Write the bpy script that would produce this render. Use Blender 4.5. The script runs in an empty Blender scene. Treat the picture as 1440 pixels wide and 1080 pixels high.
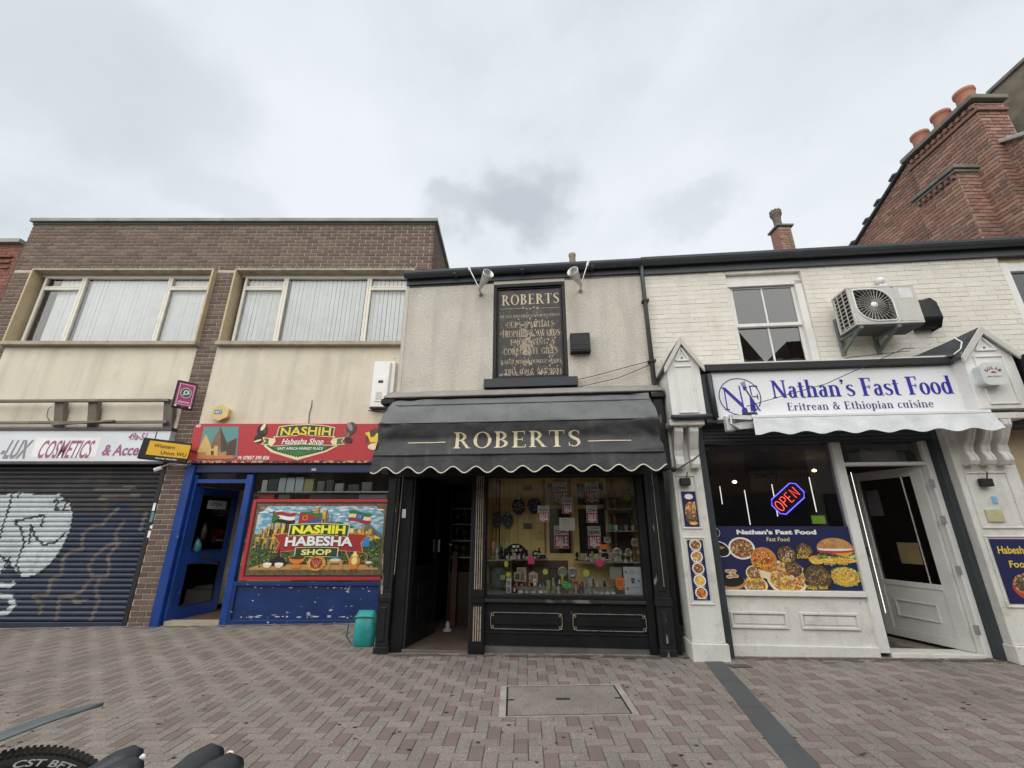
import bpy, math, random
from mathutils import Matrix, Vector, noise as mnoise
random.seed(7)
S = bpy.context.scene
PI = math.pi
# ------------------------------------------------------------------ camera
CAM_H, PITCH, FPX = 1.42, math.radians(18.5), 600.0
cd = bpy.data.cameras.new('camera'); cam = bpy.data.objects.new('camera', cd)
S.collection.objects.link(cam); S.camera = cam
cam.location = (0, 0, CAM_H); cam.rotation_euler = (PI / 2 + PITCH, 0, 0)
cd.sensor_width = 36; cd.lens = 36 * FPX / 1440; cd.clip_start = .05; cd.clip_end = 2000
# ------------------------------------------------------------------ world and sun
SUN_EL, SUN_AZ = 40, 196
w = bpy.data.worlds.new('World'); S.world = w; w.use_nodes = True
nt = w.node_tree; nt.nodes.clear(); N = nt.nodes.new; LK = nt.links.new
out = N('ShaderNodeOutputWorld'); tc = N('ShaderNodeTexCoord')
sky = N('ShaderNodeTexSky'); sky.sky_type = 'NISHITA'; sky.sun_disc = False
sky.sun_elevation = math.radians(SUN_EL); sky.sun_rotation = math.radians(SUN_AZ); sky.dust_density = 3
b1 = N('ShaderNodeBackground'); b1.inputs[1].default_value = .05; LK(sky.outputs[0], b1.inputs[0])
sep = N('ShaderNodeSeparateXYZ'); LK(tc.outputs['Generated'], sep.inputs[0])
mx = N('ShaderNodeMath'); mx.operation = 'ABSOLUTE'; LK(sep.outputs[2], mx.inputs[0])
ad = N('ShaderNodeMath'); ad.inputs[1].default_value = .22; LK(mx.outputs[0], ad.inputs[0])
dx = N('ShaderNodeMath'); dx.operation = 'DIVIDE'; LK(sep.outputs[0], dx.inputs[0]); LK(ad.outputs[0], dx.inputs[1])
dy = N('ShaderNodeMath'); dy.operation = 'DIVIDE'; LK(sep.outputs[1], dy.inputs[0]); LK(ad.outputs[0], dy.inputs[1])
cb = N('ShaderNodeCombineXYZ'); LK(dx.outputs[0], cb.inputs[0]); LK(dy.outputs[0], cb.inputs[1]); cb.inputs[2].default_value = 3.7
n1 = N('ShaderNodeTexNoise'); n1.inputs['Scale'].default_value = 1.15; n1.inputs['Detail'].default_value = 7
n1.inputs['Roughness'].default_value = .56; n1.inputs['Distortion'].default_value = .25; LK(cb.outputs[0], n1.inputs[0])
cr = N('ShaderNodeValToRGB'); LK(n1.outputs[0], cr.inputs[0])
cr.color_ramp.elements[0].position = .34; cr.color_ramp.elements[0].color = (.58, .63, .665, 1)
cr.color_ramp.elements[1].position = .60; cr.color_ramp.elements[1].color = (.75, .785, .82, 1)
e = cr.color_ramp.elements.new(.46); e.color = (.69, .735, .765, 1)
# soft darker cloud puffs: distance from a sky direction, ragged by noise
nrm = N('ShaderNodeVectorMath'); nrm.operation = 'NORMALIZE'; LK(tc.outputs['Generated'], nrm.inputs[0])
n2 = N('ShaderNodeTexNoise'); n2.inputs['Scale'].default_value = 7; n2.inputs['Detail'].default_value = 6; n2.inputs['Roughness'].default_value = .55; LK(nrm.outputs[0], n2.inputs[0])
n3 = N('ShaderNodeVectorMath'); n3.operation = 'MULTIPLY_ADD'; LK(n2.outputs['Color'], n3.inputs[0]); n3.inputs[1].default_value = (.22, .22, .22); LK(nrm.outputs[0], n3.inputs[2])
ccol = cr.outputs[0]
for (px_, py_), rad, amt, sq_ in (((740, 285), .17, .85, 1.5), ((650, 298), .11, .55, 1.6), ((80, 60), .34, .42, 1.8), ((985, 285), .12, .35, 2.2), ((330, 290), .15, .22, 2.6), ((1150, 90), .25, .16, 2)):
    dX = (px_ - 720) / 600; dY = (540 - py_) / 600; cP, sP = math.cos(PITCH), math.sin(PITCH); d0 = Vector((dX, cP - dY * sP, sP + dY * cP)).normalized() + Vector((.11, .11, .11))
    sb = N('ShaderNodeVectorMath'); sb.operation = 'SUBTRACT'; LK(n3.outputs[0], sb.inputs[0]); sb.inputs[1].default_value = d0
    sc_ = N('ShaderNodeVectorMath'); sc_.operation = 'MULTIPLY'; LK(sb.outputs[0], sc_.inputs[0]); sc_.inputs[1].default_value = (1, 1, sq_)
    ln = N('ShaderNodeVectorMath'); ln.operation = 'LENGTH'; LK(sc_.outputs[0], ln.inputs[0])
    mr_ = N('ShaderNodeMapRange'); mr_.interpolation_type = 'SMOOTHERSTEP'; LK(ln.outputs['Value'], mr_.inputs[0]); mr_.inputs[1].default_value = rad * .25; mr_.inputs[2].default_value = rad; mr_.inputs[3].default_value = amt; mr_.inputs[4].default_value = 0
    mi_ = N('ShaderNodeMix'); mi_.data_type = 'RGBA'; LK(mr_.outputs[0], mi_.inputs[0]); LK(ccol, mi_.inputs[6]); mi_.inputs[7].default_value = (.44, .49, .52, 1); ccol = mi_.outputs[2]
b2 = N('ShaderNodeBackground'); b2.inputs[1].default_value = .56; LK(ccol, b2.inputs[0])
ms = N('ShaderNodeMixShader'); ms.inputs[0].default_value = .93
LK(b1.outputs[0], ms.inputs[1]); LK(b2.outputs[0], ms.inputs[2]); LK(ms.outputs[0], out.inputs[0])
sl = bpy.data.lights.new('sun', 'SUN'); sl.energy = 1.5; sl.angle = math.radians(100); sl.color = (1, .965, .91)
so = bpy.data.objects.new('sun', sl); S.collection.objects.link(so)
az = math.radians(SUN_AZ); el = math.radians(SUN_EL)
so.rotation_euler = Vector((math.sin(az) * math.cos(el), math.cos(az) * math.cos(el), math.sin(el))).to_track_quat('Z', 'Y').to_euler()
so.location = (0, -10, 20)
S.view_settings.view_transform = 'Standard'; S.view_settings.look = 'None'
S.view_settings.gamma = 1; S.view_settings.use_curve_mapping = False
S.view_settings.exposure = 1.12
# ------------------------------------------------------------------ frames: x along the facade, y into it, z up
PHI = math.radians(5.4)
FW = Matrix.Identity(4)
FL = Matrix.Translation((0, 7.72, 0))
FR = Matrix.Translation((0, 5.8, 0)) @ Matrix.Rotation(-PHI, 4, 'Z')
def FS(X, Y): return Matrix.Translation((X, Y, 0)) @ Matrix.Rotation(-PI / 2, 4, 'Z')   # wall whose face looks to -X
def ray(px, py):
    x = (px - 720) / FPX; y = (540 - py) / FPX; c, s = math.cos(PITCH), math.sin(PITCH)
    return Vector((x, c - y * s, s + y * c))
def at(F, px, py, y=0.):          # where the sight line through a photo point meets the plane y of a frame
    I = F.inverted(); o = I @ Vector((0, 0, CAM_H)); d = I.to_3x3() @ ray(px, py)
    k = (y - o.y) / d.y; p = o + d * k; return p.x, p.z
CAMP = Vector((0, 0, CAM_H))
def inview(p):
    d = p - CAMP; c, s = math.cos(PITCH), math.sin(PITCH); z = d.y * c + d.z * s
    if z < .1: return False
    x = d.x / z * FPX; y = (d.z * c - d.y * s) / z * FPX
    return abs(x) < 735 and abs(y) < 555
# ------------------------------------------------------------------ materials
MATS = {}
def hx(h):
    h = h.lstrip('#'); r = [int(h[i:i + 2], 16) / 255 for i in (0, 2, 4)]
    return tuple(c / 12.92 if c <= .04045 else ((c + .055) / 1.055) ** 2.4 for c in r)
def M(name, col, r=.7, var=.12, sc=5., fine=.08, fsc=90., bump=0., bsc=90., metal=0., dirt=None, emit=0., voro=None, stretch=None, spec=.5):
    if name in MATS: return MATS[name]
    if isinstance(col, str): col = hx(col)
    m = bpy.data.materials.new(name); m.use_nodes = True; t = m.node_tree; n = t.nodes.new; L = t.links.new
    p = t.nodes['Principled BSDF']; p.inputs['Roughness'].default_value = r; p.inputs['Metallic'].default_value = metal
    p.inputs['Specular IOR Level'].default_value = spec
    g = n('ShaderNodeNewGeometry'); src = g.outputs['Position']
    if stretch:
        mp = n('ShaderNodeMapping'); mp.inputs['Scale'].default_value = stretch; L(src, mp.inputs[0]); src = mp.outputs[0]
    def nz(s, det=4):
        a = n('ShaderNodeTexNoise'); a.inputs['Scale'].default_value = s; a.inputs['Detail'].default_value = det; L(src, a.inputs[0]); return a.outputs[0]
    def mr(s, lo, hi, a=.3, b=.7):
        q = n('ShaderNodeMapRange'); L(s, q.inputs[0]); q.inputs[1].default_value = a; q.inputs[2].default_value = b
        q.inputs[3].default_value = lo; q.inputs[4].default_value = hi; return q.outputs[0]
    a = mr(nz(sc), 1 - var, 1 + var); b = mr(nz(fsc, 2), 1 - fine, 1 + fine)
    mu = n('ShaderNodeMath'); mu.operation = 'MULTIPLY'; L(a, mu.inputs[0]); L(b, mu.inputs[1])
    vm = n('ShaderNodeVectorMath'); vm.operation = 'SCALE'; vm.inputs[0].default_value = col; L(mu.outputs[0], vm.inputs['Scale'])
    c = vm.outputs[0]
    if voro:   # (colour2, colour3, scale)
        v = n('ShaderNodeTexVoronoi'); v.inputs['Scale'].default_value = voro[2]; L(src, v.inputs[0])
        s2 = n('ShaderNodeSeparateColor'); L(v.outputs['Color'], s2.inputs[0])
        rp = n('ShaderNodeValToRGB'); L(s2.outputs[0], rp.inputs[0]); rp.color_ramp.interpolation = 'CONSTANT'
        rp.color_ramp.elements[0].color = (*col, 1); rp.color_ramp.elements[1].position = .72; rp.color_ramp.elements[1].color = (*hx(voro[1]), 1)
        q = rp.color_ramp.elements.new(.4); q.color = (*hx(voro[0]), 1)
        c = rp.outputs[0]
    for dd in (dirt or []):   # (colour, scale, lo, hi, amount)
        dcol = hx(dd[0]) if isinstance(dd[0], str) else dd[0]
        if len(dd) > 5:
            mp2 = n('ShaderNodeMapping'); mp2.inputs['Scale'].default_value = dd[5]; L(g.outputs['Position'], mp2.inputs[0]); keep = src; src = mp2.outputs[0]
            def nz2(s, det, src=src):
                a = n('ShaderNodeTexNoise'); a.inputs['Scale'].default_value = s; a.inputs['Detail'].default_value = det; L(src, a.inputs[0]); return a.outputs[0]
            f = mr(nz2(dd[1], 8), 0, dd[4], dd[2], dd[3]); src = keep
        else: f = mr(nz(dd[1], 8), 0, dd[4], dd[2], dd[3])
        mi = n('ShaderNodeMix'); mi.data_type = 'RGBA'; L(f, mi.inputs[0]); L(c, mi.inputs[6]); mi.inputs[7].default_value = (*dcol, 1); c = mi.outputs[2]
    L(c, p.inputs['Base Color'])
    if bump:
        bp = n('ShaderNodeBump'); bp.inputs['Strength'].default_value = 1; bp.inputs['Distance'].default_value = bump
        L(nz(bsc, 3), bp.inputs['Height']); L(bp.outputs[0], p.inputs['Normal'])
    if emit:
        L(c, p.inputs['Emission Color']); p.inputs['Emission Strength'].default_value = emit
    MATS[name] = m; return m
def glass(name, refl=1., tint=(.95, .97, .96), rough=.01, kk=1.7):
    m = bpy.data.materials.new(name); m.use_nodes = True; t = m.node_tree; t.nodes.clear(); n = t.nodes.new; L = t.links.new
    o = n('ShaderNodeOutputMaterial'); a = n('ShaderNodeBsdfTransparent'); a.inputs[0].default_value = (*tint, 1)
    g = n('ShaderNodeBsdfGlossy'); g.inputs['Roughness'].default_value = rough; g.inputs[0].default_value = (refl, refl, refl, 1)
    f = n('ShaderNodeFresnel'); f.inputs[0].default_value = 1.5; x = n('ShaderNodeMixShader')
    k = n('ShaderNodeMath'); k.operation = 'MULTIPLY'; k.inputs[1].default_value = kk; L(f.outputs[0], k.inputs[0])
    L(k.outputs[0], x.inputs[0]); L(a.outputs[0], x.inputs[1]); L(g.outputs[0], x.inputs[2]); L(x.outputs[0], o.inputs[0])
    MATS[name] = m; return m
GLASS = glass('window_glass'); DGLASS = glass('dark_glass', 1., (.66, .68, .69), .01, 2.9); SKYG = glass('double_glazing', 1., (.5, .52, .53), .01, 2.3)
BK = [M('brown_brick_' + k, c, .9, .1, 9, .18, 150, .002, 160) for k, c in zip('abcde', ((.128, .088, .068), (.148, .104, .080), (.108, .074, .058), (.160, .115, .090), (.122, .085, .068)))]
BR = [M('red_brick_' + k, c, .9, .15, 9, .18, 150, .002, 160, dirt=[((.10, .085, .07), 2.5, .5, .75, .5)]) for k, c in zip('abcde', ((.27, .135, .10), (.31, .155, .115), (.20, .11, .085), (.34, .20, .15), (.23, .14, .11)))]
BR2 = [M('dull_red_brick_' + k, c, .9, .15, 9, .18, 150, .002, 160) for k, c in zip('abc', ((.22, .085, .055), (.25, .10, .065), (.18, .07, .05)))]
BW = [M('cream_painted_brick_' + k, c, .75, .05, 3, .04, 90, .0035, 45, dirt=[((.40, .37, .30), 3, .56, .8, .35), ((.22, .19, .15), 13, .67, .76, .55), ((.42, .38, .30), 2.2, .52, .8, .4, (1.5, 1, .3))]) for k, c in zip('abc', ((.70, .67, .60), (.72, .69, .62), (.68, .65, .575)))]
MORT = M('mortar', (.46, .39, .33), .95, .15, 8, .15, 90)
MORTR = M('pale_mortar', (.46, .39, .33), .95, .2, 8, .15, 90)
MORTW = M('painted_mortar', (.66, .63, .555), .9, .1, 5, .1, 60, .002, 70)
CONC = M('stained_concrete', (.36, .32, .24), .9, .15, 4, .12, 70, .002, 60, dirt=[((.10, .09, .06), 5, .55, .75, .6)])
BUFF = M('buff_painted_concrete', (.50, .40, .25), .85, .12, 4, .08, 70, .001, 60, dirt=[((.16, .13, .09), 4, .58, .75, .5)])
REND = M('cream_render', (.64, .585, .475), .9, .06, 1.2, .06, 55, .003, 120, dirt=[((.33, .29, .23), 6, .6, .82, .35), ((.80, .77, .68), 14, .71, .74, .7), ((.34, .30, .23), 3, .5, .8, .5, (1.4, 1, .12)), ((.30, .27, .20), 1.1, .55, .8, .4), ((.12, .10, .08), 9, .74, .77, .8)])
ROUGH = M('roughcast_render', (.56, .522, .46), .95, .05, 1.5, .16, 75, .016, 55, dirt=[((.32, .28, .23), 2.2, .52, .8, .35), ((.30, .27, .23), 3.4, .48, .75, .5, (1.3, 1, .15))])
SMOOTHR = M('smooth_render_band', (.50, .46, .40), .85, .08, 6, .06, 60, .002, 60)
WHITE = M('white_gloss_paint', (.72, .71, .68), .5, .06, 3, .03, 40, .0008, 35, dirt=[((.42, .39, .33), 4, .58, .82, .25, (3, 3, .4)), ((.45, .43, .38), 7, .6, .8, .35)])
WHITE2 = M('weathered_white_paint', (.66, .65, .60), .6, .08, 4, .05, 60, .0015, 35, dirt=[((.36, .33, .27), 4, .55, .8, .3, (3, 3, .3)), ((.16, .14, .11), 34, .66, .74, .6), ((.28, .26, .21), 5, .56, .8, .5), ((.12, .11, .09), 22, .7, .78, .6)])
UPVC = M('white_plastic', (.76, .76, .75), .35, .03, 2, .02, 30)
BLACK = M('black_gloss_paint', (.010, .010, .012), .42, .3, 4, .2, 60, dirt=[((.10, .085, .07), 9, .66, .76, .45)], spec=.28)
BLACKW = M('worn_black_paint', (.017, .017, .018), .42, .3, 4, .2, 60, .001, 40, dirt=[((.42, .37, .31), 15, .62, .69, .75)], stretch=(1, 1, .22), spec=.28)
BLACKP = M('plain_black', (.012, .012, .013), .6, .2, 3, .1, 40)
DARKGREY = M('dark_blue_grey_paint', (.032, .040, .046), .5, .15, 4, .08, 60, dirt=[((.10, .10, .10), 8, .62, .8, .4)])
GUT = M('grey_black_gutter', (.040, .047, .054), .45, .15, 2, .1, 40, dirt=[((.14, .14, .13), 7, .6, .8, .4)])
LEAD = M('lead_flashing', (.25, .235, .21), .65, .18, 3, .12, 40, .004, 9)
CLOTHU = M('sky_lit_awning_cloth', (.125, .132, .133), .72, .2, 2.2, .1, 90, .012, 6, dirt=[((.05, .05, .05), 7, .55, .8, .5, (1, 1, .1)), ((.22, .21, .19), 9, .6, .8, .4, (1, 1, .2)), ((.15, .155, .155), 3, .5, .8, .5)])  # upper cloth: sky light put into the paler colour, plus dirt streaks
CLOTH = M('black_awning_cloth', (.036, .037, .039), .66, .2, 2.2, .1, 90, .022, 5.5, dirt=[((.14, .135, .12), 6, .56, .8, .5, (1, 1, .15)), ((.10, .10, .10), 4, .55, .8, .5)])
GOLD = M('cream_gold_lettering', (.58, .50, .33), .5, .1, 12, .1, 50)
PIPING = M('cream_piping', (.66, .65, .52), .7, .08, 10)
LINEG = M('faded_gold_lines', (.34, .27, .20), .55, .25, 9, .15, 50, dirt=[((.05, .045, .04), 20, .56, .7, .8)])
BLUE = M('glossy_blue_paint', (.008, .045, .23), .38, .18, 3, .08, 50, dirt=[((.5, .5, .5), 9, .70, .74, .6)])
BLUED = M('dark_blue_paint', (.014, .022, .075), .4, .2, 3, .1, 50)
BLUEW = M('chipped_blue_paint', (.008, .030, .13), .42, .2, 2.5, .1, 50, dirt=[((.5, .5, .48), 6.5, .66, .69, .85)], stretch=(1, 1, 1.7))
SLATE = M('dark_slate', (.045, .048, .052), .7, .25, 6, .12, 60, .003, 30)
STEEL = M('galvanised_steel', (.42, .43, .43), .4, .15, 8, .08, 60, metal=.6)
ALU = M('silver_lamp_metal', (.55, .55, .53), .35, .1, 10, .05, 60, metal=.5)
WOODG = M('weathered_grey_wood', (.17, .15, .125), .9, .25, 3, .2, 60, .003, 40, stretch=(1, 1, .3))
WOODY = M('varnished_pale_wood', (.72, .54, .20), .5, .15, 5, .12, 60, stretch=(1, 1, .12))
WOODF = M('brown_floor_boards', (.13, .075, .045), .55, .25, 4, .15, 60, stretch=(1, .2, 1))
TERRA = M('terracotta', (.36, .15, .10), .85, .15, 6, .1, 50, dirt=[((.12, .09, .08), 6, .55, .75, .5)])
PLAST = M('pale_grey_casing', (.52, .51, .47), .5, .05, 4, .04, 50, dirt=[((.34, .32, .27), 6, .6, .8, .3)])
BLIND = M('pale_fabric_blind', (.80, .81, .82), .85, .06, 5, .04, 60)
RUB = M('black_rubber', (.020, .019, .018), .75, .2, 10, .15, 80, .001, 90)
SADL = M('dark_grey_saddle_vinyl', (.018, .021, .024), .32, .12, 7, .06, 60, .0006, 240)
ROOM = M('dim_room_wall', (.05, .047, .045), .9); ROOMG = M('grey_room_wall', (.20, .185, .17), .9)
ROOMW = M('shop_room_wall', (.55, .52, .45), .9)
def flat(name, col, r=.5, var=.04, **k): return M(name, col, r, var, 6, .03, 60, **k)
RED = flat('sign_red', (.42, .026, .030)); REDD = flat('poster_red', (.36, .02, .03))
INK = flat('print_black', (.012, .012, .012)); PWHITE = flat('print_white', (.80, .80, .78)); YEL = flat('print_yellow', (.78, .55, .05))
PGREEN = flat('print_green', (.03, .16, .03)); PGREEND = flat('print_dark_green', (.018, .06, .015)); PBLUE = flat('print_royal_blue', (.018, .014, .30)); NAVY = flat('poster_navy', (.012, .014, .075))
PSKY = M('print_sky', (.13, .33, .46), .5, .3, 7, .1, 60, dirt=[((.62, .66, .62), 9, .45, .62, .8, (1, 1, 2.5))]); SAND = M('print_sand', (.56, .35, .06), .5, .3, 14, .1, 60, dirt=[((.16, .08, .02), 26, .5, .62, .7)]); CREAM = flat('print_cream', (.75, .66, .40))
PORANGE = flat('print_orange', (.65, .20, .03)); FOLI = M('print_foliage', (.05, .085, .03), .5, .5, 25, .3, 90, voro=('#55602a', '#161c10', 55))
PINK = flat('neon_pink_card', (.85, .05, .22)); NYEL = flat('neon_yellow_card', (.62, .75, .05)); NGRN = flat('neon_green_card', (.10, .68, .12)); NORG = flat('neon_orange_card', (.95, .22, .04))
MAROON = flat('print_purple', (.30, .10, .20)); PGREY = flat('print_grey', (.25, .22, .26)); TEALP = flat('print_teal', (.10, .26, .25)); BROWN = flat('print_brown', (.20, .11, .06))
# ------------------------------------------------------------------ mesh builder
COL = S.collection
BASE = {}
class MB:
    def __init__(s): s.v = []; s.f = []; s.m = []; s.k = 0
    def add(s, vs, fs, m=0):
        o = len(s.v); s.v += [Vector(p) for p in vs]; s.f += [tuple(o + i for i in f) for f in fs]; s.m += [m] * len(fs); return s
    def box(s, x0, x1, y0, y1, z0, z1, m=0):
        return s.add([(x0, y0, z0), (x1, y0, z0), (x1, y1, z0), (x0, y1, z0), (x0, y0, z1), (x1, y0, z1), (x1, y1, z1), (x0, y1, z1)],
                     [(0, 1, 5, 4), (1, 2, 6, 5), (2, 3, 7, 6), (3, 0, 4, 7), (4, 5, 6, 7), (3, 2, 1, 0)], m)
    def obox(s, p, q, wid, th, m=0, up=(0, -1, 0)):      # bar from p to q
        p, q = Vector(p), Vector(q); d = (q - p).normalized(); u = Vector(up); sd = d.cross(u).normalized() * wid / 2; u = sd.cross(d).normalized() * th / 2
        c = [p - sd - u, p + sd - u, p + sd + u, p - sd + u, q - sd - u, q + sd - u, q + sd + u, q - sd + u]
        return s.add(c, [(0, 1, 2, 3), (4, 7, 6, 5), (0, 4, 5, 1), (1, 5, 6, 2), (2, 6, 7, 3), (3, 7, 4, 0)], m)
    def prism(s, pts, y0, y1, m=0):     # polygon in x,z pushed along y
        n = len(pts); a = [(x, y0, z) for x, z in pts] + [(x, y1, z) for x, z in pts]
        return s.add(a, [tuple(range(n)), tuple(reversed(range(n, 2 * n)))] + [(i, (i + 1) % n, n + (i + 1) % n, n + i) for i in range(n)], m)
    def xprism(s, pts, x0, x1, m=0):    # polygon in y,z pushed along x
        n = len(pts); a = [(x0, y, z) for y, z in pts] + [(x1, y, z) for y, z in pts]
        return s.add(a, [tuple(range(n)), tuple(reversed(range(n, 2 * n)))] + [(i, (i + 1) % n, n + (i + 1) % n, n + i) for i in range(n)], m)
    def poly(s, pts, y, m=0):
        return s.add([(x, y, z) for x, z in pts], [tuple(range(len(pts)))], m)
    def rect(s, x0, x1, z0, z1, y, m=0): return s.poly([(x0, z0), (x1, z0), (x1, z1), (x0, z1)], y, m)
    def ell(s, cx, cz, rx, rz, y, m=0, n=20, rot=0, a0=0, a1=2 * PI):
        full = abs(a1 - a0 - 2 * PI) < 1e-6; P = []
        for i in range(n if full else n + 1):
            a = a0 + (a1 - a0) * i / n; X, Z = rx * math.cos(a), rz * math.sin(a)
            P.append((cx + X * math.cos(rot) - Z * math.sin(rot), cz + X * math.sin(rot) + Z * math.cos(rot)))
        return s.poly(P, y, m)
    def line(s, pts, wd, y, m=0, closed=False):
        P = [Vector((p[0], p[1])) for p in pts]
        if closed: P.append(P[0])
        for i in range(len(P) - 1):
            d = P[i + 1] - P[i]
            if d.length < 1e-6: continue
            d.normalize(); nn = Vector((-d.y, d.x)) * wd / 2; e = d * wd * .25
            a, b = P[i] - e, P[i + 1] + e
            s.poly([tuple(a - nn), tuple(b - nn), tuple(b + nn), tuple(a + nn)], y - .00012 * (i % 3), m)
        return s
    def tube(s, pts, r, n=8, m=0, cap=True):
        P = [Vector(p) for p in pts]; o = len(s.v); K = len(P)
        for i, p in enumerate(P):
            d = (P[min(i + 1, K - 1)] - P[max(i - 1, 0)]).normalized()
            a = Vector((0, 0, 1)) if abs(d.z) < .9 else Vector((1, 0, 0))
            u = d.cross(a).normalized(); v = d.cross(u); rr = r[i] if isinstance(r, (list, tuple)) else r
            for j in range(n):
                t = 2 * PI * j / n; s.v.append(p + u * math.cos(t) * rr + v * math.sin(t) * rr)
        for i in range(K - 1):
            for j in range(n):
                s.f.append((o + i * n + j, o + i * n + (j + 1) % n, o + (i + 1) * n + (j + 1) % n, o + (i + 1) * n + j)); s.m.append(m)
        if cap:
            s.f.append(tuple(o + j for j in reversed(range(n)))); s.f.append(tuple(o + (K - 1) * n + j for j in range(n))); s.m += [m, m]
        return s
    def lathe(s, prof, org=(0, 0, 0), axis=(0, 0, 1), n=16, m=0):
        A = Vector(axis).normalized(); a = Vector((1, 0, 0)) if abs(A.x) < .9 else Vector((0, 1, 0)); u = A.cross(a).normalized(); v = A.cross(u); O = Vector(org); o = len(s.v)
        for r, h in prof:
            for j in range(n):
                t = 2 * PI * j / n; s.v.append(O + A * h + (u * math.cos(t) + v * math.sin(t)) * max(r, .0004))
        for i in range(len(prof) - 1):
            for j in range(n):
                s.f.append((o + i * n + j, o + i * n + (j + 1) % n, o + (i + 1) * n + (j + 1) % n, o + (i + 1) * n + j)); s.m.append(m)
        return s
    def frame(s, x0, x1, z0, z1, wd, y0, y1, m=0):      # rectangular ring of four butted bars
        s.box(x0, x1, y0, y1, z0, z0 + wd, m); s.box(x0, x1, y0, y1, z1 - wd, z1, m)
        s.box(x0, x0 + wd, y0, y1, z0 + wd, z1 - wd, m); s.box(x1 - wd, x1, y0, y1, z0 + wd, z1 - wd, m); return s
    def build(s, name, mats, parent=None, bev=0, smooth=False, kind=None, label=None, M0=None):
        if not isinstance(mats, (list, tuple)): mats = [mats]
        b = BASE.get(parent.name, Vector()) if parent else Vector()
        me = bpy.data.meshes.new(name); me.from_pydata([v - b for v in s.v], [], s.f)
        for q in mats: me.materials.append(q)
        me.polygons.foreach_set('material_index', s.m)
        if smooth: me.polygons.foreach_set('use_smooth', [True] * len(s.f))
        me.update(); o = bpy.data.objects.new(name, me); COL.objects.link(o)
        if parent: o.parent = parent; BASE[o.name] = b
        if kind: o['kind'] = kind
        if label: o['label'] = label
        if bev:
            q = o.modifiers.new('bevel', 'BEVEL'); q.width = bev; q.segments = 1; q.limit_method = 'ANGLE'
        return o
    def solo(s, name, label, cat, mats, F, base, bev=0, smooth=False, group=None):
        base = Vector(base); s.v = [v - base for v in s.v]
        o = s.build(name, mats, None, bev, smooth); o.matrix_world = F @ Matrix.Translation(base)
        o['label'] = label; o['category'] = cat
        if group: o['group'] = group
        BASE[o.name] = base
        return o
def thing(name, label, cat, F, base, group=None, kind=None):
    o = bpy.data.objects.new(name, None); COL.objects.link(o); o.empty_display_size = .2
    o.matrix_world = F @ Matrix.Translation(Vector(base)); BASE[o.name] = Vector(base)
    if label: o['label'] = label
    if cat: o['category'] = cat
    if group: o['group'] = group
    if kind: o['kind'] = kind
    return o
def BX(*a, m=0): return MB().box(*a, m=m)
ORD = ['leftmost', 'second from left', 'third from left', 'fourth from left', 'fifth from left', 'sixth from left', 'seventh from left', 'eighth from left', 'ninth from left', 'tenth from left', 'eleventh from left', 'twelfth from left']
# ------------------------------------------------------------------ lettering
def ftext(mb, s, x0, x1, z0, z1, y, m=0, shear=0., bold=0., slope=0., arc=0.):
    c = bpy.data.curves.new('t', 'FONT'); c.body = s; c.size = 1; c.resolution_u = 3; c.offset = bold; c.fill_mode = 'FRONT'
    o = bpy.data.objects.new('t', c); COL.objects.link(o); dg = bpy.context.evaluated_depsgraph_get(); dg.update()
    me = bpy.data.meshes.new_from_object(o.evaluated_get(dg)); bpy.data.objects.remove(o); bpy.data.curves.remove(c)
    if not me.vertices: return
    xs = [v.co.x for v in me.vertices]; a, b = min(xs), max(xs); W = x1 - x0; Hh = z1 - z0
    vs = []
    for v in me.vertices:
        t = (v.co.x - a) / (b - a); q = v.co.y / .73
        vs.append((x0 + t * W + shear * q * Hh, y, z0 + q * Hh + slope * t * W + arc * (1 - (2 * t - 1) ** 2)))
    mb.add(vs, [tuple(p.vertices) for p in me.polygons], m); bpy.data.meshes.remove(me)
T_, t_ = .155, .046
def gv(x, y0, y1, w=T_, s='bt', e=.085):
    r = [[(x - w / 2, y0), (x + w / 2, y0), (x + w / 2, y1), (x - w / 2, y1)]]
    for k, yy, d in (('b', y0, 1), ('t', y1, -1)):
        if k in s: r.append([(x - w / 2 - e, yy), (x + w / 2 + e, yy), (x + w / 2 + e, yy + d * .028), (x + w / 2, yy + d * .075), (x - w / 2, yy + d * .075), (x - w / 2 - e, yy + d * .028)])
    return r
def gh(x0, x1, y, th=t_): return [[(x0, y - th / 2), (x1, y - th / 2), (x1, y + th / 2), (x0, y + th / 2)]]
def gd(x0, y0, x1, y1, w): return [[(x0 - w / 2, y0), (x0 + w / 2, y0), (x1 + w / 2, y1), (x1 - w / 2, y1)]]
def gf(x, y, e=.15, d=1): return [[(x - e, y), (x + e, y), (x + e, y + d * .03), (x - e, y + d * .03)]]
def gb(cx, cy, rx, ry, a0, a1, T=T_, t=t_, n=14):
    P = []
    for i in range(n + 1):
        a = math.radians(a0 + (a1 - a0) * i / n); w = t + (T - t) * abs(math.cos(a)) ** 1.3
        c, s = math.cos(a), math.sin(a)
        P.append(((cx + rx * c, cy + ry * s), (cx + (rx - w) * c, cy + (ry - w * .9) * s)))
    return [[P[i][0], P[i + 1][0], P[i + 1][1], P[i][1]] for i in range(n)]
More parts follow.
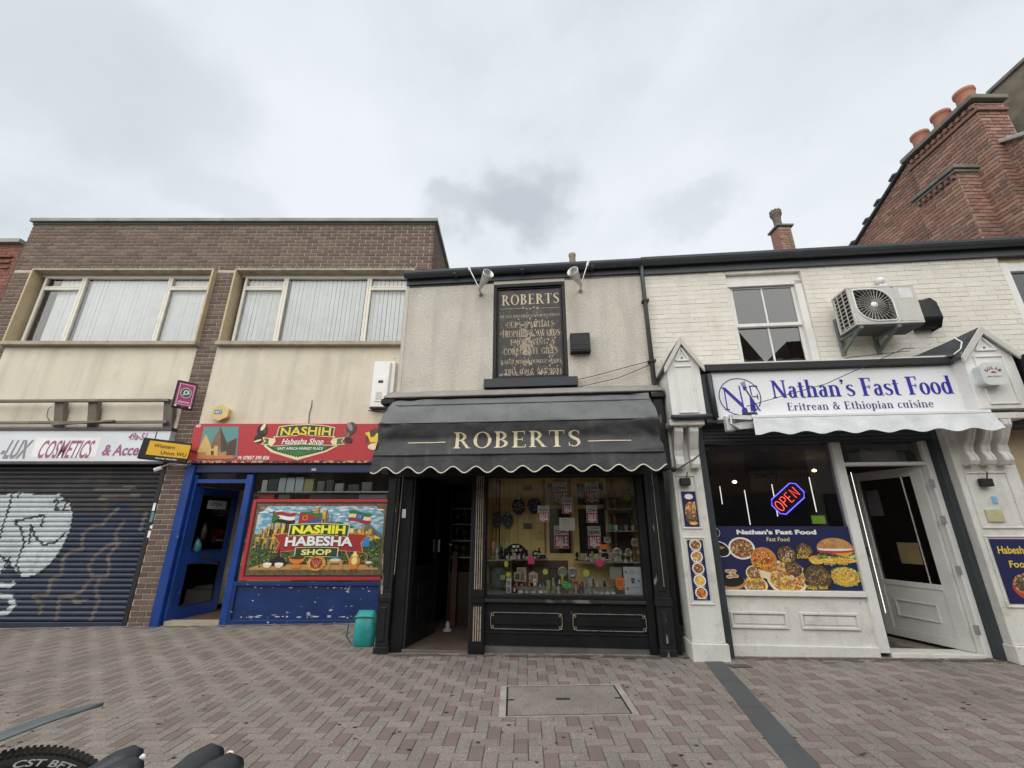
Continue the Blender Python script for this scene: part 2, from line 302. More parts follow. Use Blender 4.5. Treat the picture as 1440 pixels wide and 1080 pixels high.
def gr(pts):
    P = [Vector(p[:2]) for p in pts]; W = [p[2] for p in pts]; Q = []
    for i in range(len(P) - 1):
        p0, p1, p2, p3 = P[max(i - 1, 0)], P[i], P[i + 1], P[min(i + 2, len(P) - 1)]
        for k in range(5):
            t = k / 5; Q.append((.5 * (2 * p1 + (p2 - p0) * t + (2 * p0 - 5 * p1 + 4 * p2 - p3) * t * t + (3 * p1 - p0 - 3 * p2 + p3) * t ** 3), W[i] * (1 - t) + W[i + 1] * t))
    Q.append((P[-1], W[-1])); E = []
    for i, (p, w_) in enumerate(Q):
        d = (Q[min(i + 1, len(Q) - 1)][0] - Q[max(i - 1, 0)][0]).normalized(); nn = Vector((-d.y, d.x)) * w_ / 2; E.append((tuple(p + nn), tuple(p - nn)))
    return [[E[i][0], E[i + 1][0], E[i + 1][1], E[i][1]] for i in range(len(E) - 1)]
SPINE = [(.5, .84, .03), (.42, .95, .05), (.28, .97, .05), (.14, .86, .12), (.14, .70, .15), (.28, .55, .17), (.45, .42, .16), (.5, .24, .13), (.4, .07, .06), (.24, .03, .05), (.1, .12, .04), (.06, .22, .03)]
X_ = .64
def low(g): return g
GL = {
 'A': (.80, gd(.08, 0, .40, 1, .055) + gd(.38, 1, .70, 0, T_) + gh(.18, .58, .34) + gf(.08, 0, .11) + gf(.70, 0)),
 'B': (.70, gv(.17, 0, 1) + gb(.24, .755, .33, .245, -90, 90) + gb(.24, .27, .38, .27, -90, 90) + gh(.2, .27, .977) + gh(.2, .27, .525) + gh(.2, .27, .022)),
 'C': (.82, gb(.44, .5, .40, .51, 42, 318) + gv(.73, .68, .95, .03, '') + gv(.73, .06, .24, .025, '')),
 'D': (.85, gv(.17, 0, 1) + gb(.27, .5, .50, .5, -90, 90) + gh(.2, .3, .977) + gh(.2, .3, .022)),
 'E': (.67, gv(.17, 0, 1) + gh(.2, .56, .977) + gh(.2, .48, .51) + gh(.2, .60, .022) + gv(.57, .80, 1, .028, '') + gv(.48, .41, .62, .026, '') + gv(.61, 0, .2, .028, '')),
 'F': (.62, gv(.17, 0, 1) + gh(.2, .56, .977) + gh(.2, .48, .49) + gv(.57, .78, 1, .028, '') + gv(.48, .39, .60, .026, '')),
 'G': (.86, gb(.44, .5, .40, .51, 42, 330) + gv(.72, .70, .95, .03, '') + gv(.70, .05, .42, T_, 't')),
 'H': (.86, gv(.17, 0, 1) + gv(.69, 0, 1) + gh(.2, .66, .51)),
 'I': (.36, gv(.18, 0, 1)),
 'K': (.82, gv(.17, 0, 1) + gd(.24, .42, .62, 1, .05) + gd(.36, .56, .70, 0, T_) + gf(.62, .97) + gf(.70, 0)),
 'L': (.64, gv(.17, 0, 1) + gh(.2, .58, .022) + gv(.59, 0, .22, .028, '')),
 'M': (1.0, gv(.12, 0, 1, .05, 'b') + gd(.14, 1, .5, 0, T_) + gd(.5, 0, .84, 1, .05) + gv(.86, 0, 1) + gf(.1, .97, .1)),
 'N': (.88, gv(.13, 0, 1, .05, 'b') + gd(.14, 1, .72, 0, T_) + gv(.74, 0, 1, .05, 't') + gf(.1, .97, .1)),
 'O': (.88, gb(.44, .5, .41, .51, 0, 360, n=26)),
 'P': (.68, gv(.17, 0, 1) + gb(.24, .73, .38, .27, -90, 90) + gh(.2, .27, .977) + gh(.2, .27, .48)),
 'R': (.78, gv(.17, 0, 1) + gb(.24, .74, .34, .26, -90, 90) + gh(.2, .27, .977) + gh(.2, .3, .50) + gd(.38, .5, .68, 0, T_) + gf(.70, 0, .12)),
 'S': (.62, gr(SPINE) + gv(.51, .74, .97, .026, '') + gv(.07, .04, .28, .026, '')),
 'T': (.74, gv(.37, 0, 1, T_, 'b') + gh(.05, .69, .977) + gv(.05, .78, 1, .028, '') + gv(.69, .78, 1, .028, '')),
 'U': (.84, gv(.17, .28, 1, T_, 't') + gb(.42, .30, .325, .31, 180, 360, .15, .05) + gv(.70, .28, 1, .05, 't')),
 'V': (.78, gd(.08, 1, .40, 0, T_) + gd(.40, 0, .68, 1, .05) + gf(.08, .97) + gf(.68, .97, .1)),
 'W': (1.1, gd(.08, 1, .36, 0, T_) + gd(.34, 0, .56, 1, .05) + gd(.52, 1, .80, 0, T_) + gd(.78, 0, 1.02, 1, .05) + gf(.08, .97) + gf(1.02, .97, .1) + gf(.54, .97, .1)),
 'Y': (.76, gd(.08, 1, .38, .45, T_) + gd(.38, .45, .66, 1, .05) + gv(.38, 0, .47, T_, 'b') + gf(.08, .97) + gf(.66, .97, .1)),
 '&': (.86, gb(.33, .76, .17, .23, 0, 360, .1) + gb(.32, .27, .28, .28, 60, 330, .14) + gd(.26, .62, .72, 0, .13) + gr([(.7, .5, .05), (.62, .25, .05), (.5, .05, .05)]) + gf(.7, .5, .1)),
 'a': (.56, gv(.40, .05, .45, .12, '') + gb(.27, .44, .195, .21, 0, 150, .12) + gb(.24, .2, .2, .21, 60, 330, .12) + gf(.45, 0, .07)),
 'c': (.50, gb(.28, .32, .25, .34, 50, 320, .13)),
 'd': (.64, gb(.27, .32, .24, .34, 0, 360, .13) + gv(.47, 0, 1, .13, '') + gf(.42, .97, .09) + gf(.52, 0, .09)),
 'e': (.54, gb(.28, .32, .25, .34, 8, 320, .13) + gh(.1, .5, .36, .04)),
 'h': (.68, gv(.15, 0, 1, .13, 'b') + gf(.1, .97, .09) + gb(.33, .42, .25, .23, 0, 160, .13) + gv(.515, 0, .43, .13, 'b')),
 'i': (.32, gv(.16, 0, X_, .13, 'b') + gf(.11, .61, .09) + gb(.15, .86, .085, .09, 0, 360, .08, .07)),
 'n': (.68, gv(.15, 0, X_, .13, 'b') + gf(.1, .61, .09) + gb(.33, .42, .25, .23, 0, 160, .13) + gv(.515, 0, .43, .13, 'b')),
 'o': (.56, gb(.28, .32, .26, .34, 0, 360, .13)),
 'p': (.64, gv(.15, -.3, X_, .13, 'b') + gf(.1, .61, .09) + gb(.35, .32, .24, .34, 0, 360, .13)),
 'r': (.50, gv(.15, 0, X_, .13, 'b') + gf(.1, .61, .09) + gb(.34, .46, .16, .19, 30, 160, .1) + gb(.42, .54, .07, .07, 0, 360, .06, .06)),
 's': (.46, gr([(x * .82, y * X_ + .005, max(w_ * .75, .035)) for x, y, w_ in SPINE])),
 't': (.42, gv(.19, .1, .86, .13, '') + gh(.04, .36, .62) + gb(.29, .13, .165, .15, 170, 300, .12)),
 'u': (.68, gv(.15, .2, X_, .13, 't') + gb(.33, .22, .245, .24, 180, 330, .12) + gv(.50, 0, X_, .13, 't') + gf(.55, 0, .08)),
 "'": (.24, gb(.12, .88, .075, .08, 0, 360, .07, .06) + gd(.1, .68, .165, .88, .04)),
 '.': (.3, gb(.12, .08, .08, .08, 0, 360, .07, .06)), '·': (.34, gb(.17, .5, .07, .07, 0, 360, .065, .06)), ' ': (.34, [])}
def stext(mb, s, x0, x1, z0, z1, y, m=0, track=.0, fat=0):
    adv = 0; items = []
    for ch in s:
        w_, g = GL[ch]; items.append((adv, g)); adv += w_ + track
    adv -= track; k = (x1 - x0) / adv; h = z1 - z0; i = 0
    for a, g in items:
        for pg in g:
            for df in ((-fat, fat) if fat else (0,)):
                i += 1; mb.poly([(x0 + (a + df + p[0]) * k, z0 + p[1] * h) for p in pg], y - .00008 * (i % 13), m)
# ------------------------------------------------------------------ bricks
def course_bricks(segs, z0, z1, bl, bh, seed=0, half=.5, jt=.010):
    rnd = random.Random(seed); res = []; n = int((z1 - z0) / bh + .5)
    for i in range(n):
        za = z0 + i * bh; zb = min(za + bh, z1)
        for a, b in segs((za + zb) / 2):
            off = (i % 2) * bl * half; k = math.floor((a - off) / bl)
            x = off + k * bl
            while x < b - .01:
                p, q = max(x, a), min(x + bl, b)
                if q - p > .03: res.append((p + jt / 2, q - jt / 2, za + jt / 2, zb - jt / 2, rnd.randrange(100)))
                x += bl
    return res
BCACHE = {}
def bricks(th, F, walls, mats, pname='brick', limit=290, th_=.012, jit=.0015):
    # walls: list of (brick list, y of the face, yaw matrix or None)
    rnd = random.Random(5); items = []; base = BASE[th.name]
    for lst, y, R0 in walls:
        for b in lst:
            lc = Vector(((b[0] + b[1]) / 2, y, (b[2] + b[3]) / 2)); p = (R0 @ lc) if R0 else lc
            wp = F @ p; vis = inview(wp)
            items.append(((wp - CAMP).length if vis else 1e3 + (wp - CAMP).length, b, y, R0))
    items.sort(key=lambda t: t[0]); stuff = MB()
    for i, (d, b, y, R0) in enumerate(items):
        L, Hh = b[1] - b[0], b[3] - b[2]; mi = b[4] % len(mats); c = Vector(((b[0] + b[1]) / 2, y + rnd.uniform(-jit, jit), (b[2] + b[3]) / 2))
        e = .003
        def geo(L, Hh):
            x, z = L / 2, Hh / 2
            vs = [(-x, th_, -z), (x, th_, -z), (x, th_, z), (-x, th_, z), (-x + e, 0, -z + e), (x - e, 0, -z + e), (x - e, 0, z - e), (-x + e, 0, z - e)]
            return vs, [(4, 5, 6, 7), (0, 1, 5, 4), (1, 2, 6, 5), (2, 3, 7, 6), (3, 0, 4, 7)]
        if i < limit and d < 1e3:
            key = (round(L, 2), round(Hh, 3), mats[mi].name)
            if key not in BCACHE:
                me = bpy.data.meshes.new(pname); vs, fs = geo(key[0] if False else L, Hh); me.from_pydata(vs, [], fs); me.materials.append(mats[mi]); BCACHE[key] = me
            o = bpy.data.objects.new(pname, BCACHE[key]); COL.objects.link(o); o.parent = th
            mm = (R0 @ Matrix.Translation(c)) if R0 else Matrix.Translation(c)
            o.matrix_local = Matrix.Translation(-base) @ mm
        else:
            vs, fs = geo(L, Hh); P = [c + Vector(v) for v in vs]
            if R0: P = [R0 @ p for p in P]
            stuff.add(P, fs, mi)
    if stuff.v: stuff.build(pname + 'work', mats, th, kind='stuff')
# ================================================================== GROUND
TILT = -math.atan(.015)
FG_ = Matrix.Rotation(TILT, 4, 'Y')
pv = bpy.data.objects.new('pavement', None); bpy.data.objects.remove(pv)
g = MB(); g.add([(-150, -150, -.008), (150, -150, -.008), (150, 150, -.008), (-150, 150, -.008)], [(0, 1, 2, 3)])
SANDJ = M('joint_sand', (.12, .105, .09), .95, .2, 6, .2, 90)
PAV = g.build('pavement', SANDJ); PAV.matrix_world = FG_; PAV['kind'] = 'structure'; BASE['pavement'] = Vector()
sp = [((.10, .09, .078), 75, .52, .62, .55), ((.46, .43, .385), 95, .57, .64, .45), ((.10, .09, .08), 1.3, .48, .75, .45), ((.11, .095, .08), 6, .56, .75, .4)]
PB = [M('beige_paver_' + k, c, .85, .08, 2, .16, 160, .0012, 190, dirt=sp) for k, c in zip('abc', ((.240, .204, .176), (.222, .188, .162), (.258, .222, .193)))]
PG = [M('grey_paver_' + k, c, .85, .08, 2, .16, 160, .0012, 190, dirt=sp) for k, c in zip('ab', ((.205, .186, .160), (.216, .195, .170)))]
PR = [M('red_paver_' + k, c, .85, .1, 2, .14, 160, .0012, 190, dirt=[((.11, .085, .075), 75, .55, .65, .35), ((.30, .25, .22), 95, .6, .66, .3)] + sp[2:]) for k, c in zip('ab', ((.186, .142, .123), (.174, .133, .115)))]
PM = PB + PG + PR
U = .0985
rnd = random.Random(3); cand = []
def band_x(Y): return 1.78 + (Y - 3.2) * .19      # centre line of the dark granite strip
for side, ang, ox in ((0, math.radians(1.8), 0), (1, math.radians(6.5), .04)):
    ca, sa = math.cos(ang), math.sin(ang)
    for a in range(-190, 190):
        for b_ in range(-60, 60):
            x, y = a + 2 * b_, -a + 2 * b_
            if not (-125 < x < 95 and -2 < y < 86): continue
            for kind in (0, 1):
                if kind == 0: cx, cy, lx, ly = x + 1, y + .5, 2, 1
                else: cx, cy, lx, ly = x + .5 + 1 - 1, y + 0 - 1, 1, 2      # vertical block below the left half
                X0, Y0 = cx * U + ox, cy * U + .4
                X, Y = X0 * ca + Y0 * sa, -X0 * sa + Y0 * ca
                bx = band_x(Y)
                if (side == 0 and X > bx) or (side == 1 and X <= bx): continue
                if not (-11.5 < X < 8.5 and .3 < Y < 8.3): continue
                if kind == 0: mi = rnd.choice((0, 0, 1, 1, 2)) if rnd.random() > .05 else 3
                elif (a + b_) % 2: mi = rnd.choice((5, 5, 6))
                else: mi = rnd.choice((3, 4, 4, 1))
                if rnd.random() < .03: mi = rnd.randrange(7)
                cand.append((X, Y, lx * U, ly * U, -ang, mi))
def blockgeo(lx, ly):
    j = .0016; x, y = lx / 2 - j, ly / 2 - j; e = .003
    return [(-x, -y, -.008), (x, -y, -.008), (x, y, -.008), (-x, y, -.008), (-x + e, -y + e, 0), (x - e, -y + e, 0), (x - e, y - e, 0), (-x + e, y - e, 0)], [(4, 5, 6, 7), (0, 1, 5, 4), (1, 2, 6, 5), (2, 3, 7, 6), (3, 0, 4, 7)]
def gp(X, Y): return Vector((X, Y, .015 * X))
cand.sort(key=lambda t: (0 if inview(gp(t[0], t[1])) else 1, (gp(t[0], t[1]) - CAMP).length))
stuff = MB(); PC = {}
for i, (X, Y, lx, ly, ang, mi) in enumerate(cand):
    dz = rnd.uniform(-.0012, .0010); tx, ty = rnd.uniform(-.006, .006), rnd.uniform(-.006, .006)
    Mx = Matrix.Translation((X, Y, dz)) @ Matrix.Rotation(ang + rnd.uniform(-.008, .008), 4, 'Z') @ Matrix.Rotation(tx, 4, 'X') @ Matrix.Rotation(ty, 4, 'Y')
    if i < 298:
        k = (lx > ly, mi)
        if k not in PC:
            me = bpy.data.meshes.new('paving_block'); vs, fs = blockgeo(lx, ly); me.from_pydata(vs, [], fs); me.materials.append(PM[mi]); PC[k] = me
        o = bpy.data.objects.new('paving_block', PC[k]); COL.objects.link(o); o.parent = PAV; o.matrix_local = Mx
    else:
        vs, fs = blockgeo(lx, ly); stuff.add([Mx @ Vector(v) for v in vs], fs, mi)
stuff.build('paving_blocks', PM, PAV, kind='stuff')
GRAN = M('dark_granite', (.070, .076, .078), .7, .1, 3, .18, 180, .0006, 200)
yy = 1.0; k = 0
while yy < 5.25:
    L = .62; b = MB(); x0, x1 = band_x(yy), band_x(yy + L); h = .098
    x0s = MB().add([(x0 - h, yy + .002, -.006), (x0 + h, yy + .002, -.006), (x1 + h, yy + L - .002, -.006), (x1 - h, yy + L - .002, -.006), (x0 - h, yy + .002, .0045), (x0 + h, yy + .002, .0045), (x1 + h, yy + L - .002, .0045), (x1 - h, yy + L - .002, .0045)],
                   [(4, 5, 6, 7), (0, 1, 5, 4), (1, 2, 6, 5), (2, 3, 7, 6), (3, 0, 4, 7)])
    x0s.build('granite_slab', GRAN, PAV); yy += L
MB().add([(2.29, 5.12, .005), (2.5, 5.11, .005), (2.47, 5.22, .005), (2.26, 5.23, .005)], [(0, 1, 2, 3)]).build('granite_slab', GRAN, PAV)
# specks of litter and gum on the paving
dots = MB(); GUM = flat('dark_gum_spots', (.04, .036, .033))
for i in range(280):
    X, Y = rnd.uniform(-6, 5), rnd.uniform(3.1, 6.6 if i % 2 else 5.2); r = rnd.uniform(.005, .013) if i % 23 else .004
    dots.add([(X + r * 1.5 * math.cos(a), Y + r * math.sin(a), .0035) for a in [j * PI / 4 for j in range(8)]], [tuple(range(8))], 0 if i % 23 else 1)
dots.build('chewing_gum_spots', [GUM, PWHITE], PAV, kind='stuff')
gm = MB(); RG = random.Random(12)
for i in range(420):
    t = RG.random()
    if i % 3 == 0: X = RG.uniform(-9.8, -2.0); Y = 7.64 - abs(RG.gauss(0, .05))
    elif i % 3 == 1: X = RG.uniform(-1.6, 1.95); Y = 5.72 - X * .0945 - abs(RG.gauss(0, .05))
    else: X = RG.uniform(2.4, 5.9); Y = 5.72 - X * .0945 - abs(RG.gauss(0, .06))
    L_ = RG.uniform(.02, .12); h_ = RG.uniform(.006, .022)
    gm.add([(X + L_ * math.cos(a) * RG.uniform(.7, 1.1), Y + h_ * math.sin(a) * RG.uniform(.6, 1.2), .0026 + .00004 * (i % 17)) for a in [j * PI / 5 for j in range(10)]], [tuple(range(10))], i % 2)
gm.build('swept_grime', [flat('dark_grime', (.075, .065, .055), .95), flat('brown_grime', (.12, .10, .08), .95)], PAV, kind='stuff')
# cement
CEM = M('cement_fillet', (.24, .22, .19), .95, .25, 6, .2, 90, .003, 60)
# manhole cover
mc = thing('access_cover', 'rectangular recessed access cover set in the paving before the black shop', 'access cover', FG_, (.46, 4.34, 0))
x0, x1, y0, y1 = -.05, .955, 4.02, 4.68
fr = MB(); CF = M('pale_cement_frame', (.30, .28, .25), .9, .2, 7, .15, 80)
for q in ((x0 - .055, x1 + .05, y0 - .016, y0), (x0 - .055, x1 + .05, y1, y1 + .018), (x0 - .055, x0, y0, y1), (x1, x1 + .05, y0, y1)): fr.box(q[0], q[1], q[2], q[3], -.006, .0055)
fr.build('frame', CF, mc)
BX(x0 + .016, x1 - .016, y0 + .018, y1 - .018, -.006, .005).build('cover_infill', M('cover_concrete', (.225, .200, .172), .9, .10, 4, .2, 130, .002, 190, dirt=sp + [((.10, .09, .08), 3, .55, .75, .5)]), mc)
BX(x0 + .0005, x1 - .0005, y0 + .0005, y1 - .0005, -.007, .0018).build('shadow_gap', BLACKP, mc)
BX(.38, .50, 4.33, 4.37, .001, .0085).build('badge', DARKGREY, mc)
for xx in (x0 + .01, x1 - .07): BX(xx, xx + .06, 4.34, 4.36, .002, .008).build('key_slot', BLACKP, mc)
# ================================================================== LEFT BUILDING (brown brick, 1960s)
Lb = thing('brick_building', 'brown brick flat roofed two storey building with wide upper windows at left', 'building', FL, (-6, 0, 0))
LX0, LX1, LT = -10.44, -1.68, 7.72
WIN = [(-9.95, -6.17), (-5.74, -2.02)]
WZ0, WZ1 = 4.78, 6.50
core = MB()
core.box(LX0 + .012, LX1 - .012, .012, .30, WZ1, LT)                  # parapet
for a, b in ((LX0 + .012, WIN[0][0]), (WIN[0][1], WIN[1][0]), (WIN[1][1], LX1 - .012)): core.box(a, b, .012, .30, WZ0, WZ1)
core.box(LX0 + .012, LX1 - .012, .06, .30, 3.1, WZ0)
for a, b in ((LX0 + .012, -9.93), (-6.19, -5.77), (-2.0, LX1 - .012)): core.box(a, b, .012, .06, -.25, WZ0)
for a, b in ((LX0 + .012, -9.93), (-6.19, -5.77), (-2.0, LX1 - .012)): core.box(a, b, .06, .30, -.25, 3.1)
core.box(LX1 - .30, LX1 - .012, .30, 7, -.25, LT); core.box(LX0 + .012, LX0 + .3, .30, 7, -.25, LT); core.box(LX0, LX1, 7, 7.3, -.25, LT)
core.box(LX0 + .3, LX1 - .3, .3, 7, LT - .25, LT - .05)
core.box(LX0 + .3, LX1 - .3, .3, 7, 3.05, 3.25)
core.build('wall', MORT, Lb)
def segL(z):
    if z > WZ1: return [(LX0, LX1)]
    if z > WZ0: return [(LX0, WIN[0][0]), (WIN[0][1], WIN[1][0]), (WIN[1][1], LX1)]
    return [(LX0, -9.93), (-6.19, -5.77), (-2.0, LX1)]
BH = .0835
bl_ = course_bricks(segL, -.21, WZ1, .252, BH, 1, .5, .015) 
top_ = course_bricks(lambda z: [(LX0, LX1)], WZ1 + .115, LT - .06, .252, BH, 2, .5, .015)
sold = [(x + .005, x + .073, WZ1 + .008, WZ1 + .108, random.randrange(100)) for x in [LX0 + .084 * i for i in range(int((LX1 - LX0) / .084))] if WIN[0][0] < x < WIN[0][1] or WIN[1][0] < x < WIN[1][1]]
sold += course_bricks(lambda z: [(LX0, WIN[0][0]), (WIN[0][1] + .02, WIN[1][0] - .02), (WIN[1][1], LX1)], WZ1 + .03, WZ1 + .115, .252, BH, 4)
RS = Matrix.Translation((LX1, 0, 0)) @ Matrix.Rotation(PI / 2, 4, 'Z')
side = course_bricks(lambda z: [(0.01, 5)], 4.9, LT - .06, .252, BH, 3)
bricks(Lb, FL, [(bl_, 0, None), (top_, 0, None), (sold, 0, None), (side, 0, RS)], BK)
cp = MB(); cp.box(LX0 - .05, LX1 + .06, -.06, .36, LT, LT + .085); cp.box(LX1 - .3, LX1 + .06, .36, 7.3, LT, LT + .085); cp.build('coping', M('grey_coping', (.27, .28, .25), .85, .2, 3, .15, 60, dirt=[((.10, .11, .09), 6, .5, .7, .5)]), Lb, bev=.006)
BX(LX0, LX1 + .01, -.012, .01, LT - .06, LT - .001).build('flashing', M('dark_flashing', (.05, .05, .045), .8), Lb)
for (a, b) in ((-9.93, -6.19), (-5.77, -2.0)):
    q = MB(); q.box(a - .012, b + .012, -.008, .06, 3.0, WZ0 - .012); q.build('render_panel', REND, Lb)
for i, (a, b) in enumerate(WIN):
    wn = MB(); t = .038
    wn.box(a, b, -.09, .18, WZ1 - t, WZ1 + .006, 1); wn.box(a, a + t, -.10, .18, WZ0 + .07, WZ1 - t); wn.box(b - t, b, -.10, .18, WZ0 + .07, WZ1 - t)
    wn_o = wn.build('window', [BUFF, CONC], Lb, bev=.004)
    BX(a - .03, b + .02, -.13, .20, WZ0 - .01, WZ0 + .068).build('sill', CONC, wn_o, bev=.006)
    fi0, fi1 = a + .13, b - .1 if i == 0 else b - .1
    ml, mr_ = ((-8.98, -7.17), (-4.74, -2.99))[i]
    f = MB(); fw = .05; z0, z1 = WZ0 + .07, WZ1 - .085
    f.box(a + t, fi1 + .045, .10, .16, z1, WZ1 - t); f.box(fi0 - .0, fi1, .09, .15, z0, z0 + .04)
    for x in (fi0, ml - .05, ml + .002, mr_ - .05, mr_ + .002, fi1 - fw): f.box(x, x + (fw if x in (fi0, fi1 - fw) else .048), .09, .15, z0 + .04, z1)
    for x, y in ((fi0 + fw, ml - .05), (mr_ + .05, fi1 - fw)):
        f.box(x, y, .085, .15, 6.10, 6.145); f.box(x, y, .092, .15, 6.155, 6.19); f.box(x, y, .092, .15, z1 - .035, z1 - .0)
    f.box(ml + .05, mr_ - .05, .092, .15, z1 - .035, z1)
    f.build('frame', M('cream_white_frame', (.66, .63, .54), .5, .06, 5, .05, 60, dirt=[((.30, .26, .18), 8, .6, .8, .5)]), wn_o, bev=.003)
    MB().rect(fi0 + .02, fi1 - .02, z0 + .03, z1 - .01, .125).build('pane', GLASS, wn_o)
    bl = MB()
    x = fi0 + (.25 if i == 0 else .04); kk = 0
    while x < fi1 - .06:
        if ml - .12 < x < ml + .06 or mr_ - .12 < x < mr_ + .02: x += .02; continue
        wd = .075; tw = random.uniform(.002, .010) * (1 if i == 0 or x > ml else random.choice((1, 2.4))); cx = x + wd / 2
        lean = .02 if (i == 1 and x < ml) else 0
        bl.add([(x, .21 - tw, z0), (x + wd, .21 + tw, z0), (x + wd + lean, .21 + tw, z1), (x + lean, .21 - tw, z1)], [(0, 1, 2, 3)]); x += .088 + random.uniform(-.003, .003); kk += 1
    bl.build('blind_slats', BLIND, wn_o, kind='stuff')
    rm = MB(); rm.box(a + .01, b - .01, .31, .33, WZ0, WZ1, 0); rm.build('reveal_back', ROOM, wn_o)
# dark ground floor room of the left building, with floor
rl = MB(); rl.box(-5.74, -2.05, 3.2, 3.25, -.1, 3.0); rl.box(-5.80, -5.75, .35, 3.2, -.1, 3.0); rl.box(-2.04, -2.0, .35, 3.2, -.1, 3.0); rl.build('shop_room', ROOMW, Lb)
BX(-5.74, -2.05, .05, 3.2, -.09, -.035).build('shop_floor', WOODF, Lb); BX(-5.74, -2.05, .35, 3.2, 2.75, 2.78).build('shop_ceiling', M('white_shop_ceiling', (.8, .8, .78), .8), Lb)
BX(-5.6, -4.66, -.02, .12, -.11, -.02).build('threshold', CONC, Lb)
# far-left red brick building
Rb = thing('red_brick_building', 'narrow strip of dark red brick building at far left edge, beside the brown one', 'building', FL, (-12, 0, 0))
c = MB(); c.box(-14, LX0 - .02, .012, 6, -.3, 7.15); c.build('wall', MORTR, Rb)
b2_ = course_bricks(lambda z: [(-13.3, LX0 - .015)], 4.9, 7.15, .25, .083, 6); 
bricks(Rb, FL, [(b2_, 0, None)], BR2, limit=80)
cb_ = MB(); cb_.box(-14, LX0 - .02, -.10, .1, 7.15, 7.24); cb_.build('coping', LEAD, Rb)
for z in (6.55, 6.68, 6.81): BX(-14, LX0 - .12, -.03 - (z - 6.55) * .1, .005, z, z + .045).build('corbel_course', BR2[2], Rb)
# roller shutter with graffiti
sh = thing('roller_shutter', 'closed navy roller shutter covered in white and brown graffiti', 'shutter', FL, (-8, .05, -.12))
def Lp(px, py): return at(FL, px, py, .06)
blob = [Lp(*p) for p in ((-60, 690), (0, 697), (30, 692), (55, 697), (85, 695), (97, 703), (103, 718), (101, 742), (88, 770), (72, 792), (52, 807), (36, 812), (26, 806), (14, 790), (0, 810), (-60, 812))]
def inside(p, pg):
    c = False; n = len(pg)
    for i in range(n):
        (x1, y1), (x2, y2) = pg[i], pg[(i + 1) % n]
        if (y1 > p[1]) != (y2 > p[1]) and p[0] < (x2 - x1) * (p[1] - y1) / (y2 - y1) + x1: c = not c
    return c
def dist(p, pl):
    best = 9
    for (x1, y1), (x2, y2) in zip(pl, pl[1:]):
        dx_, dy_ = x2 - x1, y2 - y1; t = max(0, min(1, ((p[0] - x1) * dx_ + (p[1] - y1) * dy_) / (dx_ * dx_ + dy_ * dy_ + 1e-9)))
        best = min(best, math.hypot(p[0] - x1 - t * dx_, p[1] - y1 - t * dy_))
    return best
black_l = [[Lp(*p) for p in q] for q in (((28, 688), (18, 694), (13, 715), (0, 757)), ((22, 733), (63, 724), (58, 740)), ((22, 733), (31, 744), (34, 765), (24, 793), (30, 810)),
           ((41, 764), (45, 738), (50, 755), (62, 766), (78, 763), (92, 750)), ((76, 707), (81, 702), (84, 705), (78, 716), (87, 717)), ((88, 705), (93, 702), (96, 706), (90, 718), (98, 718)),
           ((0, 780), (10, 790), (4, 803)), ((2, 806), (14, 784), (14, 792)), ((30, 692), (25, 700)), ((88, 697), (100, 706), (104, 722), (100, 746), (86, 776), (66, 800), (48, 811), (34, 814)))]
brown_l = [[Lp(*p) for p in q] for q in (((165, 716), (150, 731), (146, 738), (128, 741), (118, 752), (117, 772), (100, 776), (90, 785), (86, 808), (72, 815), (68, 835), (48, 838), (60, 850), (58, 862)),
           ((175, 733), (163, 750), (165, 762), (150, 768), (135, 782), (125, 797), (130, 811), (150, 812), (155, 798), (152, 782), (168, 763)), ((130, 812), (115, 832), (100, 838), (84, 840), (80, 870)),
           ((142, 812), (134, 828), (140, 845), (128, 872)), ((100, 840), (110, 847), (122, 843)), ((135, 688), (190, 686)), ((140, 700), (196, 697)), ((206, 720), (198, 745)))]
ring = [Lp(*p) for p in ((0, 822), (14, 824), (20, 820))]; ring2 = [Lp(*p) for p in ((0, 838), (15, 840), (20, 850), (12, 861), (0, 863))]
SHm = [M('navy_shutter_paint', (.020, .030, .058), .42, .2, 1.3, .1, 60, dirt=[((.07, .07, .07), 4, .55, .75, .5)]), M('charcoal_shutter', (.028, .028, .032), .5, .2, 2, .15, 60, dirt=[((.08, .065, .05), 3, .5, .7, .5)]),
       M('silver_spray_paint', (.44, .48, .50), .4, .15, 3, .15, 60, dirt=[((.06, .07, .10), 7, .58, .78, .6)]), flat('black_spray_paint', (.012, .012, .014)), M('brown_spray_paint', (.125, .105, .09), .6, .25, 5, .2, 60, dirt=[((.03, .035, .05), 8, .5, .72, .7)])]
n_sl = 31; zb, zt = -.04, 2.47; sh_h = (zt - zb) / n_sl; XS0, XS1 = -9.90, -6.27; NC = 260
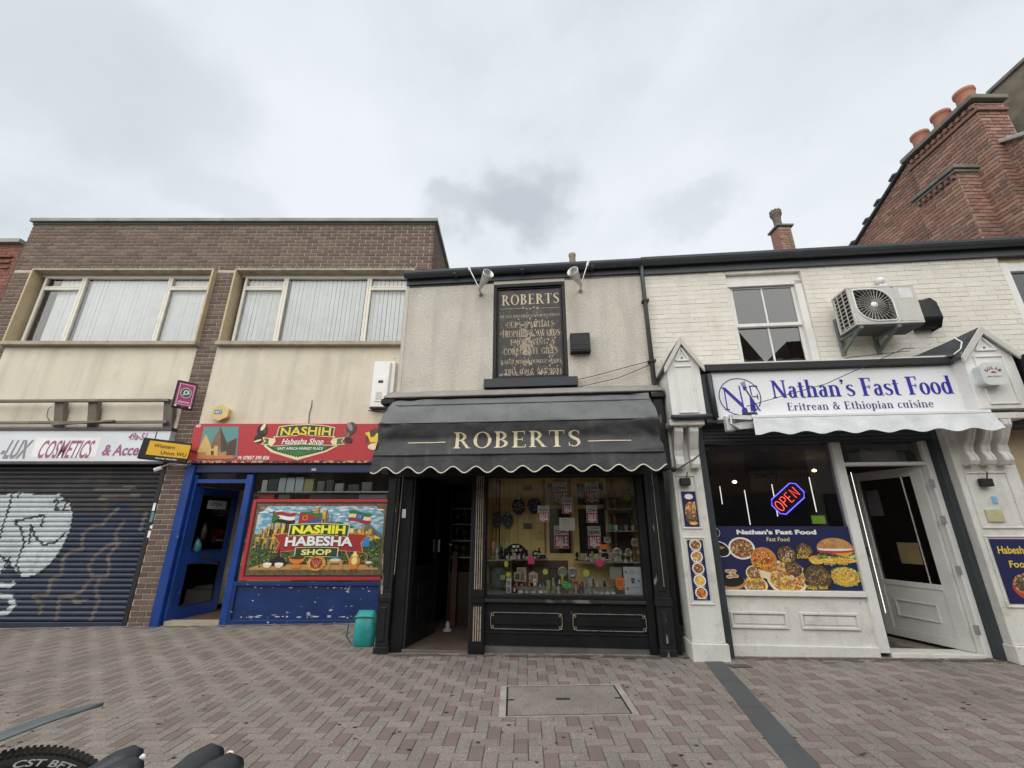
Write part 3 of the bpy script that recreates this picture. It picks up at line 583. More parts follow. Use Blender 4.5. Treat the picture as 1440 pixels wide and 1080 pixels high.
for i in range(n_sl):
    z0 = zb + i * sh_h; m_ = MB()
    prof = ((.006, .0), (-.018, .26), (-.020, .58), (.002, .90), (.010, 1.0))
    for a in range(NC):
        xa, xb = XS0 + (XS1 - XS0) * a / NC, XS0 + (XS1 - XS0) * (a + 1) / NC; xc = (xa + xb) / 2
        for (ya, ta), (yb, tb_) in zip(prof, prof[1:]):
            p = (xc, z0 + (ta + tb_) / 2 * sh_h); wob = mnoise.noise(Vector((p[0] * 3, p[1] * 3, 0))) * .02
            q = (p[0] + wob, p[1]); mi = 0 if p[1] + wob * 9 + .1 * math.sin(p[0] * 3) < 1.62 else 1
            if inside(q, blob): mi = 2
            if dist(q, ring) < .035 or dist(q, ring2) < .04: mi = 2
            for bl2 in brown_l:
                if dist(q, bl2) < .030: mi = 4
            for bl2 in black_l:
                if dist(q, bl2) < .017: mi = 3
            m_.add([(xa, .06 + ya, z0 + ta * sh_h), (xb, .06 + ya, z0 + ta * sh_h), (xb, .06 + yb, z0 + tb_ * sh_h), (xa, .06 + yb, z0 + tb_ * sh_h)], [(0, 1, 2, 3)], mi)
    m_.build('slat', SHm, sh)
BX(XS0, XS1, .025, .075, -.115, -.042).build('bottom_rail', SHm[0], sh, bev=.006)
BX(-6.27, -6.195, .0, .09, -.2, 2.47).build('guide_rail', BLACKP, sh)
gs = MB()
for px, py, ww, hh, m_ in ((217, 713, .045, .13, 1), (214, 727, .05, .16, 2), (213, 741, .04, .05, 1), (210, 751, .045, .11, 1)):
    x, z = at(FL, px + 1, py, .0); gs.rect(x - ww / 2 - .015, x + ww / 2 - .015, z - hh / 2, z + hh / 2, -.003, m_)
gs.build('stickers', [BLACKP, PWHITE, TEALP], sh)
# cosmetics fascia sign
sg = thing('shop_sign', 'white cosmetics fascia sign with slanted purple lettering above the shutter', 'sign', FL, (-8, 0, 2.5))
SGW = M('white_sign_panel', (.66, .69, .72), .35, .06, 1.5, .03, 40, dirt=[((.40, .42, .44), 5, .62, .8, .3)])
BX(-9.93, -6.19, -.10, .05, 2.52, 3.08).build('panel', SGW, sg)
fr = MB(); fr.box(-9.95, -6.17, -.13, .05, 3.08, 3.13); fr.box(-9.95, -6.17, -.13, .05, 2.475, 2.52); fr.box(-6.45, -6.435, -.108, -.10, 2.56, 3.06); fr.build('trim', M('brown_black_trim', (.07, .055, .055), .6, .3, 4), sg)
lt = MB()
def LT_(s, px0, px1, py0, py1, mi, **k):
    x0, z0 = at(FL, px0, py0, -.104); x1, z1 = at(FL, px1, py1, -.104); ftext(lt, s, x0, x1, z0, z1, -.104, mi, **k)
lt.rect(*[at(FL, 44, 640, -.1)[0], at(FL, 135, 640, -.1)[0]], 2.60, 2.95, -.102, 2)
LT_('-LUX', -3, 44, 644, 618, 1, shear=.18, bold=.025)
LT_('COSMETICS', 50, 132, 643.5, 618.5, 0, shear=.16, bold=.018); LT_('& Accessories', 142, 246, 640, 624.5, 0, shear=.12, bold=.025); LT_('49a-51', 179, 207, 618.5, 608.5, 0, shear=.15, bold=.02)
lt.build('lettering', [MAROON, PGREY, PWHITE], sg)
# timber rack leaning above the sign
rk = thing('timber_rack', 'weathered grey timber frame of two rails and posts above the cosmetics sign', 'timber frame', FL, (-8, -.1, 3.1))
for px in (-38, 85, 132, 238):
    x, z = at(FL, px, 563, -.16); MB().obox((x, .0, 3.14), (x, -.14, 3.66), .17, .10).build('post', WOODG, rk, bev=.006)
for (z, y, th2) in ((3.60, -.20, .07), (3.21, -.13, .05)):
    MB().obox((-9.95, y, z), (-6.28, y, z + .02), .05, th2, up=(0, -1, 0)).build('rail', WOODG, rk, bev=.005)
MB().obox((-8.3, -.18, 3.17), (-7.2, -.18, 3.24), .03, .05).build('strip', WOODG, rk)
cw = MB(); cw.tube([(-8.55, -.02, 3.62), (-8.62, -.05, 3.5), (-8.6, -.05, 3.35), (-8.45, -.04, 3.2)], .006, 6); cw.build('cable', BLACKP, rk)
# projecting signs on the brick pier
def proj_sign(name, label, F, c, wd, ht, yaw, rollx=0):
    o = thing(name, label, 'sign', F, c); o.matrix_world = F @ Matrix.Translation(Vector(c)) @ Matrix.Rotation(yaw, 4, 'Z') @ Matrix.Rotation(rollx, 4, 'Y'); BASE[o.name] = Vector(); return o
x, z = at(FL, 260, 556, -.30)
p1 = proj_sign('projecting_sign', 'small pink and black payment sign with green disc jutting from the pier', FL, (x, -.30, z), .3, .5, math.radians(54))
BX(-.16, .16, -.02, .02, -.255, .255).build('casing', BLACKP, p1, bev=.01)
q = MB(); q.rect(-.135, .135, -.20, .22, -.022, 0); q.rect(-.115, .115, -.18, .20, -.0235, 1); q.rect(-.107, .107, -.172, .192, -.025, 0); q.ell(0, .04, .085, .095, -.0265, 1); q.ell(0, .04, .077, .086, -.028, 2)
q.line([(.03, .075), (.005, .085), (-.025, .07), (-.03, .035), (-.01, .01), (.02, .02), (.04, .08)], .018, -.030, 1); q.ell(.045, .04, .012, .014, -.0295, 1, 10); q.ell(-.035, .0, .012, .012, -.0295, 1, 10)
ftext(q, 'payzone', -.085, .085, -.145, -.105, -.027, 1, bold=.02); q.poly([(-.06, -.19), (.06, -.19), (0, -.225)], -.0225, 0); q.ell(-.11, -.21, .02, .018, -.0232, 1, 8); q.ell(.11, -.21, .02, .018, -.0232, 1, 8)
q.build('face', [flat('payzone_magenta', (.42, .05, .18)), PWHITE, flat('deep_green_disc', (.02, .16, .11))], p1)
MB().tube([(.15, .0, .15), (.34, .12, .15)], .012).build('bracket', STEEL, p1)
x, z = at(FL, 233, 634, -.42)
p2 = proj_sign('projecting_sign', 'black box sign with yellow money transfer panel beside the blue door', FL, (x, -.42, z), .3, .5, math.radians(32), math.radians(3))
BX(-.335, .335, -.05, .05, -.175, .175).build('casing', BLACKP, p2, bev=.008)
q = MB(); q.rect(-.24, .33, -.10, .135, -.053, 0); ftext(q, 'Western', -.17, .12, .035, .10, -.055, 1, bold=.012); ftext(q, 'Union WU', -.05, .30, -.07, -.005, -.055, 1, bold=.012); ftext(q, 'money transfer', -.10, .20, -.15, -.122, -.055, 2, bold=.02)
q.build('face', [flat('amber_yellow', (.80, .45, .02)), INK, PWHITE], p2)
MB().tube([(.33, 0, .05), (.52, .2, .05)], .015).build('bracket', BLACKP, p2)
x, z = at(FL, 222, 659, -.35)
cc = thing('security_camera', 'small white bullet camera on a bracket under the yellow sign', 'camera', FL, (x, -.35, z))
MB().tube([(x - .04, -.37, z - .03), (x + .05, -.33, z + .02)], [.034, .034], 12).build('body', UPVC, cc, smooth=False)
MB().tube([(x + .04, -.33, z + .03), (x + .09, -.25, z + .09), (x + .1, -.1, z + .1), (x + .25, .01, z + .1)], .012).build('bracket', UPVC, cc)
# blue shop front
bs = thing('blue_shop_front', 'bright blue shop front with chipped paint and open door under red sign', 'shop front', FL, (-3.9, 0, -.1))
p = MB(); p.box(-5.77, -5.62, -.09, .10, -.16, 2.46); p.box(-5.615, -5.575, -.02, .08, -.12, 2.3); p.build('door_post', BLUE, bs, bev=.008)
BX(-4.70, -4.585, -.03, .08, -.09, 2.3).build('door_post', BLUE, bs, bev=.006)
BX(-5.615, -2.0, -.06, .10, 2.33, 2.47).build('header', BLUED, bs, bev=.006)
BX(-5.575, -4.70, -.012, .07, 2.15, 2.22).build('door_head', BLUE, bs, bev=.004)
MB().rect(-5.57, -4.70, 2.22, 2.33, .02).build('transom_pane', DGLASS, bs)
r_ = MB(); r_.box(-4.585, -2.02, .0, .07, -.08, .50); r_.build('stall_riser', BLUEW, bs)
ck_ = MB()
for i in range(70):
    k = i % 12; x = random.uniform(-4.4, -2.1) if k else random.choice((-4.2, -3.1, -2.5)) + random.gauss(0, .12); z = random.choice((.045 + abs(random.gauss(0, .014)), .045, .04, .468)) + random.gauss(0, .008) if k else random.uniform(.1, .45); L = random.uniform(.006, .06 if z < .1 and x > -4.2 else .025); h_ = random.uniform(.003, .010)
    ck_.poly([(x - L, z), (x - L * .3, z - h_), (x + L * .7, z - h_ * .6), (x + L, z + h_ * .2), (x + L * .2, z + h_), (x - L * .6, z + h_ * .7)], -.0006 - .00005 * (i % 7), 0)
ck_.build('paint_chips', flat('bare_pale_undercoat', (.52, .52, .50)), bs, kind='stuff')
r_ = MB(); r_.box(-4.585, -2.02, -.035, .07, .50, .56); r_.box(-4.585, -4.52, -.03, .0, -.08, .50); r_.box(-4.52, -2.02, -.03, .0, -.09, .0); r_.build('riser_trim', BLUEW, bs, bev=.004)
MB().rect(-4.585, -2.05, .56, 2.33, .03).build('window_pane', GLASS, bs)
BX(-3.55, -3.47, -.075, -.055, 2.36, 2.40).build('catch', STEEL, bs)
# open door leaf
th0 = math.atan2(.90, .20)
DM = Matrix.Translation((-5.575, .05, -.05)) @ Matrix.Rotation(th0, 4, 'Z')
def leaf(parent, DMx, W, Hh, mats, rails, name='door', thick=.045, lab=None):
    b = BASE[parent.name]; m = MB()
    def bx(x0, x1, z0, z1, y0=0, y1=thick, mi=0, mb=m):
        o = len(mb.v); mb.box(x0, x1, y0, y1, z0, z1, mi)
        for i in range(o, len(mb.v)): mb.v[i] = DMx @ mb.v[i]
    rails(bx); d = m.build(name, mats, parent, bev=.003, label=lab); return d, bx
def r1(bx):
    bx(0, .11, 0, 2.14); bx(.81, .92, 0, 2.14); bx(.11, .81, 0, .2); bx(.11, .81, .88, 1.06); bx(.11, .81, 2.03, 2.14)
    for z0, z1 in ((.2, .88), (1.06, 2.03)): bx(.11, .13, z0, z1, -.008, .05, 1); bx(.79, .81, z0, z1, -.008, .05, 1); bx(.13, .79, z0, z0 + .02, -.008, .05, 1); bx(.13, .79, z1 - .02, z1, -.008, .05, 1)
d, bx = leaf(bs, DM, .92, 2.14, [BLUE, BLUED], r1, lab='blue glazed door standing open inward')
pn = MB(); bx(.13, .79, .22, .86, .02, .026, 0, pn); bx(.13, .79, 1.08, 2.01, .02, .026, 0, pn); pn.build('pane', GLASS, d)
lp = MB(); bx(.33, .60, .94, 1.0, -.012, -.001, 0, lp); lp.build('letter_plate', DARKGREY, d)
st = MB(); bx(.28, .68, 1.78, 1.93, .012, .016, 0, st); sto = st.build('notice', M('grey_notice', (.33, .33, .34), .5), d)
nl = MB(); ftext(nl, 'LYCA', .34, .58, 1.84, 1.90, .009, 0, bold=.02); ftext(nl, 'mobile', .42, .52, 1.80, 1.822, .009, 0)
nl.v = [DM @ v for v in nl.v]; nl.build('notice_lettering', INK, d)
# slatwall with hanging bags behind the door
sw = thing('slatwall_panel', 'pale slatted display panel seen through the blue door glass', 'display panel', FL, (-5.7, 1, 0))
s_ = MB(); MW = Matrix.Translation((-5.62, .12, 0)) @ Matrix.Rotation(th0, 4, 'Z')
for i in range(16):
    s_.box(.05, 2.0, .10, .12, .05 + i * .13, .05 + i * .13 + .122)
s_.v = [MW @ v for v in s_.v]; s_.build('slats', M('pale_slatwall', (.80, .78, .62), .7), sw, kind='stuff')
def bagat(x, y, z, w_, h_, mat, label):
    t = thing('shopping_bag', label, 'bag', FL, (x, y, z)); m = MB()
    m.lathe([(w_ * .1, h_), (w_ * .3, h_ * .9), (w_ * .5, h_ * .55), (w_ * .5, h_ * .2), (w_ * .35, 0), (.001, 0)], (x, y, z), n=10); m.v = [Vector((v.x, y + (v.y - y) * .4, v.z)) for v in m.v]
    m.build('bag_body', mat, t, smooth=True); MB().tube([(x - .06, y, z + h_ * .9), (x - .02, y, z + h_ * 1.5), (x + .02, y, z + h_ * 1.5), (x + .06, y, z + h_ * .9)], .008, 6).build('strap', mat, t); return t
bagat(-5.60, .38, 1.18, .26, .34, BLACKP, 'black cloth bag hanging from the slatted panel, larger of two')
bagat(-5.57, .62, 1.10, .22, .26, flat('dark_bag', (.02, .02, .025)), 'small black bag hanging deeper inside the blue doorway')
bagat(-5.60, .30, .98, .28, .25, flat('teal_bag_cloth', (.02, .14, .15)), 'teal bag hanging low behind the glass of the blue door')
crd = BX(-5.605, -5.60, .26, .40, .93, 1.12).solo('price_card', 'white price card hung below the black bag in blue doorway', 'card', PWHITE, FL, (-5.6, .33, .93))
# goods shelf unit visible between leaf and post
gu = thing('shelf_unit', 'white shelving of groceries just inside the open blue door', 'shelves', FL, (-4.9, 1.2, 0))
for z in (.28, .72, 1.15, 1.62, 2.0): BX(-5.25, -4.35, 1.12, 1.5, z, z + .03).build('shelf', UPVC, gu)
BX(-5.25, -4.35, 1.5, 1.53, 0, 2.2).build('back_board', ROOMW, gu); BX(-5.3, -4.3, 1.0, 1.45, -.03, .26).build('plinth', UPVC, gu)
for (z, cs, hh, nn, lab, ob) in ((.75, ((.55, .42, .10), (.12, .2, .05), (.5, .3, .1)), .22, 7, 'yellow and green grocery packets on second shelf inside blue doorway', 'grocery_packet'), (1.18, ((.45, .02, .02), (.55, .05, .03)), .20, 6, 'red tin on the middle shelf inside the blue doorway', 'tin'), (1.65, ((.45, .45, .42), (.35, .36, .4)), .28, 7, 'pale carton on upper shelf inside the blue doorway', 'carton')):
    for i in range(nn):
        x = -5.22 + i * .85 / nn; c_ = cs[i % len(cs)]; mt = flat('goods_%02d%02d%02d' % tuple(int(v * 99) for v in c_), c_)
        (MB().lathe([(.001, 0), (.045, 0), (.045, hh * .8), (.001, hh * .8)], (x + .05, 1.2, z + .03), n=12) if ob == 'tin' else BX(x, x + .09, 1.14, 1.22, z + .03, z + hh * random.uniform(.8, 1))).solo(ob, lab + ', ' + ORD[i], ob.replace('grocery_', ''), mt, FL, (x, 1.2, z + .03), group=ob + 's on the shelves inside the blue door')
# goods on shelf behind the top strip of the blue window
ws = thing('window_shelf', 'glass shelf of packets behind the strip of blue shop window', 'shelf', FL, (-3.4, .3, 1.95))
BX(-4.55, -2.1, .12, .45, 2.0, 2.02).build('shelf', STEEL, ws); BX(-4.55, -2.1, .6, .62, .6, 1.93).build('back_panel', ROOMW, ws)
for i, (x, w_, h_, c_) in enumerate(((-4.50, .09, .2, (.5, .5, .5)), (-4.38, .16, .22, (.03, .06, .05)), (-4.20, .12, .24, (.42, .50, .53)), (-4.06, .14, .24, (.50, .58, .60)), (-3.9, .14, .25, (.45, .55, .6)), (-3.74, .16, .22, (.38, .34, .16)), (-3.5, .12, .18, (.15, .15, .16)), (-3.34, .13, .2, (.05, .05, .06)), (-3.18, .15, .14, (.3, .32, .34)), (-2.95, .2, .12, (.07, .08, .09)), (-2.7, .18, .16, (.16, .16, .17)))):
    BX(x, x + w_, .14, .24, 2.022, 2.022 + h_).solo('packet', ('silver', 'dark green', 'pale blue', 'frosty blue', 'icy blue', 'olive', 'grey', 'black', 'pewter', 'flat dark', 'smoky')[i] + ' packet standing on the shelf behind the blue shop window', 'packet', flat('packet_%d' % i, c_, .25), FL, (x, .14, 2.022), group='packets on the window shelf')
for i, (x, z, w_, c_) in enumerate(((-4.42, 1.885, .28, (.45, .05, .04)), (-4.1, 1.89, .2, (.1, .13, .1)), (-3.2, 1.88, .9, (.03, .03, .03)), (-2.5, 1.88, .5, (.2, .21, .22)))):
    BX(x - w_ / 2, x + w_ / 2, .2, .4, z, z + .1).solo('carton', ('red', 'mottled green', 'long black', 'pale grey')[i] + ' carton behind glass just above the mural poster', 'carton', flat('lowcarton_%d' % i, c_), FL, (x, .3, z))
# ---- red NASHIH sign
rs = thing('shop_sign', 'red fascia sign with crest reading NASHIH Habesha Shop', 'sign', FL, (-4, 0, 2.5))
BX(-5.77, -2.0, -.12, .0, 2.49, 3.20).build('panel', RED, rs, bev=.003)
BX(-5.765, -2.0, -.128, -.121, 2.492, 2.53).build('patterned_strip', M('diamond_strip', (.40, .33, .22), .6, .1, 5, .1, 40, voro=('#2c2c44', '#7a2f22', 22)), rs)
q = MB(); y = -.123
def qp(px, py): return at(FL, px, py, -.123)
def QP(pts): return [qp(*p) for p in pts]
# church picture
q.poly(QP([(287, 600), (336, 600), (333, 643), (277, 645)]), y, 1)
q.poly(QP([(277, 645), (279, 636), (330, 636), (328, 645)]), y - .001, 2)
q.poly(QP([(277, 636), (290, 610), (300, 636)]), y - .002, 3); q.poly(QP([(293, 632), (310, 600), (323, 632)]), y - .003, 4); q.poly(QP([(310, 600), (323, 632), (311, 636)]), y - .004, 5)
q.poly(QP([(318, 640), (321, 622), (333, 616), (331, 640)]), y - .005, 5); q.poly(QP([(290, 640), (292, 627), (297, 627), (297, 631), (301, 631), (302, 627), (307, 627), (306, 641)]), y - .006, 3); q.poly(QP([(297, 640), (297, 634), (301, 634), (301, 640)]), y - .007, 5)
ftext(q, '49', *[qp(275, 600)[0], qp(282, 600)[0]], qp(275, 601)[1], qp(275, 597)[1], y - .001, 0, bold=.02)
ftext(q, 'M: 07857 395 826', qp(334, 646)[0], qp(378, 646)[0], qp(334, 646)[1], qp(334, 641)[1], y - .001, 0, shear=.15, bold=.02)
# crest
def cx_(x): return qp(x, 620)[0]
def cz_(v): return qp(422, v)[1]
q.poly([(cx_(372), cz_(627)), (cx_(384), cz_(636)), (cx_(422), cz_(647)), (cx_(460), cz_(636)), (cx_(476), cz_(627)), (cx_(470), cz_(623)), (cx_(378), cz_(623))], y - .001, 6)
q.poly([(cx_(376), cz_(627)), (cx_(388), cz_(634)), (cx_(422), cz_(643.5)), (cx_(458), cz_(634)), (cx_(472), cz_(627)), (cx_(467), cz_(622)), (cx_(380), cz_(622))], y - .002, 5)
q.poly([(cx_(380), cz_(624)), (cx_(390), cz_(633)), (cx_(422), cz_(641)), (cx_(455), cz_(633)), (cx_(467), cz_(624))], y - .003, 7)
for i in range(20):
    t = i / 19; xx = 384 + t * 78; zz = 634.5 + (1 - abs(2 * t - 1)) * 8.6; q.ell(cx_(xx), cz_(zz), .012, .012, y - .004, 6, 6)
q.poly([(cx_(368), cz_(625)), (cx_(372), cz_(621)), (cx_(368), cz_(615)), (cx_(388), cz_(617)), (cx_(388), cz_(627))], y - .005, 6); q.poly([(cx_(370), cz_(624)), (cx_(374), cz_(621)), (cx_(370.5), cz_(616)), (cx_(378), cz_(617)), (cx_(378), cz_(625))], y - .006, 7)
q.poly([(cx_(486), cz_(625)), (cx_(481), cz_(621)), (cx_(485), cz_(615)), (cx_(464), cz_(617)), (cx_(464), cz_(627))], y - .005, 6); q.poly([(cx_(484), cz_(624)), (cx_(479.5), cz_(621)), (cx_(483), cz_(616)), (cx_(474), cz_(617)), (cx_(474), cz_(625))], y - .006, 7)
q.poly([(cx_(387), cz_(617)), (cx_(389), cz_(600)), (cx_(405), cz_(597.5)), (cx_(430), cz_(596.5)), (cx_(452), cz_(598)), (cx_(469), cz_(601)), (cx_(468), cz_(617))], y - .007, 6)
q.poly([(cx_(388.5), cz_(617)), (cx_(390), cz_(601)), (cx_(405), cz_(598.7)), (cx_(430), cz_(597.7)), (cx_(452), cz_(599)), (cx_(467.7), cz_(602)), (cx_(466.7), cz_(617))], y - .008, 8)
q.poly([(cx_(381), cz_(628)), (cx_(386), cz_(621)), (cx_(384), cz_(614)), (cx_(425), cz_(611.5)), (cx_(471), cz_(614)), (cx_(467), cz_(621)), (cx_(471), cz_(627)), (cx_(425), cz_(625))], y - .009, 6)
q.poly([(cx_(384), cz_(627)), (cx_(388), cz_(621)), (cx_(386), cz_(615)), (cx_(425), cz_(612.5)), (cx_(469), cz_(615)), (cx_(465), cz_(621)), (cx_(469), cz_(626)), (cx_(425), cz_(624))], y - .010, 9)
ftext(q, 'NASHIH', cx_(392), cx_(464), cz_(613), cz_(601), y - .0115, 10, bold=.05, arc=.015); ftext(q, 'NASHIH', cx_(393), cx_(464), cz_(612.7), cz_(601.2), y - .0125, 11, bold=.025, arc=.015)
ftext(q, 'Habesha Shop', cx_(397), cx_(455), cz_(624.5), cz_(616.5), y - .0125, 0, shear=.25, bold=.012)
ftext(q, 'EAST AFRICA MARKET PLACE', cx_(393), cx_(456), cz_(632.5), cz_(629), y - .0125, 0, bold=.02)
# two heads in profile, plain
q.ell(cx_(366), cz_(605), .09, .11, y - .011, 10, 18); q.ell(cx_(367), cz_(601), .035, .07, y - .012, 6, 12, -.4); q.ell(cx_(363), cz_(617), .075, .07, y - .0115, 10, 14); q.ell(cx_(371), cz_(607), .03, .045, y - .0125, 5, 12); q.ell(cx_(363), cz_(620), .07, .018, y - .0128, 6, 10, .3)
q.ell(cx_(492), cz_(602), .09, .11, y - .011, 5, 18); q.ell(cx_(490), cz_(600), .04, .09, y - .012, 12, 12, .5); q.ell(cx_(488), cz_(612), .05, .05, y - .0125, 4, 12); q.ell(cx_(490), cz_(619), .075, .05, y - .013, 10, 12, -.3); q.ell(cx_(484), cz_(607), .025, .04, y - .0135, 4, 10)
# camel disc
q.ell(*qp(527, 617), .165, .19, y - .001, 5, 28); q.ell(qp(527, 617)[0], qp(527, 624)[1], .14, .115, y - .002, 9, 20); q.ell(qp(527, 617)[0], qp(527, 628)[1], .11, .06, y - .0025, 6, 20)
q.poly(QP([(513, 609), (520, 607), (521, 615), (526, 614), (530, 609), (535, 611), (541, 612), (541, 632), (529, 632), (528, 622), (521, 622), (517, 613)]), y - .003, 11)
q.build('printing', [PWHITE, TEALP, flat('print_earth', (.45, .20, .06)), flat('print_ochre', (.60, .38, .12)), BROWN, flat('print_dark_brown', (.07, .04, .025)), CREAM, PGREEN, PGREEND, REDD, INK, YEL, PGREY, MAROON], rs)
# ---- mural poster
mu = thing('mural_poster', 'colourful window mural with flags, fort and coffee pots reading NASHIH HABESHA SHOP', 'poster', FL, (-3.3, -.02, .56))
def mp(px, py): return at(FL, px, py, -.02)
MX0, MX1, MZ0, MZ1 = -4.50, -2.13, .585, 1.875
BX(MX0, MX1, -.018, .02, MZ0, MZ1).build('board', REDD, mu)
BX(MX0, MX1, -.03, -.018, MZ1 - .045, MZ1).build('frame_rail', RED, mu); BX(MX0, MX1, -.03, -.018, MZ0, MZ0 + .045).build('frame_rail', RED, mu); BX(MX0, MX0 + .05, -.03, -.018, MZ0 + .045, MZ1 - .045).build('frame_rail', RED, mu)
q = MB(); Y = -.020; a, b, c_, d_ = MX0 + .06, MX1 - .02, MZ0 + .055, MZ1 - .055; Wd, Hd = b - a, d_ - c_
def m2(u, v): return (a + u * Wd, c_ + v * Hd)
def MP(pts): return [m2(*p) for p in pts]
q.rect(a, b, c_, d_, Y, 0); q.rect(a + .02, b - .02, c_ + .02, d_ - .02, Y - .001, 1)
q.poly(MP([(.05, .06), (.95, .06), (.975, .1), (.975, .84), (.93, .9), (.91, .95), (.09, .95), (.07, .9), (.025, .84), (.025, .1)]), Y - .002, 2)     # sky
q.poly(MP([(.025, .55), (.2, .62), (.42, .66), (.6, .74), (.7, .66), (.80, .60), (.86, .70), (.9, .66), (.975, .55), (.975, .1), (.025, .1)]), Y - .003, 12)  # hills
q.poly(MP([(.025, .52), (.3, .58), (.45, .64), (.62, .62), (.8, .56), (.975, .48), (.975, .1), (.025, .1)]), Y - .004, 3)    # foliage
q.poly(MP([(.04, .06), (.96, .06), (.965, .11), (.90, .155), (.10, .155), (.035, .11)]), Y - .0045, 10); q.poly(MP([(.035, .06), (.965, .06), (.965, .09), (.035, .09)]), Y - .005, 1)
def castle(cx, cz, s, hh):
    for k in (-1, 0, 1):
        hgt = hh * (1.0 if k == 0 else .85); x = cx + k * s * .40
        q.poly(MP([(x - s * .16, cz), (x - s * .13, cz + hgt), (x + s * .13, cz + hgt), (x + s * .16, cz)]), Y - .005, 4)
        q.poly(MP([(x + s * .05, cz), (x + s * .04, cz + hgt), (x + s * .13, cz + hgt), (x + s * .16, cz)]), Y - .006, 5)
        q.poly(MP([(x - s * .07, cz), (x - s * .07, cz + hgt * .4), (x - s * .02, cz + hgt * .5), (x + s * .02, cz + hgt * .4), (x + s * .02, cz)]), Y - .0065, 13)
q.poly(MP([(.03, .50), (.12, .60), (.24, .66), (.36, .66), (.47, .72), (.60, .70), (.72, .64), (.86, .60), (.97, .50)]), Y - .0044, 11)
castle(.47, .66, .15, .27); castle(.20, .545, .13, .20); castle(.30, .57, .10, .18); castle(.11, .51, .09, .14); castle(.12, .36, .15, .17); castle(.83, .48, .15, .18)
for x, z, w3, h3 in ((.05, .52, .22, .03), (.40, .64, .16, .03), (.74, .49, .18, .03)): q.poly(MP([(x, z), (x + w3, z), (x + w3 * .95, z + h3), (x + w3 * .05, z + h3)]), Y - .0049, 4)
for i in range(70): q.ell(*m2(random.uniform(.03, .97), random.uniform(.17, .55)), random.uniform(.012, .04), random.uniform(.008, .02), Y - .0046 - .00003 * (i % 9), random.choice((18, 18, 12, 6, 5)), 8)
for x, z, r in ((.64, .67, .045), (.57, .63, .025), (.73, .64, .028)):
    q.ell(*m2(x, z), r * Wd, r * 1.2 * Hd * 1.2, Y - .0068, 6, 16, 0, 0, PI); q.rect(m2(x - r, 0)[0], m2(x + r, 0)[0], m2(0, z - .06)[1], m2(0, z)[1], Y - .0066, 8)
for x in (.54, .555, .58): q.rect(m2(x, 0)[0], m2(x + .006, 0)[0], m2(0, .66)[1], m2(0, .84)[1], Y - .0066, 5)
q.ell(*m2(.87, .5), .10, .05, Y - .0067, 4, 12)
def flag(x0, z0, x1, z1, cols, tri=None, slope=0):
    n = len(cols)
    for i, c in enumerate(cols):
        za, zb2 = z1 - (z1 - z0) * i / n, z1 - (z1 - z0) * (i + 1) / n; K = 8
        for k in range(K):
            ua, ub = k / K, (k + 1) / K; xa, xb = x0 + (x1 - x0) * ua, x0 + (x1 - x0) * ub; wa, wb = .012 * math.sin(ua * 6) + slope * ua, .012 * math.sin(ub * 6) + slope * ub
            q.poly(MP([(xa, zb2 + wa), (xb, zb2 + wb), (xb, za + wb), (xa, za + wa)]), Y - .008, c)
    if tri is not None: q.poly(MP([(x0, z0), (x0 + (x1 - x0) * .36, (z0 + z1) / 2 + .008), (x0, z1)]), Y - .0095, tri)
flag(.14, .71, .31, .86, (14, 7, 15), 6); q.line(MP([(.14, .62), (.14, .87)]), .006, Y - .0097, 15)
flag(.34, .70, .51, .86, (6, 16), None); q.poly(MP([(.34, .70), (.50, .79), (.34, .86)]), Y - .0095, 14); q.ell(*m2(.385, .785), .05, .045, Y - .010, 9, 14); q.ell(*m2(.385, .785), .03, .028, Y - .011, 14, 12)
flag(.71, .74, .88, .89, (6, 8, 14), None, -.04); q.ell(*m2(.795, .80), .07, .065, Y - .0095, 16, 16)
st_ = [(math.cos(PI / 2 + i * PI / 5) * (1 if i % 2 == 0 else .4), math.sin(PI / 2 + i * PI / 5) * (1 if i % 2 == 0 else .4)) for i in range(10)]
def star(x, z, r, yy, mi): q.poly([(m2(x, z)[0] + r * p_[0], m2(x, z)[1] + r * p_[1]) for p_ in st_], yy, mi)
star(.795, .80, .04, Y - .011, 8); star(.795, .80, .028, Y - .0125, 16)
flag(.775, .40, .885, .525, (17,)); star(.83, .465, .035, Y - .0095, 7)
RF = random.Random(4)
for k in range(420):
    u, v = RF.uniform(.03, .97), RF.uniform(.16, .60)
    if .25 < u < .78 and v > .27: continue
    q.ell(*m2(u, v), RF.uniform(.005, .02), RF.uniform(.004, .010), Y - .0072 - .00003 * (k % 23), RF.choice((4, 4, 18, 13, 11, 5, 6, 12)), 6, RF.uniform(0, 3))
for k in range(60): q.ell(*m2(RF.uniform(.05, .95), RF.uniform(.74, .93)), RF.uniform(.03, .09), RF.uniform(.006, .014), Y - .0021 - .00003 * (k % 19), RF.choice((7, 7, 2, 12)), 10, RF.uniform(-.2, .2))
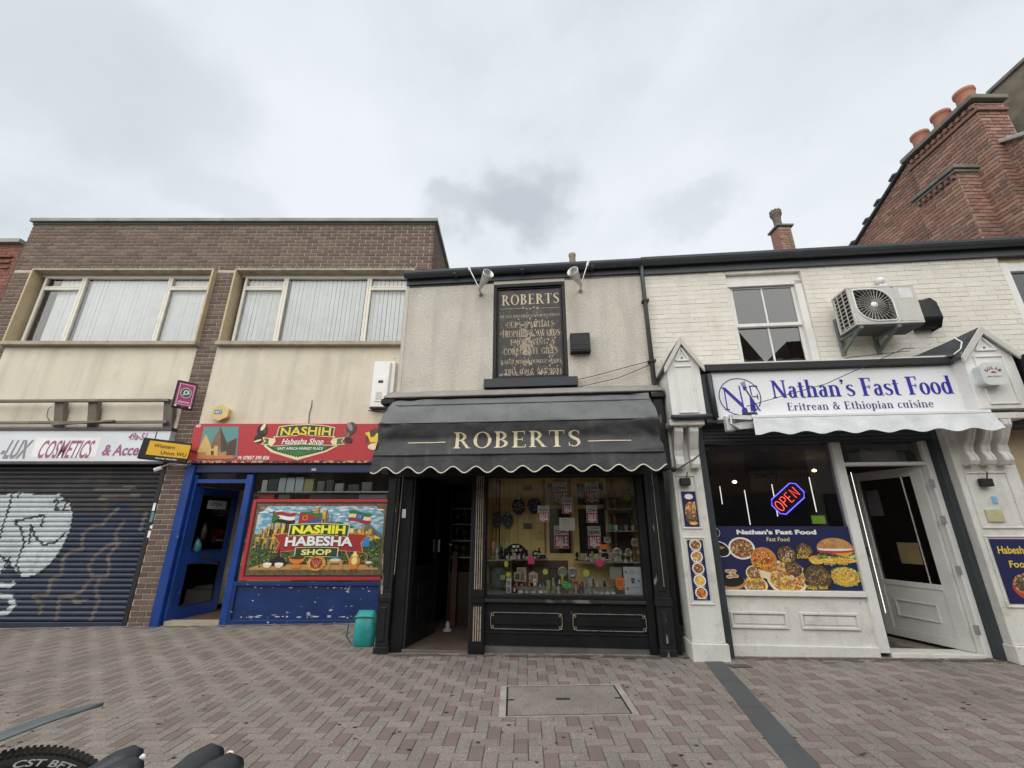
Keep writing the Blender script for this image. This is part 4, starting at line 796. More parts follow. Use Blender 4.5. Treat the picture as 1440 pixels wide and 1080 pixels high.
# banners
q.poly(MP([(.16, .56), (.215, .44), (.19, .31), (.5, .36), (.85, .31), (.83, .44), (.87, .56), (.5, .60)]), Y - .012, 4)
q.poly(MP([(.17, .55), (.225, .44), (.20, .32), (.5, .37), (.84, .32), (.82, .44), (.86, .55), (.5, .59)]), Y - .013, 14)
q.poly(MP([(.275, .53), (.28, .695), (.5, .715), (.73, .69), (.725, .525), (.5, .55)]), Y - .014, 8); q.poly(MP([(.283, .54), (.288, .685), (.5, .705), (.722, .68), (.717, .535), (.5, .56)]), Y - .015, 18)
q.poly(MP([(.345, .25), (.345, .38), (.5, .39), (.665, .38), (.665, .25), (.5, .26)]), Y - .016, 8); q.poly(MP([(.352, .257), (.352, .373), (.5, .383), (.658, .373), (.658, .257), (.5, .267)]), Y - .017, 18)
def mt(s, u0, u1, v0, v1, mi, bold, yy, arc=0): ftext(q, s, m2(u0, 0)[0], m2(u1, 0)[0], m2(0, v0)[1], m2(0, v1)[1], yy, mi, bold=bold, arc=arc)
mt('NASHIH', .305, .70, .565, .675, 19, .045, Y - .0185, .012)
mt('HABESHA', .26, .77, .395, .53, 15, .07, Y - .0185, .012); mt('HABESHA', .265, .765, .40, .525, 7, .04, Y - .0195, .012)
mt('SHOP', .395, .615, .283, .355, 20, .035, Y - .0195, .004)
# pots and bowls
def blobp(pts, mi, yy): q.poly(MP(pts), yy, mi)
blobp([(.17, .14), (.16, .18), (.20, .24), (.222, .26), (.226, .36), (.236, .36), (.24, .26), (.27, .24), (.30, .18), (.29, .14)], 15, Y - .014)
for x in (.16, .245): q.ell(*m2(x, .165), .075, .02, Y - .0165, 7, 14); q.ell(*m2(x, .162), .072, .06, Y - .0155, 8, 14, 0, PI, 2 * PI)
q.ell(*m2(.37, .245), .125, .025, Y - .0175, 13, 18); q.ell(*m2(.37, .24), .135, .09, Y - .0165, 9, 18, 0, PI, 2 * PI); q.ell(*m2(.37, .245), .14, .035, Y - .0160, 10, 18); q.rect(m2(.335, 0)[0], m2(.405, 0)[0], m2(0, .11)[1], m2(0, .16)[1], Y - .0155, 9)
q.ell(*m2(.515, .175), .155, .12, Y - .0165, 4, 24); q.ell(*m2(.515, .175), .105, .085, Y - .0175, 14, 20)
for aa in (-.6, -.2, .2, .6): q.line([m2(.515, .10), (m2(.515, .1)[0] + aa * .12, m2(0, .21)[1])], .012, Y - .019, 10)
blobp([(.60, .10), (.605, .19), (.585, .21), (.72, .21), (.705, .19), (.71, .10), (.695, .10), (.685, .17), (.62, .17), (.615, .10)], 10, Y - .0165); q.ell(*m2(.652, .215), .10, .022, Y - .0175, 8, 14); q.ell(*m2(.655, .235), .065, .035, Y - .0185, 17, 14, 0, 0, PI)
q.ell(*m2(.79, .20), .10, .085, Y - .0165, 9, 18); blobp([(.765, .26), (.785, .33), (.795, .33), (.815, .26)], 20, Y - .0175); q.ell(*m2(.79, .205), .05, .06, Y - .0178, 20, 12); q.rect(m2(.765, 0)[0], m2(.815, 0)[0], m2(0, .10)[1], m2(0, .14)[1], Y - .0168, 9)
q.line(MP([(.75, .22), (.735, .27), (.722, .32)]), .022, Y - .0170, 10); q.line(MP([(.83, .26), (.86, .31), (.885, .27), (.875, .21), (.84, .19)]), .012, Y - .0170, 4); q.ell(*m2(.895, .185), .06, .02, Y - .0168, 8, 12); q.ell(*m2(.895, .18), .055, .05, Y - .0160, 12, 12, 0, PI, 2 * PI)
for i in range(60):
    u = random.uniform(.03, .15) if i % 2 else random.uniform(.87, .96); q.ell(*m2(u, random.uniform(.12, .45)), random.uniform(.012, .03), random.uniform(.01, .025), Y - .0075 - .0001 * (i % 9), random.choice((18, 12, 6, 18)), 8)
q.build('printing', [INK, M('print_bronze_border', (.14, .09, .04), .5, .4, 22, .3, 80), PSKY, FOLI, SAND, BROWN, PGREEN, PWHITE, CREAM, PORANGE, flat('print_tan', (.50, .27, .09)), YEL,
                     M('print_hill', (.10, .15, .14), .5, .35, 9), flat('print_shade', (.06, .035, .02)), REDD, INK, flat('print_flag_blue', (.03, .09, .30)), flat('print_somali_blue', (.03, .22, .60)), PGREEND, flat('print_bright_yellow', (.85, .80, .03)), flat('print_pale_yellow', (.85, .72, .25))], mu)
# alarm box, meter box, cable on left building
al = thing('alarm_box', 'small yellow hexagonal alarm box above the left end of the red sign', 'alarm box', FL, (-5.35, 0, 3.25))
xc, zc = at(FL, 309, 580, -.12); hexp = [(xc + .165 * math.cos(t), zc + .145 * math.sin(t)) for t in [PI / 6 + i * PI / 3 for i in range(6)]]
MB().prism(hexp, -.12, -.0).build('case', M('yellow_alarm_case', (.62, .47, .20), .45, .08, 6), al, bev=.012)
q = MB(); q.rect(xc - .10, xc + .04, zc - .03, zc + .05, -.123, 0); ftext(q, 'ADT', xc - .09, xc + .03, zc - .015, zc + .035, -.125, 1, bold=.03); q.build('badge', [flat('alarm_blue', (.04, .12, .25)), PWHITE], al)
mb_ = thing('meter_box', 'white plastic utility box on cream render left of the roughcast wall', 'meter box', FL, (-2.4, 0, 3.5))
BX(-2.63, -2.22, -.12, -.0, 3.52, 4.42).build('case', UPVC, mb_, bev=.008); BX(-2.56, -2.36, -.135, -.12, 3.62, 4.10).build('door', UPVC, mb_, bev=.005)
BX(-2.51, -2.42, -.14, -.135, 3.98, 4.03).build('vent', BLACKP, mb_); BX(-2.53, -2.42, -.14, -.135, 3.66, 3.80).build('label_plate', PLAST, mb_); BX(-2.63, -2.30, -.13, .0, 3.49, 3.515).build('base_gap', BLACKP, mb_)
MB().tube([(-2.32, -.14, 4.38), (-2.33, -.15, 3.6)], .03, 8).build('pipe', UPVC, mb_)
x0, z0 = at(FL, 439, 563, -.01); x1, z1 = at(FL, 435, 594, -.01)
MB().tube([(x0, -.012, z0), (x0 + .01, -.02, z0 - .12), (x0 - .01, -.02, z0 - .25), (x1, -.02, z1 - .1)], .007, 6).solo('cable', 'thin dark cable hanging on the render above the red sign', 'cable', DARKGREY, FL, (x0, 0, z0))
x0, z0 = at(FL, 518, 577, -.02); x1, z1 = at(FL, 541, 580, -.02)
MB().tube([(x0, -.02, z0), (x1, -.02, z1)], .006, 6).solo('cable', 'short cable on the render just below the meter box', 'cable', DARKGREY, FL, (x0, 0, z0))
# turquoise bag on pavement
bg = thing('cool_bag', 'turquoise insulated bag standing on the paving against black pilaster', 'bag', FW, (-1.93, 6.30, -.03))
m = MB(); P = []
for i, (z, w_, d) in enumerate(((-.03, .12, .10), (0.0, .145, .12), (.15, .14, .12), (.27, .135, .11), (.33, .12, .07), (.375, .10, .015))):
    for k in range(16):
        t = 2 * PI * k / 16; cs, sn = math.cos(t), math.sin(t); e_ = .55
        P.append((-1.90 + w_ * math.copysign(abs(cs) ** e_, cs) * (1 + .05 * math.sin(z * 31 + k * 1.7)) - (z * .05 if z > .2 else 0), 6.30 + d * math.copysign(abs(sn) ** e_, sn), z))
m.add(P, [(i * 16 + k, i * 16 + (k + 1) % 16, (i + 1) * 16 + (k + 1) % 16, (i + 1) * 16 + k) for i in range(5) for k in range(16)] + [tuple(80 + k for k in range(16))])
TEAL = M('turquoise_nylon', (.02, .30, .29), .5, .2, 9, .1, 60, .006, 14); m.build('body', TEAL, bg, smooth=True)
MB().tube([(-2.05, 6.26, .28), (-2.12, 6.24, .22), (-2.13, 6.24, .08), (-2.07, 6.26, .0)], .009, 6).build('strap', M('dark_teal_webbing', (.01, .12, .12), .7), bg)
MB().tube([(-2.06, 6.22, .30), (-1.93, 6.18, .315), (-1.80, 6.22, .30)], .008, 6).build('zip', M('dark_teal_webbing', (.01, .12, .12), .7), bg)
# ================================================================== ROBERTS BUILDING (black shop)
def rp(px, py, y=0.): return at(FR, px, py, y)
Bb = thing('rendered_building', 'narrow two storey building with beige roughcast upper wall above black awning', 'building', FR, (.13, 0, 0))
RX0, RX1 = -1.69, 1.95
SX0, SX1, SZ0, SZ1 = -.285, .81, 3.42, 5.0
w_ = MB()
w_.box(RX0, SX0 - .001, .0, .3, 3.0, 5.10); w_.box(SX1 + .001, RX1, .0, .3, 3.0, 5.10); w_.box(SX0 - .001, SX1 + .001, .02, .3, 3.0, SZ0); w_.box(SX0 - .001, SX1 + .001, .10, .3, SZ0, 5.10)
w_.build('wall', ROUGH, Bb)
BX(RX0, RX0 + .2, .3, 8, -.2, 5.1).build('side_wall', ROUGH, Bb)
BX(SX0 - .001, SX1 + .001, -.006, .10, SZ1, 5.075).build('smooth_band', SMOOTHR, Bb)
BX(RX0 - .004, RX0 + .05, -.008, .0, 3.2, 5.08).build('corner_bead', SMOOTHR, Bb)
MB().xprism([(.0, 5.12), (3.6, 6.55), (3.6, 6.45), (.0, 5.02)], RX0, RX1).build('roof', SLATE, Bb)
# fascia board and gutter, shared run along both white buildings
g_ = MB(); g_.box(RX0 + .01, RX1, -.035, .03, 5.06, 5.17)
g_.build('fascia_board', GUT, Bb)
g_ = MB(); pr = [(-.035 - .115 * math.cos(t) * 1 - .0, 5.235 - .085 * math.sin(t)) for t in [i * PI / 8 for i in range(9)]]
g_.xprism([(-.04, 5.245)] + [(-.105 - .075 * math.cos(t), 5.225 - .09 * math.sin(t)) for t in [i * PI / 8 for i in range(9)]], RX0 - .0, RX1 - .002)
g_.build('gutter', GUT, Bb, bev=.003)
for u in (-.9, .15, 1.2): BX(u, u + .05, -.19, -.03, 5.125, 5.135).build('gutter_bracket', GUT, Bb)
# sign in blind window
ss = thing('sign_panel', 'weathered black lettered panel in blind window reading ROBERTS', 'sign', FR, (.26, 0, 3.4))
BOARD = M('weathered_sign_board', (.020, .018, .017), .5, .4, 6, .2, 50, dirt=[((.10, .08, .06), 9, .52, .68, .5)])
BX(SX0 + .05, SX1 - .05, .055, .095, SZ0 + .05, SZ1 - .05).build('board', BOARD, ss)
fr = MB(); fr.frame(SX0 + .002, SX1 - .002, SZ0 + .002, SZ1 - .002, .048, .0, .098); fr.build('frame', BLACK, ss, bev=.004)
fr = MB(); fr.frame(SX0 + .052, SX1 - .052, SZ0 + .052, SZ1 - .052, .022, .03, .054); fr.build('inner_moulding', BLACK, ss, bev=.004)
BX(SX0 - .11, SX1 + .12, -.10, .018, 3.285, 3.418).build('sill', M('blue_black_sill', (.020, .022, .030), .5, .2, 4), ss, bev=.006)
q = MB(); y = .054
stext(q, 'ROBERTS', -.165, .725, 4.665, 4.84, y, 0, .08)
q.line([(-.19, 4.60), (.15, 4.60)], .006, y, 1); q.line([(.40, 4.59), (.74, 4.585)], .006, y, 1)
for k in range(5): q.ell(.275 + (k - 2) * .055, 4.595 + .012 * math.cos(k * 2), .024, .010, y - .0002 * k, 1, 10, .5 * (k - 2))
FW_ = M('worn_gilt_lettering', (.42, .34, .22), .6, .3, 9, .25, 60, dirt=[((.05, .04, .03), 17, .58, .70, .6)])
for s, a, b, z, h, k in (('THE MIDLANDS PRESENTATION SPECIALISTS', -.20, .73, 4.445, .045, .02), ('·CUPS & MEDALS·', -.12, .66, 4.275, .095, .05), ('·TROPHIES & AWARDS·', -.19, .74, 4.12, .105, .04), ('ENGRAVING', -.03, .53, 3.985, .095, .06),
                         ('·CORPORATE GIFTS·', -.16, .70, 3.835, .10, .05), ('LARGE SHOWROOM UPSTAIRS', -.16, .72, 3.69, .06, .03)):
    stext(q, s, a, b, z, z + h, y, 1, k)
ftext(q, 'TEL:  0116  262 9031', -.12, .71, 3.525, 3.61, y, 1)
q.build('lettering', [GOLD, FW_], ss)
# flaked patches of board where paint is lost
fl = MB()
for i in range(520):
    t = random.random(); z = 3.50 + 1.05 * t ** 1.25; x = .26 + random.gauss(0, .23); s_ = random.uniform(.003, .013)
    if i % 3 == 0: x, z = .22 + random.gauss(0, .05), 4.02 + random.gauss(0, .14); s_ *= 1.3
    elif i % 7 == 0: x, z = .60 + random.gauss(0, .025), random.uniform(3.65, 4.25)
    elif i % 5 == 0: z = 3.50 + abs(random.gauss(0, .03)); x = random.uniform(-.19, .72)
    if -.20 < x < .73 and 3.5 < z < 4.6:
        fl.poly([(x + s_ * random.uniform(.5, 1.3) * math.cos(a), z + s_ * random.uniform(.6, 2) * math.sin(a)) for a in [j * PI / 3 for j in range(6)]], .0532 - .00007 * (i % 11), i % 3)
fl.build('flaked_patches', [flat('flake_buff', (.33, .27, .20)), flat('flake_orange', (.30, .20, .12)), flat('flake_pale', (.42, .37, .30))], ss, kind='stuff')
# black louvred box
vb = thing('vent_box', 'small black louvred alarm box on the roughcast right of the lettered panel', 'box', FR, (.99, 0, 3.78))
BX(.85, 1.13, -.12, 0, 3.80, 4.07).build('case', BLACK, vb, bev=.01); BX(.845, 1.135, -.125, 0, 3.785, 3.80).build('base', BLACK, vb)
for k in range(8): BX(.875 + k * .03, .892 + k * .03, -.126, -.12, 3.88, 4.03).build('louvre', BLACKP, vb)
# floodlights
def flood(label, ap, mc_, arm, yA=-.12):
    (a0, a1), (b0, b1), (c0, c1) = rp(*ap, -.16), rp(*mc_, -.42), rp(*arm, -.20)
    A = Vector((a0, -.16, a1)); Bc = Vector((b0, -.42, b1)); Cc = Vector((c0, -.20, c1)); t = thing('floodlight', label, 'floodlight', FR, A, 'silver floodlights above the lettered panel'); ax = Bc - A; L = ax.length
    MB().lathe([(.012, -.02), (.022, .0), (.035, L * .25), (.060, L * .6), (.082, L * .92), (.085, L), (.078, L), (.055, L * .6), (.02, L * .2)], A, ax, 18).build('reflector', ALU, t, smooth=True)
    k = MB(); k.tube([Cc, Cc + (A - Cc) * .5 + Vector((0, -.02, 0)), A], .009, 8); k.tube([A + Vector((0, .16, -.01)), A], .014, 8); k.build('arm', ALU, t)
    d = (A - Cc).normalized(); MB().tube([Cc - d * .02, Cc + d * .06], .018, 10).build('arm_cap', UPVC, t)
    MB().lathe([(.035, 0), (.035, .012), (.02, .03)], A + Vector((0, .158, -.01)), (0, -1, 0), 12).build('wall_plate', STEEL, t)
flood('left floodlight of two, silver, hanging beneath gutter left of lettered panel', (674, 406), (687, 384), (659, 376))
flood('right floodlight of two, silver, hanging beneath gutter right of lettered panel', (817, 401), (805, 381), (827, 369))
# cables across the render
for pts, lab in ((((690, 553), (760, 545), (830, 530), (912, 508)), 'upper thin cable sagging from the panel sill across the roughcast to the drainpipe'), (((640, 558), (740, 552), (810, 545), (868, 532), (912, 514)), 'lower thin cable running along the ledge above black awning')):
    P = [];
    for p_ in pts: x, z = rp(*p_, -.06); P.append((x, -.06 if p_ is not pts[0] else -.12, z))
    MB().tube(P, .005, 6).solo('cable', lab, 'cable', BLACKP, FR, P[0])
# drainpipe
dp = thing('drainpipe', 'dark grey drainpipe between the roughcast wall and cream painted brick', 'drainpipe', FR, (1.97, -.06, 3))
MB().tube([(1.965, -.10, 5.15), (1.97, -.06, 5.0), (1.975, -.06, 2.95)], .027, 10).build('pipe', M('grey_downpipe', (.075, .08, .085), .5, .15, 4), dp, smooth=True)
for z in (4.55, 3.6): BX(1.925, 2.02, -.10, 0, z, z + .03).build('clip', BLACKP, dp)
# ---- ledge, fascia and black surround
bf = thing('black_shop_front', 'black traditional shop front with gilt lined pilasters, panelled riser and open doorway', 'shop front', FR, (.13, 0, -.02))
MB().xprism([(0.0, 3.285), (-.04, 3.275), (-.32, 3.125), (-.32, 3.105), (0, 3.105)], RX0 - .06, RX1 + .05).build('lead_ledge', LEAD, bf, bev=.004)
p = MB(); p.box(RX0 + .02, RX1 - .02, -.10, .25, 2.06, 3.10); p.build('fascia', BLACKP, bf)
p = MB(); p.box(RX0 - .10, RX0 + .10, -.31, 0, 3.02, 3.10); p.box(RX0 - .06, RX0 + .08, -.26, -.0, 2.10, 3.02); p.build('console', BLACK, bf, bev=.01)
p = MB(); p.box(RX1 - .10, RX1 + .08, -.31, 0, 3.02, 3.10); p.box(RX1 - .08, RX1 + .06, -.26, -.0, 2.10, 3.02); p.build('console', BLACKW, bf, bev=.01)
def pil(x0, x1, zb, lab=None, wornm=BLACKW, lines=(), d=.08):
    m = MB(); m.box(x0, x1, -d, .12, .60, 2.10); m.box(x0 - .01, x1 + .01, -d - .02, .12, .54, .60); m.box(x0, x1, -d - .006, .12, zb + .10, .54); m.box(x0 - .008, x1 + .008, -d - .016, .12, zb, zb + .10)
    m.box(x0 - .008, x1 + .008, -d - .012, .12, .60, .63)
    o = m.build('pilaster', wornm, bf, bev=.004)
    w2 = x1 - x0
    if lines:
        l = MB()
        for f_ in lines:
            xx = x0 + w2 * f_; l.box(xx - .0055, xx + .0055, -d - .003, -d, .69, 2.08); l.box(xx - .0065, xx + .0065, -d - .010, -d - .006, zb + .14, .50)
        l.build('gilt_flutes', LINEG, o)
    else:
        l = MB(); l.box(x0 + w2 * .3, x0 + w2 * .7, -d - .012, -d, .70, 2.06); l.box(x0 + w2 * .28, x0 + w2 * .72, -d - .02, -d - .006, zb + .16, .48); l.build('raised_panel', wornm, o, bev=.005)
    return o
pil(-1.66, -1.50, -.05); pil(1.70, 1.875, .0, d=.09)
pil(-.505, -.335, -.01, lines=(.28, .44, .60, .76), d=.06, wornm=BLACK)
BX(-1.49, -1.34, -.02, .12, -.05, 2.06).build('post', BLACK, bf, bev=.004); BX(1.60, 1.69, -.03, .12, .0, 2.06).build('post', BLACK, bf, bev=.004); BX(1.885, 1.96, -.02, .1, .0, 2.6).build('post', BLACK, bf)
x0, z0 = rp(568, 722, -.025); BX(x0 - .025, x0 + .025, -.025, -.02, z0 - .055, z0 + .055).build('sticker', PWHITE, bf)
l = MB(); l.tube([rp(567, 670, -.10)[0:1] + (-.10, 2.06), (-1.475, -.10, .85)], .0045, 5); l.build('gilt_cord', LINEG, bf)
x_, z_ = rp(916, 668, -.1); MB().tube([(1.80, -.11, 2.06), (1.81, -.11, .75)], .004, 5).build('gilt_cord', LINEG, bf)
# window
WX0, WX1, WZ_0, WZ_1 = -.325, 1.59, .625, 2.05
MB().rect(WX0, WX1, WZ_0, WZ_1, .03).build('window_pane', GLASS, bf)
m = MB(); m.box(WX0 - .014, WX0, .0, .07, WZ_0, WZ_1); m.box(WX1, WX1 + .008, .0, .07, WZ_0, WZ_1); m.box(WX0, WX1, -.03, .10, .585, WZ_0); m.build('window_frame', BLACK, bf, bev=.003)
BX(WX0 - .014, 1.60, -.055, .10, .548, .584).build('window_sill', M('rubbed_black_sill', (.03, .028, .026), .4, .3, 4, .2, 60, dirt=[((.28, .25, .20), 3, .55, .6, .5)]), bf, bev=.005)
BX(WX0, WX1, .032, .06, .628, .64).build('glazing_bead', M('grey_bead', (.18, .18, .18), .5), bf)
m = MB(); m.box(-.34, 1.60, .0, .12, .08, .548); m.build('stall_riser', BLACK, bf); BX(-.34, 1.60, -.012, .0, .205, .222).build('riser_rail', BLACK, bf, bev=.003)
BX(-.34, 1.60, .01, .12, -.03, .08).build('plinth', M('grey_cement_plinth', (.10, .10, .10), .9, .2, 5), bf)
for a, b in ((-.27, .615), (.72, 1.595)):
    pl_ = MB(); pl_.frame(a, b, .245, .445, .02, -.014, .0); pl_.box(a + .06, b - .06, -.016, .0, .30, .385); po = pl_.build('riser_panel', BLACK, bf, bev=.005)
    l = MB(); c_ = .035; A, B_, C_, D_ = a + .012, b - .012, .257, .433
    l.line([(A + c_, C_), (B_ - c_, C_), (B_ - c_, C_ + c_), (B_, C_ + c_), (B_, D_ - c_), (B_ - c_, D_ - c_), (B_ - c_, D_), (A + c_, D_), (A + c_, D_ - c_), (A, D_ - c_), (A, C_ + c_), (A + c_, C_ + c_)], .0052, -.0165, 0, True)
    for xx, zz in ((A + .013, C_ + .013), (B_ - .013, C_ + .013), (A + .013, D_ - .013), (B_ - .013, D_ - .013)): l.ell(xx, zz, .011, .011, -.0168, 0, 10)
    l.build('gilt_border', LINEG, po)
# doorway
m = MB(); m.box(-1.34, -1.31, .0, 1.9, -.05, 2.1); m.box(-.56, -.53, .12, 2.6, -.05, 2.1); m.build('lobby_side', BLACKP, bf)
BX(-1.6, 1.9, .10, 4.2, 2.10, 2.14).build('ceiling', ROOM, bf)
BX(-1.34, -.53, .0, 1.1, -.03, .012).build('doorway_floor', M('brown_doormat', (.085, .055, .038), .95, .3, 4, .3, 90), bf); BX(-1.34, -.53, -.02, .0, -.03, .016).build('threshold', M('worn_brass_strip', (.13, .11, .08), .5), bf, bev=.003)
BX(-1.6, 1.9, 1.1, 4.2, -.03, .006).build('shop_floor', M('grey_shop_carpet', (.06, .065, .06), .95), bf)
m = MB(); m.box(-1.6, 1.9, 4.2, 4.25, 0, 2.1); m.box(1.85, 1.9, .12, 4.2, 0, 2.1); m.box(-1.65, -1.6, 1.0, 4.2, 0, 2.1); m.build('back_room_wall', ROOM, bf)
DM2 = Matrix.Translation((-1.30, .10, .02)) @ Matrix.Rotation(math.radians(80), 4, 'Z')
def r2(bx):
    bx(0, .09, 0, 2.0); bx(.68, .77, 0, 2.0); bx(.09, .68, 0, .16); bx(.09, .68, .80, .90); bx(.09, .68, 1.92, 2.0); bx(.09, .68, .16, .80, .01, .035); bx(.18, .59, .26, .42, -.008, .01); bx(.18, .59, .50, .70, -.008, .01)
d, bx = leaf(bf, DM2, .77, 2.0, [BLACK], r2, lab='black glazed door standing open into the shop')
pn = MB(); bx(.09, .68, .90, 1.92, .015, .02, 0, pn); pn.build('pane', GLASS, d); hd = MB(); bx(.70, .72, 1.05, 1.22, -.04, -.01, 0, hd); hd.build('handle', STEEL, d)
# shelves of trophies deep in the doorway
cab = thing('display_cabinet', 'dark wooden display cabinet just inside the black doorway', 'cabinet', FR, (-.8, 1.6, 0))
m = MB(); m.box(-1.12, -.62, 1.75, 1.8, 0, 2.0); m.box(-1.14, -1.11, 1.4, 1.8, 0, 2.0); m.box(-1.12, -.62, 1.4, 1.8, .0, .75); m.build('carcass', M('dark_red_brown_wood', (.028, .015, .010), .5, .2, 4), cab)
for z in (.95, 1.2, 1.45, 1.7): BX(-1.11, -.62, 1.42, 1.75, z, z + .012).build('shelf', STEEL, cab)
for k in range(12):
    x = -1.05 + (k % 4) * .13; z = .962 + (k // 4) * .25 + .25 * 0; hh = random.uniform(.12, .19)
    MB().lathe([(.03, 0), (.03, .03), (.008, .04), (.008, hh * .5), (.035, hh * .7), (.04, hh), (.001, hh)], (x, 1.5, z), n=10).solo('trophy', 'dim silver trophy cup inside the black doorway, ' + ('bottom', 'middle', 'top')[k // 4] + ' shelf, ' + ORD[k % 4], 'trophy', M('dim_pewter', (.12, .12, .11), .4, metal=.5), FR, (x, 1.5, z), group='trophies in the doorway cabinet')
pst = MB(); pst.box(-1.06, -.98, 1.30, 1.38, .0, 1.05); pst.solo('wooden_post', 'reddish wooden post dimly seen inside the black doorway', 'post', M('dark_red_brown_post', (.09, .035, .02), .45), FR, (-1.02, 1.34, 0))
for i, (px, py, lb) in enumerate(((600, 762, 'left'), (634, 766, 'right'))):
    x, z = rp(px, py, 1.25); BX(x - .03, x + .03, 1.25, 1.26, z - .006, z + .006).solo('painted_glint', lb + ' small painted glint of light inside the black doorway', 'fitting', M('glint_white', (.85, .85, .85), .4), FR, (x, 1.25, z))  # pale bars painted to stand for glints of light
hm_ = MB().lathe([(.065, 0), (.065, .02), (.03, .035), (.032, .09), (.02, .10), (.02, .12)], (-1.02, 1.0, .012), n=14); hm_.solo('door_stop', 'small pale pedestal on floor just inside the black doorway', 'pedestal', M('pale_pink_plaster', (.42, .33, .30), .6), FR, (-1.02, 1.0, .012), smooth=True)
# ---- awning
aw = thing('awning', 'black cloth awning with scalloped cream edge and ROBERTS lettering', 'awning', FR, (.1, -.3, 2.0))
prof = [(-.20, 3.095), (-.30, 3.065), (-.50, 2.90), (-.70, 2.66), (-.735, 2.635), (-.70, 2.44), (-.785, 2.235)]
def awp(t):      # t 0..1 along the profile
    n = len(prof) - 1; i = min(int(t * n), n - 1); f_ = t * n - i; a, b = prof[i], prof[i + 1]; return a[0] + (b[0] - a[0]) * f_, a[1] + (b[1] - a[1]) * f_
AX0, AX1 = -1.61, 1.815; NX, NT = 90, 36
def sag(u, t):
    e = 0; s = (u - AX0) / (AX1 - AX0)
    if t > .62: e += .018 * math.sin(min(1, (t - .62) / .38) * PI)
    dn = min(s, 1 - s) * 3.4
    k = math.exp(-(dn / .33) ** 2)
    f = mnoise.noise(Vector((u * 3.5 + 9 + t * 5, t * 9 - u * 2.2, 3.3))) * (.015 + .036 * k)
    f += .006 * mnoise.noise(Vector((u * 1.3, t * 16, 1)))
    q_ = (u if s < .5 else -u) * 1.0
    f += .011 * k * math.sin(26 * (q_ * .9 + t * 1.5) + 3 * mnoise.noise(Vector((u * 4, t * 5, 7)))) * (1 if t > .5 else .3)
    return f * (1 if .04 < t < .985 else 0) + e * 0 + (.012 * math.sin((t - .62) * 16) if t > .62 else .010 * math.sin(t * 20)) 
V_, Fc = [], []
for j in range(NT + 1):
    t = j / NT
    for i in range(NX + 1):
        u = AX0 + (AX1 - AX0) * i / NX; y, z = awp(t); s = sag(u, t); sh_ = max(0, 1 - t * 3.2) * .0
        V_.append((u, y - s * .9, z + s * .25))
Fc = [(j * (NX + 1) + i, j * (NX + 1) + i + 1, (j + 1) * (NX + 1) + i + 1, (j + 1) * (NX + 1) + i) for j in range(NT) for i in range(NX)]
m = MB(); m.add(V_, Fc); 
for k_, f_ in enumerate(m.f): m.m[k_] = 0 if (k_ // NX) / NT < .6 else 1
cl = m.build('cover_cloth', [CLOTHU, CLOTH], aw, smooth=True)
# fold ridges / seams
sm_ = MB()
for t in (.28, .665): 
    y, z = awp(t); sm_.tube([(AX0, y - .012, z), (0, y - .014, z - .002), (AX1, y - .012, z)], .006, 6)
y, z = awp(1.0); sm_.tube([(AX0, y - .004, z + .002), (AX1, y - .004, z + .002)], .012, 8); sm_.build('frame_tube', CLOTH, aw)
for xs, sg_ in ((AX0, -1), (AX1, 1)):
    g_ = MB(); P = [awp(j / NT) for j in range(NT + 1)]; cy_, cz_2 = -.16, 2.28; K = 8; Vv = []
    for j, (y, z) in enumerate(P):
        for k in range(K + 1):
            f_ = k / K; b_ = math.sin(f_ * PI) * .045 * mnoise.noise(Vector((j * .3, k * .5, sg_ * 5))) * 2
            Vv.append((xs + b_, y + (cy_ - y) * f_, z + (cz_2 - z) * f_))
    g_.add(Vv, [(j * (K + 1) + k, j * (K + 1) + k + 1, (j + 1) * (K + 1) + k + 1, (j + 1) * (K + 1) + k) for j in range(NT) for k in range(K)])
    g_.build('side_cloth', CLOTH, aw, smooth=True)
NW = 12.6; vv = []; ff = []; KX = 260; pip = []
for i in range(KX + 1):
    s = i / KX; u = AX0 - .01 + (AX1 - AX0 + .02) * s; ph = s * NW * 2 * PI + .6; zl = 2.060 - .036 * math.sin(ph) - .006
    yw = -.782 - .006 * math.sin(u * 7)
    for j in range(5): z = 2.232 + (zl - 2.232) * j / 4; vv.append((u, yw - .010 * j / 4 + .004 * mnoise.noise(Vector((u * 6, z * 9, 0))), z))
    pip.append((u, yw - .013, zl))
ff = [(i * 5 + j, (i + 1) * 5 + j, (i + 1) * 5 + j + 1, i * 5 + j + 1) for i in range(KX) for j in range(4)]
MB().add(vv, ff).build('valance', CLOTH, aw, smooth=True)
MB().tube(pip, .0075, 6).build('piping', PIPING, aw, smooth=True)
q = MB(); stext(q, 'ROBERTS', -.645, .895, 2.315, 2.515, 0, 0, .10)
for xa, xb, zz in ((-1.22, -.745, 2.397), (.97, 1.47, 2.381)):
    for k in range(24):
        a, b = xa + (xb - xa) * k / 24, xa + (xb - xa) * (k + 1) / 24; q.rect(a, b, zz - .006, zz + .006, -.003, 0)
